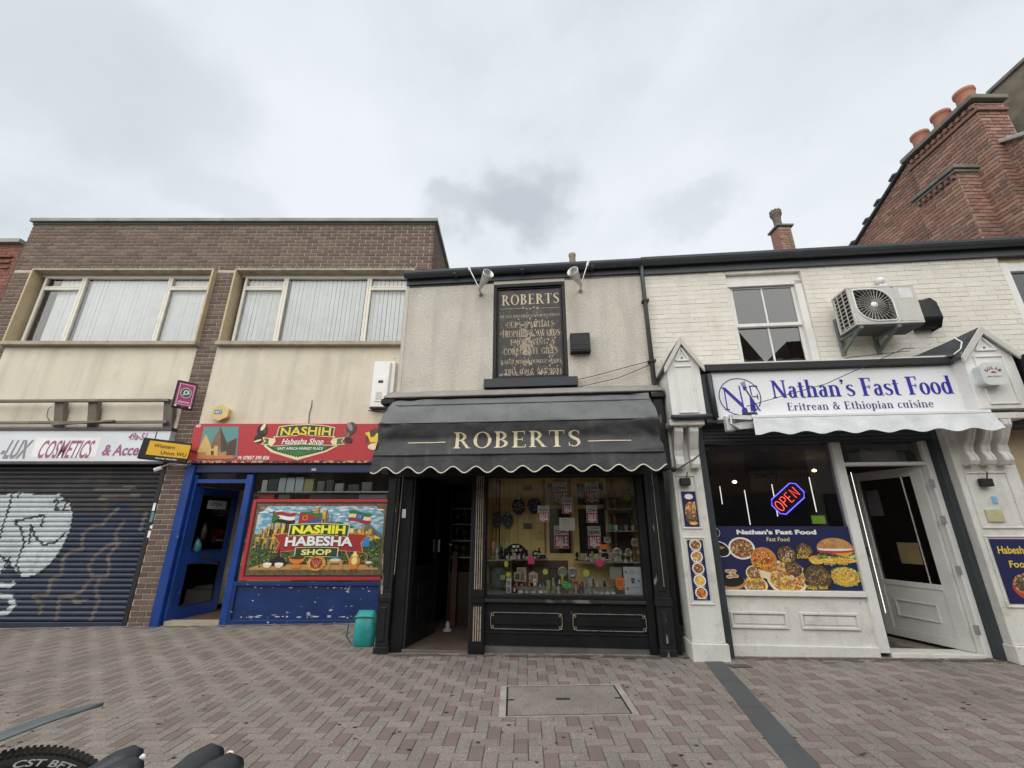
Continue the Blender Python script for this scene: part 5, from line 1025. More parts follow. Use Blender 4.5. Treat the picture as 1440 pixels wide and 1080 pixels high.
# wrap lettering onto the cloth
def on_cloth(v):
    best = None
    lo, hi = .62, 1.0
    for _ in range(22):
        mid = (lo + hi) / 2; y, z = awp(mid); s = sag(v.x, mid); zz = z + s * .25
        if zz > v.z: lo = mid
        else: hi = mid
    y, z = awp(lo); s = sag(v.x, lo); return Vector((v.x, y - s * .9 - .004 + v.y, v.z))
nv = []; nf = []; nm_ = []
for f_, mi in zip(q.f, q.m):          # split tall strokes so they follow the folds
    P = [q.v[i] for i in f_]; o = len(nv)
    if len(P) == 4:
        a, b, c2, d2 = P; K = 6 if abs(c2.z - a.z) > .03 else 1
        for k in range(K + 1): nv += [a.lerp(d2, k / K), b.lerp(c2, k / K)]
        for k in range(K): nf.append((o + 2 * k, o + 2 * k + 1, o + 2 * k + 3, o + 2 * k + 2)); nm_.append(mi)
    else: nv += P; nf.append(tuple(range(o, o + len(P)))); nm_.append(mi)
q.v = [on_cloth(v) for v in nv]; q.f, q.m = nf, nm_; q.build('lettering', GOLD, aw)
# ---- display window set
ds = thing('display_enclosure', 'varnished wooden back of the display window with glazed openings', 'window display', FR, (.6, .4, .6))
D = .62
m = MB()
def wood(a, b, c2, d2, y0=D, y1=D + .03): m.box(a, b, y0, y1, c2, d2)
gx = [rp(px, 700, D)[0] for px in (771, 803, 812, 849)]
wood(-.34, gx[0] - .05, .6, 2.1); wood(gx[0] - .05, gx[3] + .05, .6, 1.07); wood(gx[0] - .05, gx[3] + .04, 2.02, 2.1)
wood(gx[1] + .0, gx[2], 1.07, 2.02); wood(gx[0] - .05, gx[0], 1.07, 2.02); wood(gx[3], gx[3] + .05, 1.07, 2.02)
for a, b in ((gx[0], gx[1]), (gx[2], gx[3])): wood(a, b, 1.665, 1.72)
wood(gx[3] + .05, 1.65, .6, 1.07); wood(gx[3] + .05, 1.65, 1.07, 2.1, D + .05, D + .07)
m.box(-.345, -.335, .07, D, .6, 2.1); m.box(1.62, 1.64, .07, D, .6, 2.1)
m.build('panelling', WOODY, ds)
m = MB()
for px in (697, 764, 790 + 10, 853, 860): x = rp(px, 700, D)[0]; m.box(x, x + .03, D - .02, D, 1.07, 2.08)
for x in (-.33, -.1, .02): m.box(x, x + .006, D - .004, D, .62, 2.08)
m.build('mouldings', M('orange_varnished_moulding', (.36, .20, .055), .4, .1, 6), ds, bev=.003)
x = rp(703, 700, D)[0]; BX(x - .012, x + .006, D - .012, D - .002, .9, 2.08).build('dark_upright', BLACKP, ds)
BX(-.34, 1.63, .07, D, .60, .622).build('display_floor', M('grey_display_cloth', (.26, .27, .26), .9), ds)
BX(-.34, 1.63, .07, D, 2.09, 2.10).build('ceiling_board', M('ceiling_board', (.75, .7, .5), .8), ds)
MB().rect(gx[0], gx[1], 1.07, 2.02, D + .015).build('glazing', DGLASS, ds); MB().rect(gx[2], gx[3], 1.07, 2.02, D + .015).build('glazing', DGLASS, ds)
# grey hanging garments/curtain behind the right opening
BX(gx[2] - .05, gx[3] + .1, D + .3, D + .32, .9, 1.95).build('grey_curtain', M('grey_curtain', (.20, .19, .20), .9, .25, 7, stretch=(1, 1, .1)), ds)
TAN = M('brown_backing_board', (.10, .06, .04), .8); BX(gx[3] + .07, 1.60, D - .012, D, .63, 1.60).build('brown_board', TAN, ds)
BX(rp(720, 820, D)[0], rp(800, 820, D)[0], D - .006, D, .63, .98).build('brown_board', TAN, ds)
SH = M('glass_shelf_edge', (.30, .29, .24), .2)
xa, za = rp(768, 784, .5); ya = .25
gsA = MB(); gsA.add([(-.33, .10, 1.0), (.20, .30, 1.0), (.44, .56, 1.0), (-.33, .56, 1.0), (-.33, .10, 1.016), (.20, .30, 1.016), (.44, .56, 1.016), (-.33, .56, 1.016)], [(0, 1, 5, 4), (1, 2, 6, 5), (2, 3, 7, 6), (3, 0, 4, 7), (4, 5, 6, 7), (3, 2, 1, 0)])
gsA.solo('glass_shelf', 'angled glass shelf at the left of the display, full of dark figures', 'shelf', SH, FR, (0, .3, 1.0))
gsB = MB(); gsB.add([(.80, .52, .985), (.98, .26, .985), (1.61, .14, .985), (1.61, .56, .985), (.80, .52, 1.0), (.98, .26, 1.0), (1.61, .14, 1.0), (1.61, .56, 1.0)], [(0, 1, 5, 4), (1, 2, 6, 5), (2, 3, 7, 6), (3, 0, 4, 7), (4, 5, 6, 7), (3, 2, 1, 0)])
gsB.solo('glass_shelf', 'lower glass shelf at the right of the display, holding silver plates', 'shelf', SH, FR, (1.2, .3, .985))
BX(1.22, 1.61, .2, .56, 1.36, 1.372).solo('glass_shelf', 'upper right glass shelf of the display with teal cups', 'shelf', SH, FR, (1.4, .3, 1.36))
BX(1.25, 1.61, .3, .56, 1.64, 1.652).solo('glass_shelf', 'topmost right glass shelf of the display with a dark statue beneath', 'shelf', SH, FR, (1.4, .3, 1.64))
# goods
SIL = M('silver_plate', (.50, .49, .45), .3, .15, 20, .2, 80, metal=.5); BRZ = M('bronze_resin', (.12, .09, .055), .45, .3, 15); CRM = M('cream_resin', (.50, .44, .34), .6, .2, 15); BLKG = M('black_glaze', (.015, .015, .017), .25)
GCARD = {'pink': PINK, 'yellow': NYEL, 'green': NGRN, 'orange': NORG, 'teal': flat('mint_card', (.08, .40, .25))}
def starcard(px, py, y, r, mat, label, spikes=10, rz=1., name='price_card', fx=0):
    x, z = rp(px, py, y); n = spikes * 2; P = [(x + r * (1 if i % 2 else .84) * math.cos(2 * PI * i / n), z + rz * r * (1 if i % 2 else .84) * math.sin(2 * PI * i / n)) for i in range(n)]
    o = MB(); o.prism(P, y, y + .003)
    if fx:
        for k in range(3): o.line([(x - r * .5, z + r * .35 - k * r * .35), (x + r * .5, z + r * .38 - k * r * .35)], .006, y - .001, 1)
    return o.solo(name, label, 'price card', [mat, INK], FR, (x, y, z))
def poster(px0, py0, px1, py1, y, label):
    x0, z1 = rp(px0, py0, y); x1, _ = rp(px1, py0, y); _, z0 = rp(px0, py1, y); o = thing('sale_poster', label, 'poster', FR, (x0, y, z0)); zm = z0 + (z1 - z0) * .58; h = z1 - z0
    BX(x0, x1, y, y + .002, z0, z1).build('card', PWHITE, o)
    q = MB(); q.rect(x0 + .004, x1 - .004, z0 + .004, zm, y - .001, 0); ftext(q, 'CLOSING', x0 + .018, x1 - .018, z1 - h * .14, z1 - h * .05, y - .001, 1, bold=.03); ftext(q, 'DOWN', x0 + .015, x1 - .015, zm + h * .05, z1 - h * .19, y - .001, 2, bold=.04)
    ftext(q, 'SALE', x0 + .022, x1 - .016, z0 + h * .13, zm - h * .07, y - .002, 3, bold=.06)
    q.poly([((x0 + x1) / 2 - .03, z0 + h * .06), ((x0 + x1) / 2 - .012, z0 + h * .22), ((x0 + x1) / 2 - .004, z0 + h * .05), ((x0 + x1) / 2 + .014, z0 + h * .2), ((x0 + x1) / 2 + .01, z0 + h * .02)], y - .0025, 3)
    q.build('printing', [flat('dark_sale_red', (.50, .02, .045)), PGREY, INK, PWHITE], o)
poster(777, 678, 797, 709, .55, 'closing down sale poster at the top of left glazed opening')
poster(790, 699, 805, 722, .10, 'closing down sale poster overlapping the post between glazed openings')
poster(756, 711, 772, 734, .10, 'closing down sale poster nearest to the round black boards')
poster(779, 739, 799, 771, .50, 'closing down sale poster at the foot of left glazed opening')
poster(822, 678, 841, 708, .50, 'closing down sale poster at the top of right glazed opening')
poster(824, 711, 839, 735, .12, 'closing down sale poster in the middle of right glazed opening')
poster(826, 740, 844, 771, .50, 'closing down sale poster at the foot of right glazed opening')
def note(px0, py0, px1, py1, y, mat, label, name='notice', lines=0, cat='notice', lm=PGREY):
    x0, z1 = rp(px0, py0, y); x1, _ = rp(px1, py0, y); _, z0 = rp(px0, py1, y); m = MB(); m.box(x0, x1, y, y + .003, z0, z1)
    for k in range(lines): zz = z1 - (z1 - z0) * (k + 1) / (lines + 1); m.rect(x0 + (x1 - x0) * .15, x1 - (x1 - x0) * random.uniform(.12, .35), zz - .002, zz + .002, y - .001, 1)
    return m.solo(name, label, cat, [mat, lm], FR, (x0, y, z0))
note(786, 728, 808, 746, .08, PLAST, 'pale grey printed notice across the middle of the display window', lines=6)
# white letter notice bottom right
nz = thing('notice', 'white notice with small printed drawings leaning at bottom right of display', 'notice', FR, (1.4, .09, .63))
x0, z1 = rp(876, 797, .09); x1, _ = rp(901, 797, .09); z0 = .63
BX(x0, x1, .09, .093, z0, z1).build('sheet', M('cool_white_paper', (.58, .62, .66), .6), nz); q = MB()
ftext(q, 'Open', x0 + .10, x0 + .17, z1 - .06, z1 - .045, .0885, 0); ftext(q, 'to customers', x0 + .075, x1 - .04, z1 - .09, z1 - .075, .0885, 0); ftext(q, 'please ring', x0 + .08, x1 - .05, z1 - .15, z1 - .14, .0885, 0); ftext(q, 'the bell to enter', x0 + .06, x1 - .04, z0 + .07, z0 + .08, .0885, 0)
q = MB()
for zz, k in ((z1 - .05, .05), (z1 - .075, .10), (z1 - .15, .07), (z0 + .08, .11)): q.rect((x0 + x1) / 2 - k / 2, (x0 + x1) / 2 + k / 2, zz, zz + .007, .0885, 0)
q.rect((x0 + x1) / 2 - .018, (x0 + x1) / 2 + .018, z0 + .13, z0 + .19, .088, 1); q.rect((x0 + x1) / 2 - .008, (x0 + x1) / 2 + .008, z0 + .145, z0 + .175, .087, 0)
for xx, zz in ((x0 + .03, z1 - .06), (x1 - .04, z1 - .16), (x0 + .035, z0 + .07)): q.ell(xx, zz, .008, .018, .088, 1, 10, .5)
q.build('printing', [PGREY, INK], nz)
starcard(872, 820, .085, .065, NORG, 'large orange starburst price card beside the white notice', 12, 1.25, fx=1)
starcard(843, 792, .12, .055, PINK, 'pink starburst price card stuck on the right glass shelf', 9, .85)
x, z = rp(747, 788, .11); BX(x - .042, x + .042, .11, .113, z - .045, z + .045).solo('price_card', 'square pink price card stuck on left glass shelf edge', 'price card', PINK, FR, (x, .11, z))
starcard(797, 823, .10, .06, NGRN, 'green price card standing at the centre of the bottom row', 6, .7, fx=1)
starcard(824, 806, .2, .045, NYEL, 'yellow leaf shaped price card right of the green one', 5, 1.1); starcard(767, 804, .2, .038, NYEL, 'yellow price card in front of the dark plaque', 7)
starcard(715, 808, .15, .034, NYEL, 'yellow price card on top of the white boxed item', 7); starcard(729, 700, .55, .032, NYEL, 'yellow price card on top of the medal covered black board', 7); starcard(714, 723, .55, .022, NGRN, 'green price card on the small green board', 6)
starcard(882, 700, .4, .058, NYEL, 'yellow price card high on the right beside the small framed picture', 6, .7); starcard(860, 741, .3, .04, GCARD['teal'], 'mint green card under the upper right shelf', 4); x, z = rp(849, 769, .3); BX(x - .045, x + .045, .3, .303, z - .03, z + .03).solo('price_card', 'orange rectangular price card above right glass shelf', 'price card', NORG, FR, (x, .3, z))
starcard(695, 766, .4, .05, NORG, 'orange price card among pale figures at far left', 7)
def board(px, py, r, rz, mat, label, dots_=0, y=.56):
    x, z = rp(px, py, y); P = [(x + r * math.cos(2 * PI * i / 10), z + rz * math.sin(2 * PI * i / 10) * (1.12 if i in (7, 8) else 1)) for i in range(10)]
    o = thing('display_board', label, 'display board', FR, (x, y, z)); MB().prism(P, y, y + .02).build('board', mat, o, bev=.004)
    if dots_:
        q = MB()
        for k in range(dots_):
            a = 2.4 * k; rr = r * .78 * math.sqrt((k + .5) / dots_); q.ell(x + rr * math.cos(a), z + rr * math.sin(a), .0075, .009, y - .004, k % 2, 8)
        q.build('medals', [SIL, PWHITE], o)
board(729, 712, .09, .105, BLKG, 'black oval board dotted with small silver medals', 14); board(751, 711, .098, .10, BLKG, 'plain black oval board right of the medal covered one', 5)
board(698, 731, .075, .10, flat('grey_board', (.05, .055, .05)), 'dark oval board with red top, leftmost of four on the panelling', 3); board(714, 731, .07, .10, flat('green_black_board', (.02, .05, .035)), 'green black oval board between the red topped and medal boards', 3)
x, z = rp(697, 725, .55); MB().ell(x, z, .05, .04, .552, 0, 12, 0, 0, PI).solo('red_card', 'dull red card on top of the leftmost oval board', 'card', flat('dull_red_card', (.30, .03, .04)), FR, (x, .55, z))
note(736, 683, 748, 690, .60, flat('grey_label', (.12, .12, .12)), 'grey metal label high on the wood panelling', 'label_plate', 0, 'label'); note(736, 736, 748, 744, .60, flat('grey_label', (.12, .12, .12)), 'grey metal label low on the wood panelling', 'label_plate', 0, 'label')
starcard(697, 686, .1, .06, M('pale_crumpled_paper', (.38, .40, .38), .7), 'pale crumpled paper at top left corner of the display', 6, .4, 'paper')
x, z = rp(757, 752, .58); q = MB(); ftext(q, 'CUPS', x - .05, x + .05, z, z + .05, .60, 0); ftext(q, 'MEDALS', x - .05, x + .06, z - .07, z - .03, .60, 0); q.solo('gilt_lettering', 'faint gilt lettering on the wood panelling above left shelf', 'lettering', M('faint_gilt', (.45, .32, .14), .5), FR, (x, .6, z))
def fig(x, y, z, h, mat, label, group, k=0):
    m = MB(); m.lathe([(.022, 0), (.022, h * .12), (.009, h * .16), (.011, h * .3), (.017, h * .45), (.021, h * .62), (.010, h * .74), (.014, h * .84), (.010, h * .95), (.001, h)], (x, y, z), n=8)
    if k % 3 == 0: m.tube([(x - .03, y, z + h * .75), (x, y, z + h * .62), (x + .03, y, z + h * .8)], .006, 5)
    if k % 3 == 1: m.box(x - .02, x + .02, y - .02, y + .02, z, z + h * .2)
    return m.solo('figurine', label, 'figurine', mat, FR, (x, y, z), smooth=False, group=group)
for i in range(11): x = -.22 + i * .055; fig(x, .20 + .07 * (i % 2) + max(0, x) * .5, 1.017, random.uniform(.10, .17), BLKG if i % 4 else CRM, 'dark trophy figure crowded on the left glass shelf, ' + ORD[i], 'dark figures on left glass shelf', i)
for i in range(9): x = -.08 + i * .05; BX(x - .018, x + .018, .19 + max(0, x) * .5, .20 + max(0, x) * .5, 1.017, 1.017 + random.uniform(.03, .06)).solo('price_tag', 'tiny white price tag in front of the dark figures, ' + ORD[i], 'price tag', CRM, FR, (x, .2, 1.02), group='white tags on left glass shelf')
for i in range(4): fig(-.29 + i * .06, .35, 1.017, .22, (CRM, SIL, M('pale_green_resin', (.28, .42, .24), .6), CRM)[i], ('tall pale figure at the very left of the glass shelf', 'silver figure second from left end of glass shelf', 'pale green figure beside the dark crowd on glass shelf', 'cream figure just left of the dark crowd')[i], 'tall figures at the left', i)
ts = thing('tiered_stand', 'black domed tiered stand packed with small figures on left glass shelf', 'stand', FR, (.1, .3, 1.017))
m = MB(); m.prism([(.02 + .17 * math.cos(t), 1.017 + .19 * math.sin(t)) for t in [PI * i / 14 for i in range(15)]], .30, .34); m.prism([(.24, 1.017), (.42, 1.017), (.42, 1.06), (.36, 1.10), (.27, 1.12), (.24, 1.10)], .36, .40); m.build('stand_board', BLKG, ts)
tg = 0
for zt, xs in ((1.075, (-.06, .0, .06, .12)), (1.125, (-.04, .03, .09)), (1.17, (.0, .05)), (1.08, (.28, .33, .38))):
    for xt in xs:
        yv = .292 if xt < .2 else .352; BX(xt - .02, xt + .02, yv, yv + .004, zt - .014, zt + .014).build('white_label', (CRM, PWHITE, PLAST)[tg % 3], ts); tg += 1
gi = 0
for px in list(range(770, 792, 5)) + list(range(804, 830, 6)):
    x, z = rp(px, 828, .14); fig(x, .14, .623, random.uniform(.085, .12), (CRM, BRZ, SIL)[gi % 3], ('small cream', 'small bronze', 'small silver')[gi % 3] + ' figurine in the front row of the display floor, ' + ORD[gi], 'figurines in the front row', gi); gi += 1
for i in range(22):
    x = rp(770 + (i % 11) * 8, 820, .3)[0]; fig(x, .27 + .06 * (i // 11), .623, random.uniform(.13, .19), (BRZ, CRM, BLKG, SIL)[i % 4], ('bronze', 'cream', 'black', 'silver')[i % 4] + ' figurine in the ' + ('nearer', 'farther')[i // 11] + ' back row of display floor, ' + ORD[i % 11], 'figurines in the back rows', i)
def plate(px, py, y, r, label, mat=SIL, std=True):
    x, z = rp(px, py, y); o = thing('plate', label, 'plate', FR, (x, y, z - r)); MB().lathe([(.001, .006), (r * .55, .006), (r * .62, .0), (r, -.008), (r, .0), (r * .6, .012), (.001, .012)], (x, y, z), (0, 1, .15), 22).build('dish', mat, o, smooth=True)
    q = MB(); q.ell(x, z, r * .5, r * .5, y - .002, 0, 14); q.build('engraving', M('engraved_pattern', (.30, .29, .24), .4, .5, 60), o)
    BX(x - r * .5, x + r * .5, y + .01, y + .03, z - r - .01, z - r + .006).build('stand', BLKG, o)
plate(791, 804, .3, .062, 'left silver plate of two above the green card'); plate(805, 805, .3, .062, 'right silver plate of two above the green card')
plate(868, 778, .34, .068, 'largest silver plate standing on the right glass shelf'); plate(864, 781, .24, .045, 'small silver plate with dark centre leaning before the largest one'); plate(868, 787, .2, .042, 'lowest silver plate on right glass shelf, partly behind its tag'); plate(884, 777, .34, .05, 'silver plate second from the right on glass shelf'); plate(893, 763, .34, .055, 'raised silver plate at far right of display')
for px, py in ((863 + 3, 787), (880, 789), (898, 776), (849, 786), (826, 785), (838, 783)):
    x, z = rp(px, py, .15); BX(x - .022, x + .022, .15, .153, z - .02, z + .018).solo('price_tag', 'small cream price tag on right glass shelf at ' + {866: 'the largest plate', 880: 'the lowest plate', 898: 'the far right', 849: 'the silver tray', 826: 'the shelf left end', 838: 'the middle ornaments'}[px], 'price tag', CRM, FR, (x, .15, z), group='cream tags on right glass shelf')
for i, px in enumerate((812, 816, 822, 828, 833, 838, 853)): x, z = rp(px, 785, .3); fig(x, .3 if x > .95 else .42, 1.0, random.uniform(.07, .15), (BLKG, SIL, CRM)[i % 3], ('black', 'silver', 'cream')[i % 3] + ' ornament on left half of the right glass shelf, ' + ORD[i], 'ornaments on right glass shelf', i)
def pframe(px0, py0, px1, py1, y, label, mat, pic, house=False):
    x0, z1 = rp(px0, py0, y); x1, _ = rp(px1, py0, y); _, z0 = rp(px0, py1, y); o = thing('picture_frame', label, 'picture frame', FR, (x0, y, z0)); m = MB(); m.frame(x0, x1, z0, z1, .014, y, y + .012); m.build('frame', mat, o)
    BX(x0 + .014, x1 - .014, y + .004, y + .01, z0 + .014, z1 - .014).build('picture', pic, o)
    if house: MB().prism([(x0 - .01, z1), (x1 + .01, z1), ((x0 + x1) / 2, z1 + .035)], y, y + .012).build('pediment', mat, o)
FOOD = M('print_mottled', (.35, .25, .15), .5, .5, 40, .3, 90)
pframe(727, 798, 740, 818, .3, 'tall cream photo frame behind the smaller one, display left', CRM, FOOD); pframe(723, 805, 732, 817, .22, 'small cream photo frame with dark green picture', CRM, PGREEND); pframe(744, 807, 756, 819, .25, 'cream house shaped photo frame in the display', CRM, FOOD, True)
pframe(849, 755, 858, 763, .4, 'little pale square frame above the orange card', CRM, TEALP); pframe(876, 688, 889, 699, .45, 'small dark framed picture high at right of display', BLKG, PGREY); pframe(857, 797, 874, 815, .3, 'pale certificate holder behind the orange starburst', M('pale_card', (.42, .40, .36), .6), M('pale_card', (.42, .40, .36), .6)); pframe(772, 798, 784, 816, .3, 'dark plaque standing beside the left silver plate', BLKG, flat('dark_plaque', (.05, .03, .03)))
pframe(844, 776, 857, 788, .25, 'silver tray propped up on the right glass shelf', SIL, BLKG)
bxm = flat('white_box', (.62, .62, .62)); x0, z0 = rp(712, 832, .12); m = MB(); m.box(x0, x0 + .062, .12, .17, .623, .80); m.rect(x0 + .012, x0 + .05, .64, .70, .119, 1); m.rect(x0 + .012, x0 + .05, .72, .77, .119, 1); m.solo('gift_box', 'narrow white boxed gift under yellow card at display left', 'box', [bxm, PGREY], FR, (x0, .12, .623))
for i, px in enumerate((732, 741, 751, 761, 838, 846, 854, 862)):
    x, z = rp(px, 830, .10); MB().lathe([(.001, 0), (.028, 0), (.032, .014), (.027, .036), (.001, .042)], (x, .10, .623), n=12).solo('trinket_pot', 'tiny round white trinket pot at front edge of display, ' + ORD[i], 'trinket pot', (PWHITE, CRM, bxm)[i % 3] if i < 6 else PWHITE, FR, (x, .10, .623), smooth=True, group='white pots on the front edge')
for a, b, l_ in ((728, 766, 'long grey velvet stand behind the left white pots'), (829, 864, 'long grey velvet stand behind the right white pots')):
    x0, x1 = rp(a, 830, .14)[0], rp(b, 830, .14)[0]; BX(x0, x1, .14, .22, .623, .70).solo('velvet_stand', l_, 'stand', M('grey_velvet', (.22, .24, .23), .95, .2, 30), FR, (x0, .14, .623))
for px, l_ in ((724, 'black and white penguin shaped ornament beside the white box'), (787, 'black and white penguin shaped ornament beside the dark plaque')):
    x, z = rp(px, 828, .13); o = thing('penguin_ornament', l_, 'ornament', FR, (x, .13, .623)); z0 = .623 if px < 750 else .72
    MB().lathe([(.001, 0), (.02, .01), (.024, .05), (.012, .08), (.016, .10), (.001, .118)], (x, .13, z0), n=10).build('body', BLKG, o, smooth=True); MB().ell(x, z0 + .045, .011, .028, .104, 0, 12).build('belly', PWHITE, o)
MB().lathe([(.001, 0), (.11, 0), (.125, .01), (.11, .012), (.001, .008)], (rp(701, 812, .3)[0], .3, rp(701, 812, .3)[1]), (0, -1, 0), 22).solo('glass_plate', 'large dim bluish glass plate at bottom left of display', 'plate', M('dim_blue_glass', (.07, .10, .11), .2), FR, (-.2, .3, .8))
starcard(707, 812, .25, .04, flat('pale_lime_card', (.35, .45, .12)), 'pale lime card in front of the bluish glass plate', 4); starcard(712, 792, .2, .03, NYEL, 'narrow yellow card hanging below left glass shelf', 4, 1.8)
CC = [('crimson', (.45, .03, .05)), ('lime', (.45, .60, .08)), ('white', (.75, .75, .72)), ('gold', (.50, .36, .10)), ('sky blue', (.20, .45, .60)), ('orange', (.75, .25, .05)), ('ivory', (.60, .54, .42)), ('silver', (.5, .5, .5))]
CNT = {}
for i in range(46):
    nm2, c_ = CC[(i * 5 + i // 8) % 8]; kq = (nm2, i // 23); CNT[kq] = CNT.get(kq, -1) + 1; px = 727 + (i % 23) * 6.4 + random.uniform(-2, 2); yv = (.12, .24)[i // 23] + random.uniform(-.02, .03); x = rp(px, 828, yv)[0]; hh = random.uniform(.03, .055) if i < 23 else random.uniform(.08, .15); ww = random.uniform(.012, .024)
    if 864 < px: continue
    m = MB()
    if i % 3 == 0: m.box(x - ww, x + ww, yv, yv + .02, .7 if i >= 23 and i % 2 else .623, (.7 if i >= 23 and i % 2 else .623) + hh)
    elif i % 3 == 1: m.lathe([(.001, 0), (ww, 0), (ww * .5, hh * .4), (ww, hh * .7), (.001, hh)], (x, yv, .623), n=8)
    else: m.lathe([(ww * .6, 0), (ww, hh * .6), (ww * .3, hh * .8), (ww * .5, hh), (.001, hh)], (x, yv, .623), n=8)
    m.solo('small_ornament', 'tiny ' + nm2 + (' ornament in front row' if i < 23 else ' ornament in second row') + ' of display floor, ' + ORD[CNT[kq]] + ' of its colour', 'ornament', flat('ornament_' + nm2.replace(' ', '_'), c_, .35), FR, (x, yv, .623), group='tiny ' + nm2 + ' ornaments on the display floor')
for i in range(9):
    x = 1.0 + i * .065; yv = .30 + .05 * (i % 2); hh = random.uniform(.07, .15); MB().lathe([(.022, 0), (.022, .008), (.006, .02), (.006, hh * .45), (.024, hh * .65), (.028, hh), (.001, hh)], (x, yv, 1.0), n=10).solo('silver_cup', 'small silver cup crowded on the right glass shelf, ' + ORD[i], 'cup', SIL, FR, (x, yv, 1.0), smooth=True, group='silver cups on the right glass shelf')
# dark statue and glasses, right upper shelf
fig(rp(885, 733, .3)[0], .3, 1.373, .26, BLKG, 'tall dark statue on the upper right glass shelf', 'statue', 2)
for i, px in enumerate((863, 866, 873, 880, 890, 897)): x, z = rp(px, 740, .28); MB().lathe([(.02, 0), (.028, .07), (.024, .07), (.016, .008)], (x, .28, 1.373), n=12).solo('cup', ('teal', 'pale', 'dark green', 'smoky', 'white', 'dull')[i] + ' cup on the upper right glass shelf', 'cup', (TEALP, PLAST, PGREEND, PGREY, CRM, BRZ)[i], FR, (x, .28, 1.373), smooth=True)
for i in range(5): x = 1.24 + i * .045; fig(x, .42, 1.653, .15, SIL if i % 2 else BRZ, 'glassy award ornament on the topmost right shelf, ' + ORD[i], 'awards on the topmost shelf', i)
# ================================================================== NATHAN BUILDING (cream painted brick)
Nb = thing('painted_brick_building', 'cream painted brick upper wall with sash window, right of the roughcast', 'building', FR, (4.4, 0, 0))
NX0, NX1, NZ1 = 1.965, 6.89, 5.07
wx0, wx1, wz0, wz1 = 3.19, 4.24, 3.40, 4.98
c = MB(); c.box(NX0, wx0 - .001, .0095, .3, 2.6, NZ1); c.box(wx1 + .001, NX1 - .012, .0095, .3, 2.6, NZ1); c.box(wx0, wx1, .02, .3, 2.6, wz0); c.box(wx0 - .001, wx1 + .001, .002, .3, wz1, NZ1 + .02); c.build('wall', MORTW, Nb)
def segN(z):
    return [(NX0, wx0), (wx1, NX1)] if wz0 < z < wz1 else ([(NX0, NX1)] if z < wz0 else [(NX0, wx0), (wx1, NX1)])
nb_ = course_bricks(segN, 2.95, NZ1, .235, .0745, 11, .5, .0045)
bricks(Nb, FR, [(nb_, 0.006, None)], BW, th_=.010, jit=.0022)
g_ = MB(); g_.box(RX1 + .002, 7.6, -.035, .03, 5.03, 5.17); g_.build('fascia_board', GUT, Nb)
g_ = MB(); g_.xprism([(-.04, 5.255)] + [(-.105 - .08 * math.cos(t), 5.235 - .10 * math.sin(t)) for t in [i * PI / 8 for i in range(9)]], RX1 + .001, 7.6); g_.build('gutter', GUT, Nb, bev=.003)
MB().xprism([(.05, 5.20), (3.6, 6.55), (3.6, 6.45), (.05, 5.10)], RX1 + .001, 7.6).build('roof', SLATE, Nb)
m = MB(); m.box(3.25, 7.6, -.02, .35, 5.262, 5.30); 
for i in range(30): x = 3.25 + i * .145; m.box(x, x + .138, -.06, .3, 5.300, 5.306 + .006 * (i % 3))
m.build('slate_edge', M('pale_slate_edge', (.13, .13, .12), .8, .3, 8), Nb)
# sash window
wn = MB(); wn.box(wx0, wx0 + .05, .05, .14, wz0 + .05, wz1 - .12); wn.box(wx1 - .10, wx1, .03, .14, wz0 + .05, wz1 - .12); wn.box(wx0, wx1, .06, .14, wz1 - .12, wz1); wn.box(wx0 + .0, wx1, .03, .059, wz1 - .20, wz1 - .13)
wno = wn.build('window', WHITE, Nb, bev=.004)
f = MB(); a, b = wx0 + .05, wx1 - .10; zm = 4.19
f.box(a, b, .075, .11, wz1 - .22, wz1 - .19); f.box(a, a + .035, .075, .11, zm, wz1 - .22); f.box(b - .04, b, .075, .11, zm, wz1 - .22); f.box(a, b, .065, .13, zm - .05, zm); f.box(a, a + .035, .10, .135, wz0 + .1, zm - .05); f.box(b - .04, b, .10, .135, wz0 + .1, zm - .05)
f.box((a + b) / 2 - .012, (a + b) / 2 + .012, .08, .105, zm, wz1 - .22); f.box((a + b) / 2 - .012, (a + b) / 2 + .012, .105, .13, wz0 + .1, zm - .05); f.box(a, b, .10, .135, wz0 + .05, wz0 + .1)
f.build('sash', WHITE, wno, bev=.003); MB().rect(a, b, zm, wz1 - .2, .09).build('upper_pane', SKYG, wno); MB().rect(a, b, wz0 + .08, zm - .02, .118).build('lower_pane', SKYG, wno)
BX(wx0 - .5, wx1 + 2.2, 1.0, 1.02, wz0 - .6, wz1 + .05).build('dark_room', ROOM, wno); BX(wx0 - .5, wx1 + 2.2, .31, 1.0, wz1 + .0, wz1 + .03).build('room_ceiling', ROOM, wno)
x, z = rp(1042, 453, .06); BX(wx0 + .05, wx0 + .5, .135, .15, zm - .03, zm + .015).build('blind_rail', M('pale_yellow_rail', (.60, .58, .40), .5), wno)
cv = MB(); K = 24
for i in range(K):
    x0 = a + (b - a) * i / K; x1 = a + (b - a) * (i + 1) / K; y0, y1 = .19 + .015 * math.sin(i * 1.9), .19 + .015 * math.sin(i * 1.9 + 1.9)
    cv.add([(x0, y0, wz0 + .1), (x1, y1, wz0 + .1), (x1, y1 + .03, 3.69 + .01 * math.sin(i)), (x0, y0 + .03, 3.69 + .01 * math.sin(i - 1))], [(0, 1, 2, 3)])
cv.build('net_curtain', M('white_net', (.42, .42, .42), .6), wno)
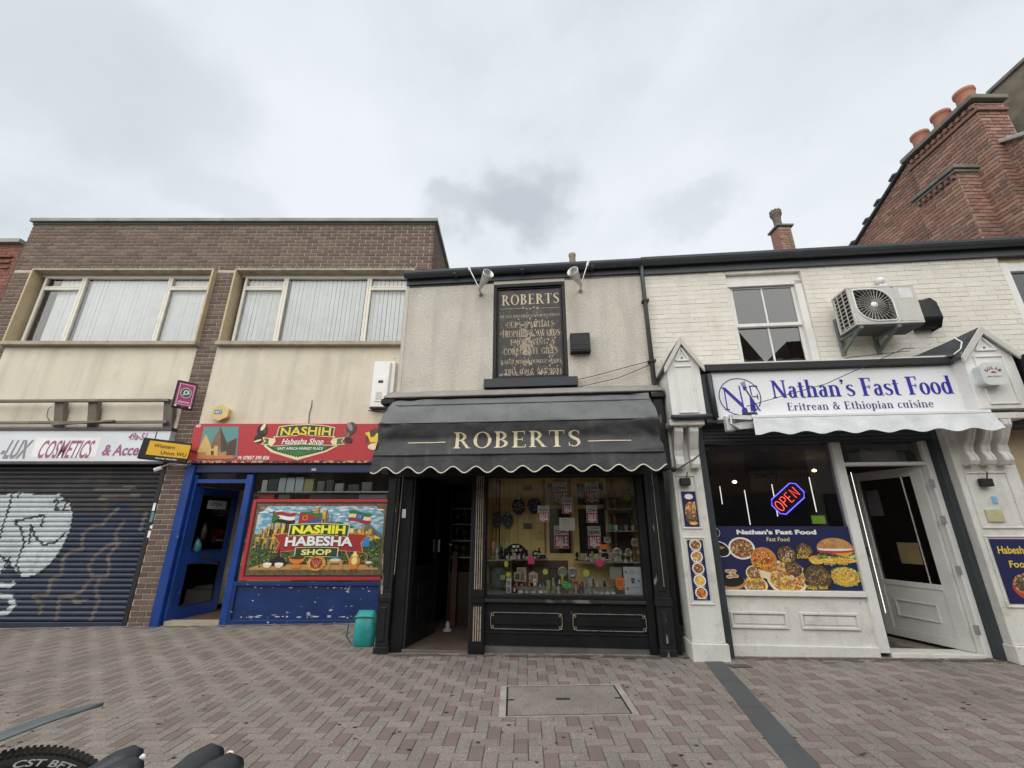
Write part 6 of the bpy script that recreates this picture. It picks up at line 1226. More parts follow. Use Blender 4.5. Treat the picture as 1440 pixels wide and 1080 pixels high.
# ---- air conditioner
ac = thing('air_conditioner', 'white outdoor air conditioning unit on wall brackets with round fan grille', 'air conditioner', FR, (4.87, 0, 3.6))
ax0, ax1, az0, az1, ay0, ay1 = 4.465, 5.285, 3.86, 4.42, -.45, -.12
m = MB(); m.box(ax0, ax1, ay0, ay1, az1 - .03, az1); m.box(ax0, ax1, ay0, ay1, az0 + .008, az0 + .035); m.box(ax1 - .26, ax1, ay0, ay1, az0 + .035, az1 - .03); m.box(ax0, ax0 + .035, ay0, ay0 + .03, az0 + .035, az1 - .03); m.box(ax0, ax0 + .02, ay1 - .02, ay1, az0 + .035, az1 - .03); m.box(ax0 + .03, ax1 - .26, ay1 - .04, ay1 - .02, az0 + .035, az1 - .03)
m.build('casing', PLAST, ac, bev=.005)
BX(ax0 + .01, ax1 - .01, ay0 + .02, ay1, az0 - .012, az0 + .006).build('base_tray', M('dark_base_tray', (.05, .05, .05), .6), ac)
fcx, fcz, R_ = ax0 + .285, (az0 + az1) / 2 + .002, .228
def sq(t): # rounded opening: square corners top-left and bottom-right, round elsewhere
    cs, sn = math.cos(t), math.sin(t); k = R_
    if (cs < 0 and sn > 0) or (cs > 0 and sn < 0): k = min(R_ / max(abs(cs), 1e-6), R_ / max(abs(sn), 1e-6)); k = min(k, R_ * 1.34)
    return fcx + k * cs, fcz + k * sn
NN = 64; ring_o = []; m = MB()
for i in range(NN):
    t0, t1 = 2 * PI * i / NN, 2 * PI * (i + 1) / NN
    def outp(t):
        cs, sn = math.cos(t), math.sin(t); hx_, hz = .25, .248; k = min((.252 if cs < 0 else .275) / max(abs(cs), 1e-6), .248 / max(abs(sn), 1e-6)); return fcx + k * cs, fcz + k * sn
    a_, b_, c2, d2 = sq(t0), sq(t1), outp(t1), outp(t0)
    m.add([(a_[0], ay0 + .001, a_[1]), (b_[0], ay0 + .001, b_[1]), (c2[0], ay0 + .001, c2[1]), (d2[0], ay0 + .001, d2[1])], [(0, 1, 2, 3)])
m.build('front_panel', PLAST, ac)
rg = MB()
rg.tube([(*((sq(2 * PI * i / NN)[0], ay0 - .004, sq(2 * PI * i / NN)[1])),) for i in range(NN + 1)], .009, 6, cap=False); rg.build('grille_rim', UPVC, ac)
gr_ = MB(); GY = M('grey_grille_wire', (.36, .35, .33), .5)
for i in range(30):
    t = 2 * PI * i / 30 + .04; p0 = (fcx + .055 * math.cos(t), fcz + .055 * math.sin(t)); p1 = sq(t + .10); gr_.tube([(p0[0], ay0 - .002, p0[1]), (p1[0], ay0 - .002, p1[1])], .0048, 4, cap=False)
for rr in (.12, .18): gr_.tube([(fcx + rr * math.cos(2 * PI * i / 30), ay0 - .001, fcz + rr * math.sin(2 * PI * i / 30)) for i in range(31)], .0016, 4, cap=False)
gr_.build('fan_grille', GY, ac)
MB().lathe([(.001, 0), (.045, 0), (.046, .006), (.001, .008)], (fcx, ay0 + .005, fcz), (0, -1, 0), 24).build('grille_hub', UPVC, ac, smooth=True)
fb = MB()
for i in range(3):
    t = i * 2 * PI / 3 + .4; P = []
    for rr, dt in ((.05, -.3), (.19, -.55), (.20, .1), (.19, .5), (.05, .3)): P.append((fcx + rr * math.cos(t + dt), ay0 + .06 + dt * .04, fcz + rr * math.sin(t + dt)))
    fb.add(P, [(0, 1, 2, 3, 4)])
fb.build('fan_blades', M('dark_grey_fan', (.07, .065, .07), .6), ac); BX(ax0 + .04, ax1 - .27, ay0 + .12, ay0 + .13, az0 + .04, az1 - .035).build('coil', M('dark_coil', (.03, .028, .028), .8), ac)
sg_ = MB()
for i in range(9): z = az0 + .05 + i * .055; sg_.box(ax0 + .001, ax0 + .01, ay0 + .03, ay1 - .02, z, z + .008)
for yv in (-.34, -.24, -.16): sg_.box(ax0 - .001, ax0 + .009, yv, yv + .012, az0 + .035, az1 - .03)
sg_.build('side_grille', PLAST, ac); BX(ax0 + .03, ax0 + .034, ay0 + .03, ay1 - .02, az0 + .035, az1 - .03).build('side_coil', BLACKP, ac)
BX(ax1 - .20, ax1 - .05, ay0 - .002, ay0, az1 - .20, az1 - .06).build('label_panel', M('label_grey', (.62, .63, .64), .4), ac)
for xx in (ax0 + .05, ax0 + .50):
    br_ = MB(); br_.obox((xx, -.03, 3.62), (xx, -.03, 4.15), .04, .04, up=(0, -1, 0)); br_.obox((xx, -.03, az0 - .025), (xx, -.46, az0 - .025), .04, .035, up=(0, 0, 1)); br_.obox((xx, -.04, 3.66), (xx, -.40, az0 - .03), .035, .03, up=(1, 0, 0)); br_.build('bracket', M('grey_bracket', (.13, .15, .15), .5), ac)
cvb = thing('cable_cover_box', 'black plastic cover box fixed beside the air conditioning unit', 'box', FR, (5.6, 0, 3.9))
MB().xprism([(0, 4.40), (-.10, 4.37), (-.16, 4.28), (-.18, 4.05), (-.12, 3.95), (0, 3.95)], 5.50, 5.74).build('case', BLACK, cvb, bev=.02)
x, z = rp(1243, 391, -.1); fx_ = thing('wall_fitting', 'small white round fitting on cream brick above the air conditioner', 'fitting', FR, (x, 0, z)); MB().lathe([(.05, 0), (.055, .03), (.05, .06), (.03, .08), (.001, .085)], (x - .01, 0, z), (0, -1, -.1), 14).build('cap', UPVC, fx_, smooth=True); MB().tube([(x - .01, -.03, z - .04), (x + .03, -.04, z - .13)], .018, 8).build('stub', UPVC, fx_)
BX(x - .04, x + .06, -.05, 0, z - .11, z - .06).build('base', UPVC, fx_)
# ================================================================== NATHAN SHOP FRONT
nf = thing('white_shop_front', 'white painted shop front with food poster window and open door', 'shop front', FR, (4, 0, 0))
GZ = .015
def wpil(x0, x1, w_, zb, name='pilaster'):
    m = MB(); m.box(x0, x1, -w_, .1, zb + .20, 2.66); m.box(x0 - .02, x1 + .02, -w_ - .035, .1, zb, zb + .20); return m.build('pilaster', WHITE2, nf, bev=.006)
P1 = wpil(2.03, 2.385, .22, .0); P2 = wpil(5.275, 5.93, .22, .045)
def pframe2(x0, x1, z0, z1, parent, yy=-.22):
    m = MB(); m.frame(x0, x1, z0, z1, .022, yy - .014, yy); m.build('panel_moulding', WHITE2, parent, bev=.005)
pframe2(2.06, 2.30, 1.395, 2.03, P1); pframe2(2.06, 2.32, .58, 1.31, P1)
pframe2(5.34, 5.80, 1.40, 2.03, P2); pframe2(5.33, 5.86, .60, 1.33, P2)
# hoods with gabled roofs
def hood(x0, x1, w_, z0, z1, za, lab):
    o = thing('pilaster_hood', lab, 'hood', FR, (x0, 0, z0), 'gabled white hoods over the pilasters'); xm = (x0 + x1) / 2
    m = MB(); m.box(x0, x1, -w_, .0, z0, z1); m.prism([(x0, z1), (x1, z1), (xm, za - .06)], -w_, -.0); m.build('body', WHITE, o, bev=.004)
    wd = x1 - x0; m = MB(); m.frame(x0 + wd * .2, x1 - wd * .2, z0 + .05, z1 - .04, .022, -w_ - .014, -w_); m.build('panel_moulding', WHITE, o, bev=.004)
    r = MB(); e = .04; s_ = (za - z1) / (wd / 2)
    for sg2, xe in ((-1, x0 - e), (1, x1 + e)):
        r.add([(xe, -w_ - .03, z1 - s_ * e), (xm, -w_ - .03, za), (xm, .0, za), (xe, .0, z1 - s_ * e), (xe, -w_ - .03, z1 - s_ * e - .035), (xm, -w_ - .03, za - .035), (xm, .0, za - .035), (xe, .0, z1 - s_ * e - .035)], [(0, 1, 2, 3), (4, 7, 6, 5), (0, 4, 5, 1), (1, 5, 6, 2), (2, 6, 7, 3), (3, 7, 4, 0)])
    r.build('roof_slates', SLATE, o)
    b_ = MB(); tw = .055
    for xe, k in ((x0 - e, 1), (x1 + e, -1)): b_.prism([(xe, z1 - s_ * e - .005), (xm, za - .005), (xm, za - .005 - tw * 1.6), (xe, z1 - s_ * e - .005 - tw * 1.6 + .02)], -w_ - .055, -w_ - .031)
    b_.build('bargeboard', PLAST, o, bev=.003)
    t = MB(); hh = (za - z1) * .52
    for (xa, za_), (xb_, zb_) in (((xm - wd * .2, z1 + .03), (xm, z1 + .03 + hh)), ((xm, z1 + .03 + hh), (xm + wd * .2, z1 + .03)), ((xm + wd * .2, z1 + .03), (xm - wd * .2, z1 + .03))):
        t.obox((xa, -w_ - .01, za_), (xb_, -w_ - .01, zb_), .022, .02)
    t.build('triangle_moulding', UPVC, o, bev=.002); t2 = MB(); t2.box(xm - .012, xm + .012, -w_ - .008, -w_, z1 + .05, z1 + .075); t2.build('boss', LEAD, o)
    return o
H1 = hood(2.04, 2.445, .48, 2.70, 3.42, 3.76, 'left gabled white hood, beside the drainpipe and black awning')
H2 = hood(5.53, 6.08, .48, 2.72, 3.42, 3.745, 'right gabled white hood, carrying a round cornered alarm box')
# side slates of the right hood lying back on fascia
MB().add([(4.95, .0, 3.42), (5.6, -.46, 3.42), (5.8, -.46, 3.73), (5.45, .0, 3.60), (5.2, 0, 3.55)], [(0, 1, 2, 3, 4)]).build('slate_slope', SLATE, H2)
sc_ = rp(1262, 455, -.05)
MB().tube([(5.52, -.40, 3.44), (5.6, -.42, 3.50), (5.66, -.40, 3.60), (5.66, -.32, 3.70)], .008, 6).build('white_cable', UPVC, H2)
# consoles
def console(x, w2, z0, z1, w_, parent):
    m = MB(); K = 14; P = []
    H_ = z1 - z0
    pr = [(0, z1), (-w_ * 1.0, z1), (-w_ * 1.0, z1 - H_ * .12), (-w_ * .82, z1 - H_ * .25), (-w_ * .62, z1 - H_ * .42), (-w_ * .42, z1 - H_ * .55), (-w_ * .36, z1 - H_ * .70), (-w_ * .48, z1 - H_ * .80), (-w_ * .52, z1 - H_ * .90), (-w_ * .42, z1 - H_ * .99), (-w_ * .2, z1 - H_ * 1.0), (0, z1 - H_ * .93)]
    m.xprism([(-.22 + y, z) for y, z in pr], x - w2 / 2, x + w2 / 2); c = m.build('scroll_bracket', WHITE2, parent, bev=.006)
    m = MB()
    for dx_ in (-w2 * .28, w2 * .28): m.xprism([(-.22 + y * 1.03 - .004, z) for y, z in pr[1:11]] + [(-.22, z0 + H_ * .1), (-.22, z1 - .001)], x + dx_ - .008, x + dx_ + .008)
    m.build('bead', WHITE2, c)
for x in (2.11, 2.295): console(x, .105, 2.10, 2.60, .19, nf)
for x in (5.40, 5.58, 5.76): console(x, .105, 2.10, 2.60, .24, nf)
BX(2.0, 2.42, -.46, -.0, 2.605, 2.675).build('cap_slab', WHITE2, nf, bev=.008); BX(5.3, 6.0, -.46, -.0, 2.605, 2.68).build('cap_slab', WHITE2, nf, bev=.008)
MB().tube([(2.02, -.50, 2.70), (2.50, -.50, 2.70)], .03, 10).build('black_pipe', DARKGREY, nf, smooth=True)
# sign panel box
ns = thing('shop_sign', "white fascia sign reading Nathan's Fast Food in blue serif letters", 'sign', FR, (4, -.25, 2.7))
BX(2.635, 5.56, -.30, -.10, 2.70, 3.335).build('panel', M('bright_white_sign', (.75, .76, .775), .35, .03, 1, .02, 40), ns, bev=.003)
BX(2.50, 5.60, -.36, .0, 3.338, 3.43).build('head_box', BLACKP, ns, bev=.008); BX(2.50, 5.60, -.34, .01, 3.432, 3.452).build('flashing', WHITE2, ns)
BX(2.50, 2.632, -.30, -.0, 2.66, 3.335).build('side_box', DARKGREY, ns, bev=.01); MB().tube([(2.60, -.33, 3.30), (2.61, -.33, 2.72)], .035, 10).build('pipe', DARKGREY, ns, smooth=True)
q = MB(); y = -.3025
def sp_(px, py): return rp(px, py, -.302)
c0, c1 = sp_(1041, 558); q.line([(2.952 + .252 * math.cos(t), 2.995 + .245 * math.sin(t)) for t in [2 * PI * i / 48 for i in range(48)]], .012, y - .0005, 0, True)
q.v = [Vector((v.x, v.y, v.z)) for v in q.v]
q.line([(2.775, 2.84), (2.775, 3.10)], .014, y - .001, 1); q.rect(2.745, 2.805, 2.825, 2.838, y - .0012, 1)
q.poly([(2.74, 3.125), (2.79, 3.125), (2.985, 2.885), (2.965, 2.845)], y - .0014, 1)
q.line([(2.965, 3.14), (2.975, 2.85)], .016, y - .0016, 1); q.ell(2.982, 2.805, .036, .05, y - .0018, 1, 14)
q.poly([(3.055, 2.80), (3.125, 2.80), (3.105, 3.0), (3.072, 3.0)], y - .001, 1); q.rect(3.085, 3.185, 3.125, 3.14, y - .0012, 0); q.rect(3.105, 3.175, 2.985, 2.998, y - .0012, 0); q.rect(3.163, 3.175, 2.955, 3.025, y - .0013, 0); q.rect(3.173, 3.185, 3.085, 3.14, y - .0013, 0); q.line([(3.095, 3.13), (3.10, 3.0)], .014, y - .0012, 0)
q.line([(3.035, 3.10), (3.165, 2.805)], .016, y - .0024, 0); q.line([(3.05, 3.10), (3.18, 2.805)], .008, y - .0022, 2)
for k in range(4): q.line([(2.99 + k * .016, 3.185 + k * .006), (3.012 + k * .012, 3.12)], .007, y - .0018, 1)
q.ell(3.033, 3.105, .026, .028, y - .0019, 1, 12)
stext(q, "Nathan's Fast Food", 3.355, 5.47, 2.965, 3.20, y, 1, .045, .028)
q2 = MB(); stext(q2, 'Eritrean & Ethiopian cuisine', 3.50, 5.19, 2.80, 2.90, y, 0, .06, .012)
q.build('lettering', [flat('print_deep_blue', (.03, .03, .16)), PBLUE, PWHITE], ns); q2.build('lettering', [flat('print_deep_blue', (.03, .03, .16))], ns)
# cable across sign
MB().tube([(3.0, -.33, 2.86), (3.95, -.42, 3.10), (4.6, -.42, 3.38), (5.0, -.38, 3.55), (5.35, -.1, 3.66)], .005, 5).solo('cable', 'thin cable slanting across the blue lettered sign up to the wall', 'cable', BLACKP, FR, (4, -.3, 3.1))
MB().tube([(2.35, -.1, 3.55), (3.2, -.03, 3.50), (4.0, -.03, 3.47), (4.6, -.05, 3.58), (5.3, -.08, 3.63)], .005, 5).solo('cable', 'thin cable sagging along cream wall just above the white sign', 'cable', BLACKP, FR, (4, -.05, 3.5))
# retractable awning
na = thing('retracted_awning', 'white retracted awning with short wavy valance below white sign', 'awning', FR, (4.2, -.4, 2.5))
BX(2.93, 5.54, -.58, -.50, 2.645, 2.69).build('front_bar', UPVC, na, bev=.008); BX(2.98, 5.5, -.50, -.32, 2.66, 2.70).build('cassette', UPVC, na, bev=.008)
vv = []; KX = 160
for i in range(KX + 1):
    s = i / KX; u = 2.935 + 2.60 * s; zl = 2.452 - .018 * math.sin(s * 2 * PI * 7.5 + 1)
    for j in range(5): f_ = j / 4; vv.append((u + .02 * f_ * (2 * s - 1) * 1.5, -.585 - .05 * f_ + .008 * mnoise.noise(Vector((u * 5, f_ * 3, 0))), 2.645 + (zl - 2.645) * f_))
MB().add(vv, [(i * 5 + j, (i + 1) * 5 + j, (i + 1) * 5 + j + 1, i * 5 + j + 1) for i in range(KX) for j in range(4)]).build('valance', M('white_awning_cloth', (.60, .62, .63), .7, .1, 3, .06, 60, .006, 6, dirt=[((.35, .36, .37), 4, .5, .8, .4)]), na, smooth=True)
mb2 = MB(); mb2.obox((2.72, -.42, 2.70), (2.95, -.52, 2.66), .05, .06); mb2.obox((2.76, -.40, 2.60), (3.0, -.50, 2.62), .04, .04); mb2.tube([(2.74, -.45, 2.72), (2.72, -.48, 2.60), (2.80, -.5, 2.54)], .018, 8); mb2.obox((2.75, -.45, 2.56), (3.0, -.5, 2.57), .05, .03); mb2.build('arm_mechanism', STEEL, na)
BX(2.70, 2.80, -.40, -.30, 2.54, 2.74).build('wall_bracket', UPVC, na, bev=.01)
mb2 = MB(); mb2.obox((2.88, -.46, 2.72), (3.0, -.56, 2.69), .05, .05); mb2.build('end_cap', BLACKP, na)
# header, frames
hdr = MB(); hdr.box(2.50, 5.28, -.10, .10, 2.44, 2.70)
for k in range(5): hdr.box(2.50, 5.28, -.115, -.101, 2.46 + k * .045, 2.485 + k * .045)
hdr.build('header', DARKGREY, nf)
BX(2.39, 2.495, -.12, .05, .02, 2.66).build('dark_post', DARKGREY, nf, bev=.003); BX(5.20, 5.27, -.12, .05, .05, 2.60).build('dark_post', DARKGREY, nf, bev=.003)
m = MB(); m.box(4.075, 4.185, -.03, .09, .10, 2.44); m.build('mullion', WHITE, nf, bev=.006); m = MB(); m.box(5.13, 5.198, -.03, .09, .08, 2.44); m.build('door_jamb', WHITE, nf, bev=.004)
BX(4.185, 5.13, -.02, .09, 2.145, 2.185).build('transom', WHITE, nf, bev=.004); MB().rect(4.185, 5.13, 2.185, 2.44, .03).build('transom_pane', DGLASS, nf)
BX(4.30, 4.98, .06, .12, 2.20, 2.32).build('carton_on_ledge', M('pale_cloth_roll', (.5, .5, .5), .8), nf); BX(4.185, 5.13, -.03, .2, .03, .105).build('door_threshold', WHITE2, nf, bev=.004)
MB().rect(2.50, 4.075, .72, 2.43, .03).build('window_pane', DGLASS, nf)
m = MB(); m.box(2.50, 4.075, -.04, .09, .655, .715); m.build('window_sill', WHITE, nf, bev=.006)
m = MB(); m.box(2.495, 4.075, .0, .09, .10, .655); ri = m.build('stall_riser', WHITE2, nf); BX(2.495, 4.075, -.03, .09, .03, .15).build('skirting', WHITE2, nf, bev=.004)
for a, b in ((rp(1027, 870)[0], rp(1107, 870)[0]), (rp(1125, 870)[0], rp(1207, 870)[0])):
    m = MB(); m.frame(a, b, .315, .49, .028, -.022, .0); m.box(a + .04, b - .04, -.01, 0, .36, .45); m.build('riser_panel', WHITE2, nf, bev=.006)
# interior room
m = MB(); m.box(2.42, 5.30, 3.9, 3.95, 0, 2.5); m.box(2.40, 2.44, .1, 3.9, 0, 2.5); m.box(5.9, 5.95, .1, 3.9, 0, 2.5); m.box(5.3, 5.9, 3.9, 3.95, 0, 2.5); m.box(5.25, 5.9, .12, .16, 0, 2.5); m.build('shop_room', ROOMG, nf)
BX(2.4, 5.95, .1, 3.95, 2.50, 2.54).build('ceiling', M('grey_ceiling', (.14, .13, .125), .8), nf)
BX(2.4, 5.95, .2, 3.95, .02, .07).build('shop_floor', M('grey_mat_floor', (.075, .072, .07), .8, .1, 20), nf); BX(2.46, 5.4, .10, .2, .02, .06).build('floor_edge', CONC, nf)
# door leaf (hinged right, open inwards)
ang = math.radians(180 - 72)
DM3 = Matrix.Translation((5.125, .06, .11)) @ Matrix.Rotation(ang, 4, 'Z')
def r3(bx):
    W = .93
    bx(0, .13, 0, 2.03); bx(W - .12, W, 0, 2.03); bx(.13, W - .12, 0, .10); bx(.13, W - .12, .60, .66); bx(.13, W - .12, 1.92, 2.03); bx(.13, W - .12, .10, .60, .01, .035)
    for yy in (-.006,):
        bx(.24, .72, .24, .26, yy, .01); bx(.24, .72, .42, .44, yy, .01); bx(.24, .26, .26, .42, yy, .01); bx(.70, .72, .26, .42, yy, .01)
        bx(.24, .72, .24, .26, .035, .052); bx(.24, .72, .42, .44, .035, .052); bx(.24, .26, .26, .42, .035, .052); bx(.70, .72, .26, .42, .035, .052)
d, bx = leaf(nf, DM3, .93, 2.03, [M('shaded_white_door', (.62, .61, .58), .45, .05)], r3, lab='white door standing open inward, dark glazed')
pn = MB(); bx(.13, .81, .66, 1.92, .018, .024, 0, pn); pn.build('pane', DGLASS, d)
ntc = MB(); bx(.27, .52, .87, 1.12, .028, .03, 0, ntc); ntc.build('notice', M('tan_paper', (.20, .15, .07), .7), d)
nt2 = MB(); bx(.58, .76, 1.45, 1.78, .028, .03, 0, nt2); nt2.build('notice', M('dim_grey_paper', (.10, .10, .10), .7), d)
for z in (.35, .95, 1.50, 1.92): BX(5.09, 5.145, -.036, -.03, z - .045, z + .045).build('hinge', STEEL, d)
hb = MB(); bx(.86, .89, .95, 1.05, -.05, .09, 0, hb); hb.build('handle', STEEL, d)
# menu poster
po = thing('menu_poster', 'navy window poster of African dishes and a burger with yellow captions', 'poster', FR, (3.3, .0, .72))
BX(2.52, 4.07, .012, .02, .722, 1.425).build('sheet', NAVY, po)
FD = [M('food_meat', (.25, .11, .05), .5, .5, 40, .4, 90, voro=('#7b4a2a', '#c9a36a', 60)), M('food_orange', (.60, .20, .04), .5, .4, 35, .3, 90, voro=('#e0782c', '#8a4a1c', 45)), M('food_dark', (.09, .06, .04), .5, .5, 40, .4, 90, voro=('#4a3a2a', '#7d6a50', 55)),
      M('food_mixed', (.45, .26, .10), .5, .5, 30, .4, 90, voro=('#b05c28', '#e0c070', 50)), M('food_green', (.16, .22, .05), .5, .5, 40, .4, 90, voro=('#8aa040', '#d0d890', 60)), M('bread_brown', (.50, .25, .08), .5, .25, 12), PWHITE, CREAM, M('food_fries', (.65, .42, .10), .5, .4, 50, voro=('#f0c860', '#c89030', 60)), flat('tomato', (.5, .05, .03)), flat('cheddar', (.75, .35, .03)), INK, YEL]
q = MB(); y = .0105
def np_(px, py): return rp(px, py, .01)
def dish(px, py, rx, ry, food, rim=6, k=0):
    x, z = np_(px, py); s = .0097; q.ell(x, z, rx * s, ry * s, y - .0002 * k, rim, 26); q.ell(x, z, rx * s * .86, ry * s * .86, y - .0006 - .0002 * k, food, 24)
    return x, z
dish(1043, 771, 16, 13, 0); dish(1074, 787, 15.5, 14.5, 1, 5, 1); dish(1106, 780, 12.5, 11.5, 2, 11, 2); dish(1131, 775, 11, 10.5, 2, 11, 3); dish(1107, 812, 24, 20, 3, 7, 1); dish(1150, 812, 17.5, 16.5, 2, 11, 3); dish(1116, 800, 10, 9, 2, 2, 8); dish(1107 + 6, 812, 3, 3, 7, 7, 10)
dish(1062, 806, 11, 9, 0, 7, 1); dish(1063, 823, 14, 9, 3, 7, 3); q.poly([np_(1066, 800), np_(1084, 806), np_(1083, 815), np_(1070, 812)], y - .0012, 7); dish(1188, 811, 18, 11, 8, 4, 2); dish(1188, 811, 14, 8, 8, 8, 5)
RF = random.Random(9)
for (px_, py_, rx_, ry_, cs_) in ((1043, 771, 12, 9, (7, 3, 9, 2, 4)), (1074, 787, 12, 11, (12, 9, 5, 7)), (1106, 780, 9, 8, (5, 3, 6, 9)), (1131, 775, 8, 7, (5, 8, 3)), (1107, 812, 20, 16, (5, 0, 2, 4, 7, 9, 8)), (1150, 812, 13, 12, (3, 5, 0)), (1116, 800, 8, 7, (0, 5, 11)), (1188, 811, 13, 7, (8, 12, 5, 4)), (1063, 823, 11, 6, (0, 9, 4, 7)), (1062, 806, 8, 6, (0, 7, 5))):
    for k in range(46):
        rr_ = math.sqrt(RF.random()); aa = RF.uniform(0, 6.28); x, z = np_(px_ + rx_ * rr_ * math.cos(aa), py_ + ry_ * rr_ * math.sin(aa)); q.ell(x, z, RF.uniform(.004, .013), RF.uniform(.003, .008), y - .0036 - .00003 * (k % 29), RF.choice(cs_), 6, RF.uniform(0, 3))
x, z = np_(1175, 776); q.ell(x, z - .06, .24, .06, y - .0015, 4, 20); q.ell(x, z - .02, .20, .035, y - .002, 2, 20); q.poly([(x - .19, z + .0), (x + .21, z + .0), (x + .10, z - .06), (x - .02, z - .02)], y - .0025, 10); q.ell(x, z + .015, .21, .03, y - .003, 9, 20); q.ell(x, z + .03, .20, .02, y - .0032, 6, 20); q.ell(x, z + .035, .205, .12, y - .0035, 5, 22, 0, 0, PI)
q.ell(x - .23, z - .09, .09, .05, y - .0015, 8, 14); q.ell(x, z - .10, .22, .03, y - .0022, 8, 18)
for i in range(30): q.ell(x + random.uniform(-.16, .16), z + .05 + random.uniform(0, .07), .004, .003, y - .004, 7, 6)
q.ell(*np_(1006, 749), .055, .055, y - .0012, 6, 20); q.ell(*np_(1006, 749), .05, .05, y - .0018, 11, 20); q.ell(*np_(1013, 772), .12, .085, y - .001, 6, 22, -.4); q.ell(*np_(1012, 772), .112, .077, y - .0016, 11, 22, -.4)
ftext(q, 'Tee~', np_(1009, 770)[0], np_(1019, 770)[0], np_(1009, 772)[1], np_(1009, 766)[1], y - .003, 12, bold=.01)
q.ell(*np_(1028, 818), .17, .09, y - .001, 5, 20); q.ell(*np_(1028, 815), .15, .08, y - .0018, 11, 20)
for a_, b_ in ((1024, 803), (1031, 803), (1026, 811), (1034, 810), (1030, 807)): q.ell(*np_(a_, b_), .04, .02, y - .0022, 6, 12); q.ell(*np_(a_, b_), .034, .015, y - .0028, 5, 12)
def nt_(s, px0, px1, py0, py1, mi, bold=.02, shear=0): ftext(q, s, np_(px0, py0)[0], np_(px1, py0)[0], np_(px0, py0)[1], np_(px0, py1)[1], y - .005, mi, bold=bold, shear=shear)
nt_("Nathan's Fast Food", 1036, 1148, 751, 745, 6, .05); nt_('Fast Food', 1078, 1110, 761, 755, 7, .01, .1)
for s, a_, b_, c2 in (('Shiro', 1064, 1083, 797), ('Dulet', 1121, 1137, 785), ('Burger Chips', 1159, 1192, 794), ('Awaze', 1048, 1072, 817), ('Saga wot', 1135, 1164, 828), ('Chicken Fries', 1180, 1206, 823), ('Tibs', 1098, 1115, 829), ('Kitfo', 1100, 1112, 790)): nt_(s, a_, b_, c2, c2 - 5.5, 12, .012, .1)
q.build('printing', FD, po)
# neon sign
ne = thing('neon_sign', 'tilted neon OPEN sign glowing red inside a blue border', 'neon sign', FR, (3.55, .3, 1.75))
NB_ = M('neon_blue_tube', (.12, .10, 1.0), .4, 0, emit=1.7); NR_ = M('neon_red_tube', (1.0, .10, .07), .4, 0, emit=1.3)
cx0, cz0 = rp(1108, 701, .16); ra = math.radians(38); ca_, sa_ = math.cos(ra), math.sin(ra)
def ro(x, z): return (cx0 + x * ca_ - z * sa_, .16, cz0 + x * sa_ + z * ca_)
W_, H__ = .215, .115; c_ = .05
bp_ = [(-W_ + c_, -H__), (W_ - c_, -H__), (W_, -H__ + c_), (W_, H__ - c_), (W_ - c_, H__), (-W_ + c_, H__), (-W_, H__ - c_), (-W_, -H__ + c_), (-W_ + c_, -H__)]
MB().tube([ro(*p_) for p_ in bp_], .0065, 6).build('border_tube', NB_, ne)
lets = [[(-.15 + .035 * math.cos(t), .065 * math.sin(t)) for t in [2 * PI * i / 14 for i in range(15)]], [(-.085, -.06), (-.085, .062), (-.045, .062), (-.03, .04), (-.03, .02), (-.045, .0), (-.085, .0)], [(.045, .062), (.0, .062), (.0, -.06), (.045, -.06)], [(.0, .002), (.038, .002)], [(.09, -.06), (.09, .062), (.15, -.06), (.15, .062)]]
m = MB()
for l in lets: m.tube([ro(*p_) for p_ in l], .0048, 6)
m.build('letter_tubes', NR_, ne); m = MB(); P = [ro(*p_) for p_ in bp_[:-1]]; m.add([(p_[0], .175, p_[2]) for p_ in P], [tuple(range(8))]); m.build('backing', BLACKP, ne)
# LED strips, lamps, card machine, mirrored board painted as a sign reflection
LED = M('lit_white_led', (1, .95, .85), .4, 0, emit=.75)
for i, (a_, b_, yy) in enumerate((((1012, 684), (1016, 709), 2.6), ((1047, 689), (1055, 738), 2.4), ((1085, 681), (1094, 726), 2.0), ((1137, 671), (1149, 720), 1.6), ((1197, 664), (1245, 862), .45))):
    (xa, za_), (xb, zb_) = rp(*a_, yy), rp(*b_, yy); xm_ = (xa + xb) / 2
    MB().tube([(xm_, yy, zb_), (xm_, yy, za_)], .007 if yy > 1 else .0035, 6).solo('led_strip', ('leftmost short glowing vertical strip light inside the poster window', 'second glowing vertical strip light from the left inside the window', 'glowing strip light running behind the neon sign', 'glowing strip light right of the neon sign', 'long glowing strip light just inside the white open doorway')[i], 'strip light', LED, FR, (xm_, yy, zb_), group='vertical strip lights in the white shop')
AMB = M('amber_lamp', (1, .55, .2), .4, 0, emit=5); WLM = M('warm_white_lamp', (1, .85, .6), .4, 0, emit=6)
for px, py, mt_, lb in ((1033, 678, WLM, 'small warm white ceiling lamp seen through the poster window'), (1145, 662, AMB, 'small amber ceiling lamp seen above the neon sign')):
    x, z = rp(px, py, 1.8); o = thing('ceiling_lamp', lb, 'lamp', FR, (x, 1.8, z)); MB().lathe([(.001, 0), (.03, .01), (.035, .03), (.001, .05)], (x, 1.8, z - .02), n=12).build('bulb', mt_, o, smooth=True); MB().tube([(x, 1.8, z + .03), (x, 1.8, 2.5)], .006, 5).build('flex', BLACKP, o)
ov = thing('sign_reflection', 'grey board standing in for a mirrored sign reflection above the neon', 'board', FR, (3.6, 2.6, 1.9)); xa, za_ = rp(1052, 662, 2.6); xb, zb_ = rp(1150, 690, 2.6)
BX(xa, xb, 2.6, 2.62, zb_, za_).build('board', M('reflection_grey', (.22, .21, .20), .7), ov); q = MB(); 
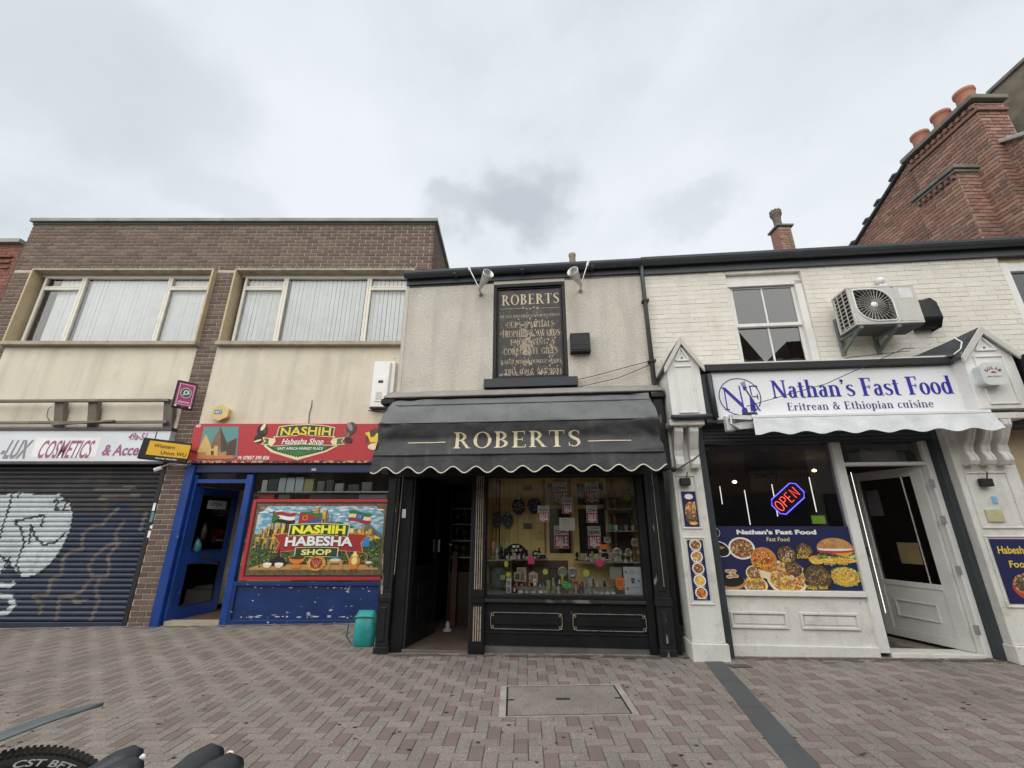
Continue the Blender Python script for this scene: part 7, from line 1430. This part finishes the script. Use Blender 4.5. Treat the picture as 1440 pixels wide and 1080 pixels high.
m_ = MB(); ftext(m_, 'EVERDAY STORES', 0, xb - xa - .2, za_ - .14, za_ - .05, 2.597, 0, bold=.02); m_.v = [Vector((xb - .1 - v.x, v.y, v.z)) for v in m_.v]; m_.build('lettering', INK, ov)
cm_ = thing('price_display', 'small black till display with green screen above the poster', 'display', FR, (3.95, .25, 1.45)); xa, za_ = rp(1139, 724, .25); xb, zb_ = rp(1163, 737, .25)
BX(xa - .01, xb + .01, .25, .30, zb_ - .01, za_ + .01).build('case', BLACKP, cm_, bev=.005); BX(xa + .01, xb - .01, .246, .25, zb_ + .005, za_ - .01).build('screen', M('lit_green_screen', (.22, .45, .04), .4, 0, emit=.22), cm_)
cnt = thing('counter', 'dim service counter behind the poster window', 'counter', FR, (3.9, .6, .07)); BX(2.7, 4.9, 1.9, 2.4, .07, 1.15).build('front', ROOM, cnt); BX(2.65, 4.95, 1.85, 2.45, 1.15, 1.19).build('worktop', M('teal_worktop', (.12, .20, .20), .4), cnt)
# food posters in pilaster panels
def fposter(x0, x1, z0, z1, label, kind, parent_y=-.222):
    o = thing('food_poster', label, 'poster', FR, (x0, parent_y, z0)); BX(x0, x1, parent_y - .004, parent_y, z0, z1).build('sheet', NAVY, o); q = MB(); yy = parent_y - .0045; w2 = x1 - x0; xm = (x0 + x1) / 2
    if kind == 0:
        for k in range(5):
            z = z1 - (z1 - z0) * (k + .5) / 5; q.ell(xm, z + .012, w2 * .38, w2 * .36, yy, 6, 18); q.ell(xm, z + .012, w2 * .31, w2 * .29, yy - .001, (0, 3, 0, 8, 1)[k], 16); q.rect(xm - w2 * .3, xm + w2 * .3, z - .052, z - .046, yy, 7)
    elif kind == 1:
        h = z1 - z0
        q.ell(xm, z0 + h * .85, w2 * .3, h * .08, yy, 6, 14); q.poly([(x0 + w2 * .15, z0 + h * .5), (x0 + w2 * .9, z0 + h * .72), (x0 + w2 * .7, z0 + h * .35), (x0 + w2 * .2, z0 + h * .3)], yy - .001, 7); q.ell(xm + w2 * .05, z0 + h * .55, w2 * .38, h * .15, yy - .002, 3, 16, .5); q.ell(xm, z0 + h * .38, w2 * .4, h * .12, yy - .003, 0, 16, -.2); q.ell(xm, z0 + h * .22, w2 * .4, h * .10, yy - .002, 2, 16); q.ell(xm + w2 * .1, z0 + h * .1, w2 * .3, h * .05, yy - .002, 8, 12)
    else:
        ftext(q, 'Habesha', x0 + .05, x0 + .35, z1 - .15, z1 - .07, yy, 12, shear=.1, bold=.02); ftext(q, 'Foods', x0 + .12, x0 + .36, z1 - .29, z1 - .22, yy, 12, shear=.1, bold=.02)
        xc = x0 + .28; q.ell(xc, z0 + .16, .20, .14, yy, 9, 26); q.ell(xc, z0 + .19, .19, .115, yy - .001, 0, 26); q.ell(xc, z0 + .19, .165, .095, yy - .002, 2, 26)
        for k in range(8): q.ell(xc + .1 * math.cos(k * 2.1), z0 + .2 + .05 * math.sin(k * 2.1), .022, .014, yy - .003 - .0003 * k, 6, 8)
    q.build('printing', FD, o)
x, z = 0, 0
fposter(2.10, 2.27, 1.42, 1.83, 'narrow food photo poster in the upper panel of left white pilaster', 1); fposter(2.10, 2.28, .63, 1.27, 'narrow strip of five dish photos in lower panel of left white pilaster', 0)
fposter(5.37, 5.83, .64, 1.29, 'navy Habesha Foods poster on the right white pilaster', 2)
def pbox(px, py, lab, nm='bracket_lamp'):
    x, z = rp(px, py, -.23); o = thing(nm, lab, 'lamp', FR, (x, -.23, z)); BX(x - .06, x + .06, -.30, -.235, z - .045, z + .045).build('housing', BLACKP, o, bev=.008); MB().tube([(x + .02, -.27, z + .03), (x + .04, -.28, z + .12)], .007, 6).build('stem', DARKGREY, o)
pbox(962, 678, 'small black fitting at top of left white pilaster panel'); pbox(1382, 679, 'small black fitting at top of right white pilaster panel')
x, z = rp(1400, 725, -.24); BX(x - .085, x + .085, -.24, -.222, z - .065, z + .065).solo('notice', 'yellowed paper notice on right white pilaster', 'notice', M('yellowed_paper', (.47, .45, .26), .7, .1, 9), FR, (x, -.23, z))
x, z = rp(1400, 703, -.235); BX(x - .025, x + .025, -.228, -.222, z - .04, z + .04).solo('sticker', 'small blue sticker on right white pilaster above the yellowed notice', 'sticker', flat('blue_sticker', (.20, .45, .60)), FR, (x, -.23, z))
cb2 = MB(); a_ = rp(946, 664, -.3); b_ = rp(975, 645, -.3); c2 = rp(1000, 628, -.3); cb2.tube([(a_[0], -.3, a_[1]), (b_[0] - .02, -.34, b_[1] - .02), (c2[0], -.2, c2[1])], .007, 6); cb2.lathe([(.03, 0), (.035, .02), (.001, .04)], (a_[0] + .01, -.30, a_[1] + .03), (0, -1, 0), 8); cb2.solo('cable', 'black cable looped round the scroll brackets of left white pilaster', 'cable', BLACKP, FR, (a_[0], -.3, a_[1]))
x, z = rp(984, 685, -.125); BX(x - .018, x + .018, -.124, -.12, z - .02, z + .02).solo('sticker', 'tiny white sticker on the dark post beside poster window', 'sticker', PWHITE, FR, (x, -.12, z))
# alarm box with red arc lettering
x, z = rp(1392, 527, -.55); ab = thing('alarm_box', 'white rounded alarm box with dark red arched lettering on right hood', 'alarm box', FR, (x, -.5, z))
P = [(x + .10 * math.copysign(abs(math.cos(t)) ** .45, math.cos(t)), z + .125 * math.copysign(abs(math.sin(t)) ** .45, math.sin(t))) for t in [2 * PI * i / 28 for i in range(28)]]
P = [(x + (p_[0] - x) * 1.25, p_[1]) for p_ in P]; MB().prism(P, -.60, -.48).build('case', M('pale_green_white_case', (.55, .58, .56), .4), ab, bev=.015)
q = MB(); 
for i, ch in enumerate('SULAB'):
    t = math.radians(150 - i * 30); xx, zz = x + .085 * math.cos(t), z + .005 + .065 * math.sin(t); m_ = MB(); ftext(m_, ch, -.014, .014, -.018, .018, 0, 0, bold=.04); rt = t - PI / 2
    q.add([(xx + v.x * math.cos(rt) - v.z * math.sin(rt), -.602, zz + v.x * math.sin(rt) + v.z * math.cos(rt)) for v in m_.v], m_.f)
q.ell(x, z + .005, .03, .022, -.602, 0, 10, 0, 0, PI); ftext(q, 'SECURITY', x - .08, x + .08, z - .045, z - .03, -.602, 0, bold=.02); q.build('lettering', flat('dark_red_print', (.28, .03, .04)), ab)
# hanging sign and neighbour at right
hs = thing('hanging_sign', 'black hanging box sign at right edge beside the right hood', 'sign', FR, (6.05, -.6, 2.65))
MB().add([(5.98, -.55, 2.62), (6.02, -.55, 2.60), (6.02, -1.0, 2.62), (5.98, -1.0, 2.64), (5.98, -.55, 3.30), (6.02, -.55, 3.30), (6.02, -1.0, 3.30), (5.98, -1.0, 3.30)], [(0, 1, 2, 3), (4, 7, 6, 5), (0, 4, 5, 1), (1, 5, 6, 2), (2, 6, 7, 3), (3, 7, 4, 0)])
BX(6.11, 6.17, -.62, -.10, 2.66, 3.36).build('panel', BLACK, hs, bev=.02)
BX(6.19, 6.9, -.52, -.10, 2.62, 3.36).build('fascia_end', M('dark_olive_sign', (.05, .06, .03), .6, .4, 9, voro=('#2a2d24', '#7f8a4a', 6)), hs, bev=.01); m = MB(); m.tube([(6.2, -.55, 3.34), (6.23, -.56, 3.0), (6.28, -.56, 2.62)], .018, 6); m.build('metal_trim', STEEL, hs)
nb2 = thing('neighbour_building', 'sliver of stone trimmed building at the right edge past the cream brick', 'building', FR, (7.3, 0, 0))
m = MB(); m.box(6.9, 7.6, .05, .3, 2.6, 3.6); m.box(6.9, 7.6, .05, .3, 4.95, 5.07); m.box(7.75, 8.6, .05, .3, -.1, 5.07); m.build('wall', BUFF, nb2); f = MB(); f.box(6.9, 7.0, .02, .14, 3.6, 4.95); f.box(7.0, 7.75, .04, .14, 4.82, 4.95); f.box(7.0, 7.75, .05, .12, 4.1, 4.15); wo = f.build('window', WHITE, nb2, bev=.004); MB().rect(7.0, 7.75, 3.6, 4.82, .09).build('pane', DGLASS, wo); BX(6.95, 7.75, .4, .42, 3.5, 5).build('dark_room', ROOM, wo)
m = MB(); m.box(5.94, 6.02, -.10, .1, .05, 2.6); m.build('metal_post', M('blue_grey_post', (.22, .25, .28), .5), nb2); m = MB(); m.box(6.02, 8.6, -.02, .2, -.0, 2.6); m.build('shop_front_wall', BUFF, nb2)
x, z = rp(1428, 650, -.1); st_p = MB()
for k in range(7): zz = 1.75 + k * .09; st_p.rect(5.945, 6.015, zz, zz + .065, -.103, k % 3)
st_p.build('stickers', [flat('blue_sticker2', (.15, .42, .60)), PWHITE, PGREY], nb2)
BX(5.94, 6.3, -.30, -.06, 2.55, 2.62).build('ledge', DARKGREY, nb2)
# ================================================================== RED BRICK CHIMNEYS, RIGHT
def RY(X, Y): return FS(X, Y)
ch = thing('red_brick_gable', 'tall red brick gable end with chimney breast rising over the eaves at right', 'building', FW, (9, 6.5, 5))
cwm = MB()
# gable wall core (plane X=8.9), rake at both sides: polygon in (Y, Z)
GP = [(9.6, 5.0), (9.6, 8.18), (7.55, 9.16), (7.0, 9.16), (6.2, 8.16), (4.6, 7.25), (4.6, 5.0)]
cwm.xprism(GP, 8.915, 9.3); cwm.box(8.715, 9.25, 5.955, 7.315, 5.0, 9.0); cwm.box(8.315, 8.9, 6.325, 7.11, 5.0, 7.78); cwm.build('wall', MORTR, ch)
def rot_wall(X):    # local x -> -Y, local y -> +X
    return Matrix.Translation((X, 0, 0)) @ Matrix.Rotation(-PI / 2, 4, 'Z')
def segG(z):
    a = 9.6 if z < 8.18 else 9.6 - (z - 8.18) / (9.16 - 8.18) * (9.6 - 7.55); b = 4.6 if z < 7.25 else (4.6 + (z - 7.25) / (8.16 - 7.25) * 1.6)
    return [(-a + .02, -7.33), (-5.94, -b - .02)] if a > 7.35 else [(-5.94, -b - .02)] if b < 5.9 else []
gb_ = course_bricks(segG, 5.9, 9.14, .235, .080, 21, .5, .015); st1 = course_bricks(lambda z: [(-7.33, -5.94)], 5.9, 8.98, .235, .080, 22, .5, .015); st2 = course_bricks(lambda z: [(8.70, 9.25)], 5.9, 8.98, .225, .080, 23, .5, .015)
br1 = course_bricks(lambda z: [(-7.12, -6.31)], 5.9, 7.76, .235, .080, 24, .5, .015); br2 = course_bricks(lambda z: [(8.30, 8.90)], 5.9, 7.76, .225, .080, 25, .5, .015)
TY = lambda y: Matrix.Translation((0, y, 0))
bricks(ch, FW, [(gb_, 0, rot_wall(8.9)), (st1, 0, rot_wall(8.7)), (st2, 0, TY(5.94)), (br1, 0, rot_wall(8.3)), (br2, 0, TY(6.31))], BR)
STN = M('sooty_stone', (.16, .15, .13), .85, .25, 5, .15, 60)
m = MB(); m.box(8.60, 9.30, 5.86, 7.42, 9.03, 9.13); m.build('chimney_cap', STN, ch, bev=.01)
m = MB(); m.box(8.66, 9.25, 5.90, 7.36, 8.78, 8.85); m.build('oversail_course', BR[2], ch)
for i in range(11): y0 = 5.95 + i * .125; BX(8.64, 8.70, y0, y0 + .06, 8.88, 8.96).build('dentil', BR[2], ch)
m = MB(); m.box(8.22, 8.9, 6.24, 7.18, 7.76, 7.84); m.box(8.26, 8.9, 6.28, 7.14, 7.70, 7.76); m.build('breast_cap', STN, ch, bev=.008)
for i in range(7): y0 = 6.34 + i * .115; BX(8.25, 8.30, y0, y0 + .055, 7.60, 7.68).build('dentil', BR[2], ch)
# coping on the street side rake, verge slates on the far side
MB().obox((9.1, 4.6, 7.28), (9.1, 6.15, 8.17), .55, .07, up=(0, -.5, 1)).build('verge_coping', M('pale_stone_coping', (.34, .34, .32), .8, .15), ch, bev=.01)
MB().obox((9.0, 7.5, 9.22), (9.0, 9.7, 8.17), .35, .05, up=(0, .5, 1)).build('verge_tiles', SLATE, ch)
for t in (.12, .36, .55, .8):
    y0 = 7.5 + 2.2 * t; z0 = 9.24 - 1.05 * t; MB().obox((8.86, y0, z0 + .02), (8.95, y0 + .22, z0 + .03), .18, .05, up=(0, .5, 1)).build('slipped_slate', SLATE, ch)
for i, Yp in enumerate((6.18, 6.66, 7.14)):
    o = MB(); o.lathe([(.155, 0), (.152, .05), (.142, .33), (.150, .36), (.165, .375), (.165, .44), (.14, .455), (.12, .44), (.12, .1), (.001, .1)], (8.93, Yp, 9.13), n=20)
    o.solo('chimney_pot', ('nearest and highest', 'middle', 'farthest and lowest')[i] + ' of the three terracotta chimney pots on red brick stack', 'chimney pot', TERRA, FW, (8.93, Yp, 9.13), smooth=True, group='terracotta pots on the red brick stack')
gy = thing('rendered_stack', 'grey brown rendered wall rising behind the red brick chimney at right edge', 'building', FW, (10.2, 6, 5))
BX(9.9, 11.5, 5.2, 6.47, 5, 9.92).build('wall', M('lichened_render', (.15, .13, .10), .95, .35, 3, .25, 50, .006, 40), gy); BX(9.85, 11.5, 5.15, 6.5, 9.92, 10.0).build('coping', STN, gy, bev=.01)
# small crowned stack
sc2 = thing('small_chimney', 'small brick chimney with crowned clay pot above the long gutter', 'chimney', FW, (7.15, 9.6, 8))
BX(7.11, 7.44, 9.49, 9.82, 7.8, 9.02).build('stack_core', MORTR, sc2)
k_ = course_bricks(lambda z: [(7.10, 7.45)], 8.0, 9.0, .2, .075, 31, .5, .013); bricks(sc2, FW, [(k_, 9.478, None)], BR, limit=60)
BX(7.10, 7.11, 9.49, 9.82, 7.8, 9.0).build('side_face', BR[0], sc2)
BX(7.05, 7.51, 9.42, 9.87, 9.03, 9.09).build('slab', STN, sc2, bev=.01)
m = MB(); m.lathe([(.10, 0), (.095, .25), (.11, .36), (.14, .43), (.15, .47), (.14, .50), (.14, .56), (.11, .56), (.09, .4), (.001, .4)], (7.25, 9.65, 9.09), n=16)
for i in range(9): t = 2 * PI * i / 9; m.lathe([(.03, 0), (.001, .08)], (7.25 + .125 * math.cos(t), 9.65 + .125 * math.sin(t), 9.62), n=5)
m.build('crowned_pot', M('sooty_clay', (.13, .10, .085), .9, .25, 9), sc2)
MB().lathe([(.085, -.28), (.07, .16), (.085, .19), (.085, .24), (.05, .24), (.05, .05)], (1.405, 8.5, 7.22), n=14).solo('chimney_pot', 'tiny clay pot peeping over gutter of the roughcast building', 'chimney pot', M('pale_clay', (.24, .20, .15), .9), FW, (1.405, 8.5, 7.22), smooth=True)
BX(1.2, 1.6, 8.3, 8.9, 6.2, 6.95).solo('chimney_stack', 'low brick stack under the tiny clay pot behind the gutter', 'chimney', BR[0], FW, (1.4, 8.6, 6.2))
# ================================================================== STREET OPPOSITE (seen in reflections)
op = thing('opposite_terrace', 'gabled terrace across the street, seen only mirrored in window glass', 'building', FW, (0, -7, 0))
m = MB(); rr2 = random.Random(4); x = -24
while x < 24:
    w2 = rr2.uniform(4, 6.5); h = rr2.uniform(4.6, 6.0); m.box(x, x + w2, -11, -7, -.3, h, rr2.randrange(2))
    if rr2.random() < .5: m.prism([(x, h), (x + w2, h), (x + w2 / 2, h + 2.2)], -11, -7, 0)
    else: m.box(x + .4, x + 1.3, -9.5, -8.8, h, h + 1.6, 0)
    for k in range(2): m.box(x + w2 * (.15 + .45 * k), x + w2 * (.15 + .45 * k) + 1.1, -6.98, -6.95, 3.4, 5.0, 2)
    m.box(x + .3, x + w2 - .3, -6.97, -6.9, .3, 2.6, 2); x += w2
for a_, b_, h_, p_ in ((6.6, 9.0, 7.4, 9.6), (9.6, 10.3, 9.0, 9.0), (12.5, 15, 7.5, 9.6)):
    m.box(a_, b_, -10.9, -7.1, -.3, h_, 0)
    if p_ > h_: m.prism([(a_, h_), (b_, h_), ((a_ + b_) / 2, p_)], -10.9, -7.1, 0)
m.build('facades', [M('dull_brick_facade', (.14, .09, .07), .9), M('pale_facade', (.30, .27, .23), .9), M('dark_window', (.02, .02, .025), .3)], op)
# ================================================================== BICYCLES (foreground left)
def bicycle(ax, Y, label, wheelR=.34, saddle=None, guard=False, low=False, rot=40):
    # faces left; rear axle at ax
    b = thing('bicycle', label, 'bicycle', FW, (ax, Y, 0), 'bicycles parked in a row in the foreground'); b.matrix_world = Matrix.Translation((ax, Y, 0)) @ Matrix.Rotation(math.radians(rot), 4, 'Z')
    g0 = .015 * ax
    def wheel(cx, nm):
        R = wheelR; m = MB(); t = .030 if not guard else .034; m_ = [(R + t * math.sin(a) * 1.0, t * math.cos(a)) for a in [2 * PI * i / 12 for i in range(13)]]
        m.lathe([(max(r_, .01), h_) for r_, h_ in m_], (cx, Y, g0 + R + t), (0, 1, 0), 48); ty = m.build('tyre', RUB, b, smooth=True)
        k = MB()
        for i in range(120):
            a = 2 * PI * i / 120; ca2, sa2 = math.cos(a), math.sin(a)
            for s2 in (-1, 1):
                rr_ = R + t * .92; c = Vector((cx + (rr_) * ca2, Y + s2 * t * .62, g0 + R + t + (rr_) * sa2)); d_ = Vector((ca2, 0, sa2)); tg = Vector((-sa2, 0, ca2))
                k.obox(c - tg * .004 + d_ * -.006 + Vector((0, s2 * .012, 0)), c - tg * .004 + d_ * .004 - Vector((0, s2 * .014, 0)), .010, .005, up=tuple(d_))
        k.build('tread_blocks', RUB, ty, kind='stuff')
        m = MB(); m.lathe([(R - t * .9, -.012), (R - t * .9, .012), (R - t - .022, .012), (R - t - .022, -.012), (R - t * .9, -.012)], (cx, Y, g0 + R + t), (0, 1, 0), 40)
        w_o = m.build('rim', M('grey_rim', (.09, .09, .095), .4, metal=.5), b, smooth=False)
        sp = MB()
        for i in range(24): a = 2 * PI * i / 24; sp.tube([(cx + .02 * math.cos(a + .5), Y + .02 * (-1) ** i, g0 + R + t + .02 * math.sin(a + .5)), (cx + (R - t - .02) * math.cos(a), Y, g0 + R + t + (R - t - .02) * math.sin(a))], .0012, 4, cap=False)
        sp.tube([(cx, Y - .05, g0 + R + t), (cx, Y + .05, g0 + R + t)], .018, 8); sp.build('spokes', STEEL, w_o); return R + t, t
    h, t = wheel(ax, 'rear'); wheel(ax - 1.06, 'front')
    z0 = g0 + h; BBx, BBz = ax - .43, g0 + .30; sx = ax - (.60 if low else .27); sz = g0 + (.62 if low else .78); hx2 = ax - .83
    F_ = MB(); F_.tube([(BBx, Y, BBz), (sx, Y, sz)], .018, 8); F_.tube([(sx, Y, sz - .04), (hx2, Y, g0 + .78)], .020, 8); F_.tube([(BBx, Y, BBz), (hx2 - .02, Y, g0 + .68)], .022, 8); F_.tube([(hx2 + .01, Y, g0 + .83), (hx2 - .04, Y, g0 + .62)], .022, 8)
    for s2 in (-.05, .05): F_.tube([(sx, Y, sz - .05), (ax, Y + s2, z0)], .010, 6); F_.tube([(BBx, Y, BBz), (ax, Y + s2, z0)], .011, 6); F_.tube([(hx2 - .04, Y + s2, g0 + .62), (ax - 1.06, Y + s2, z0)], .013, 6)
    F_.build('frame', M('dark_bike_frame', (.03, .035, .04), .3), b, smooth=True)
    hb_ = MB(); hb_.tube([(hx2, Y, g0 + .83), (hx2 + .01, Y, g0 + .90)], .018, 8); hb_.tube([(hx2 + .06, Y - .26, g0 + .92), (hx2 - .02, Y - .12, g0 + .90), (hx2 - .02, Y + .12, g0 + .90), (hx2 + .06, Y + .26, g0 + .92)], .013, 8); hb_.build('handlebar', BLACKP, b, smooth=True)
    ck = MB(); ck.lathe([(.08, 0), (.085, .004), (.08, .008)], (BBx, Y - .05, BBz), (0, -1, 0), 24); ck.obox((BBx, Y - .06, BBz), (BBx + .12, Y - .06, BBz - .12), .02, .012); ck.obox((BBx, Y + .06, BBz), (BBx - .12, Y + .06, BBz + .12), .02, .012); ck.build('crank', STEEL, b)
    if saddle:
        sX, sZ = saddle; m = MB()
        for k in (-1, 1):
            m.tube([(sX - .27, Y + k * .004, sZ - .075), (sX - .25, Y + k * .006, sZ - .066), (sX - .17, Y + k * .014, sZ - .044), (sX - .10, Y + k * .026, sZ - .024), (sX - .05, Y + k * .036, sZ - .008), (sX - .02, Y + k * .038, sZ - .002), (sX - .004, Y + k * .037, sZ - .003), (sX, Y + k * .036, sZ - .005)],
                   [.006, .018, .022, .030, .034, .031, .018, .004], 14)
        m.obox((sX - .24, Y, sZ - .080), (sX - .03, Y, sZ - .022), .05, .03, up=(0, 0, 1))
        sd = m.build('saddle', SADL, b, smooth=True)
        MB().tube([(sx, Y, sz), (sX - .14, Y, sZ - .04)], .014, 8).build('seat_post', STEEL, b)
        MB().lathe([(.001, 0), (.007, .002), (.007, .008), (.001, .012)], (sX - .006, Y + .004, sZ + .006), (.6, -.3, .6), 10).build('reflector', PWHITE, sd)
    if guard:
        gg = MB(); K = 18; V2 = []
        for i in range(K + 1):
            s2 = i / K; x = ax - .52 + .74 * s2; z = g0 + .812 - .30 * (1 - s2) ** 1.9 - .02 * max(0, s2 - .8); wd = .050 * (1 - max(0, (s2 - .7) / .3) ** 1.6 * .92)
            for j in range(5): v = -1 + j / 2; V2.append((x, Y + v * wd, z - .012 * v * v))
        gg.add(V2, [(i * 5 + j, (i + 1) * 5 + j, (i + 1) * 5 + j + 1, i * 5 + j + 1) for i in range(K) for j in range(4)]); o = gg.build('mudguard', M('grey_mudguard', (.085, .10, .105), .35), b, smooth=True); md = o.modifiers.new('s', 'SOLIDIFY'); md.thickness = .004
        # moulded tyre lettering
        q_ = MB(); ftext(q_, 'CST BFT', -.085, .085, -.009, .011, 0, 0, shear=.3, bold=.02); RR = wheelR
        vs = []
        for v in q_.v:
            a = PI / 2 - .32 - v.x / (RR); r_ = RR + v.z + .000; vs.append(Vector((ax + r_ * math.cos(a), Y - t * 1.02, g0 + RR + t + r_ * math.sin(a))))
        q_.v = vs; q_.build('tyre_lettering', flat('grey_white_print', (.55, .55, .53)), b)
    return b
bicycle(-1.735, 1.80, 'bicycle with knobbly tyre and grey mudguard at the bottom left corner', .322, None, True, True)
bicycle(-.885, 1.345, 'bicycle with dark grey two lobed saddle, middle of foreground bicycles', .33, (-.935, .862), False)
bicycle(-.565, 1.145, 'bicycle whose dark saddle sticks up furthest right in the foreground', .33, (-.615, .955), False, False, 58)
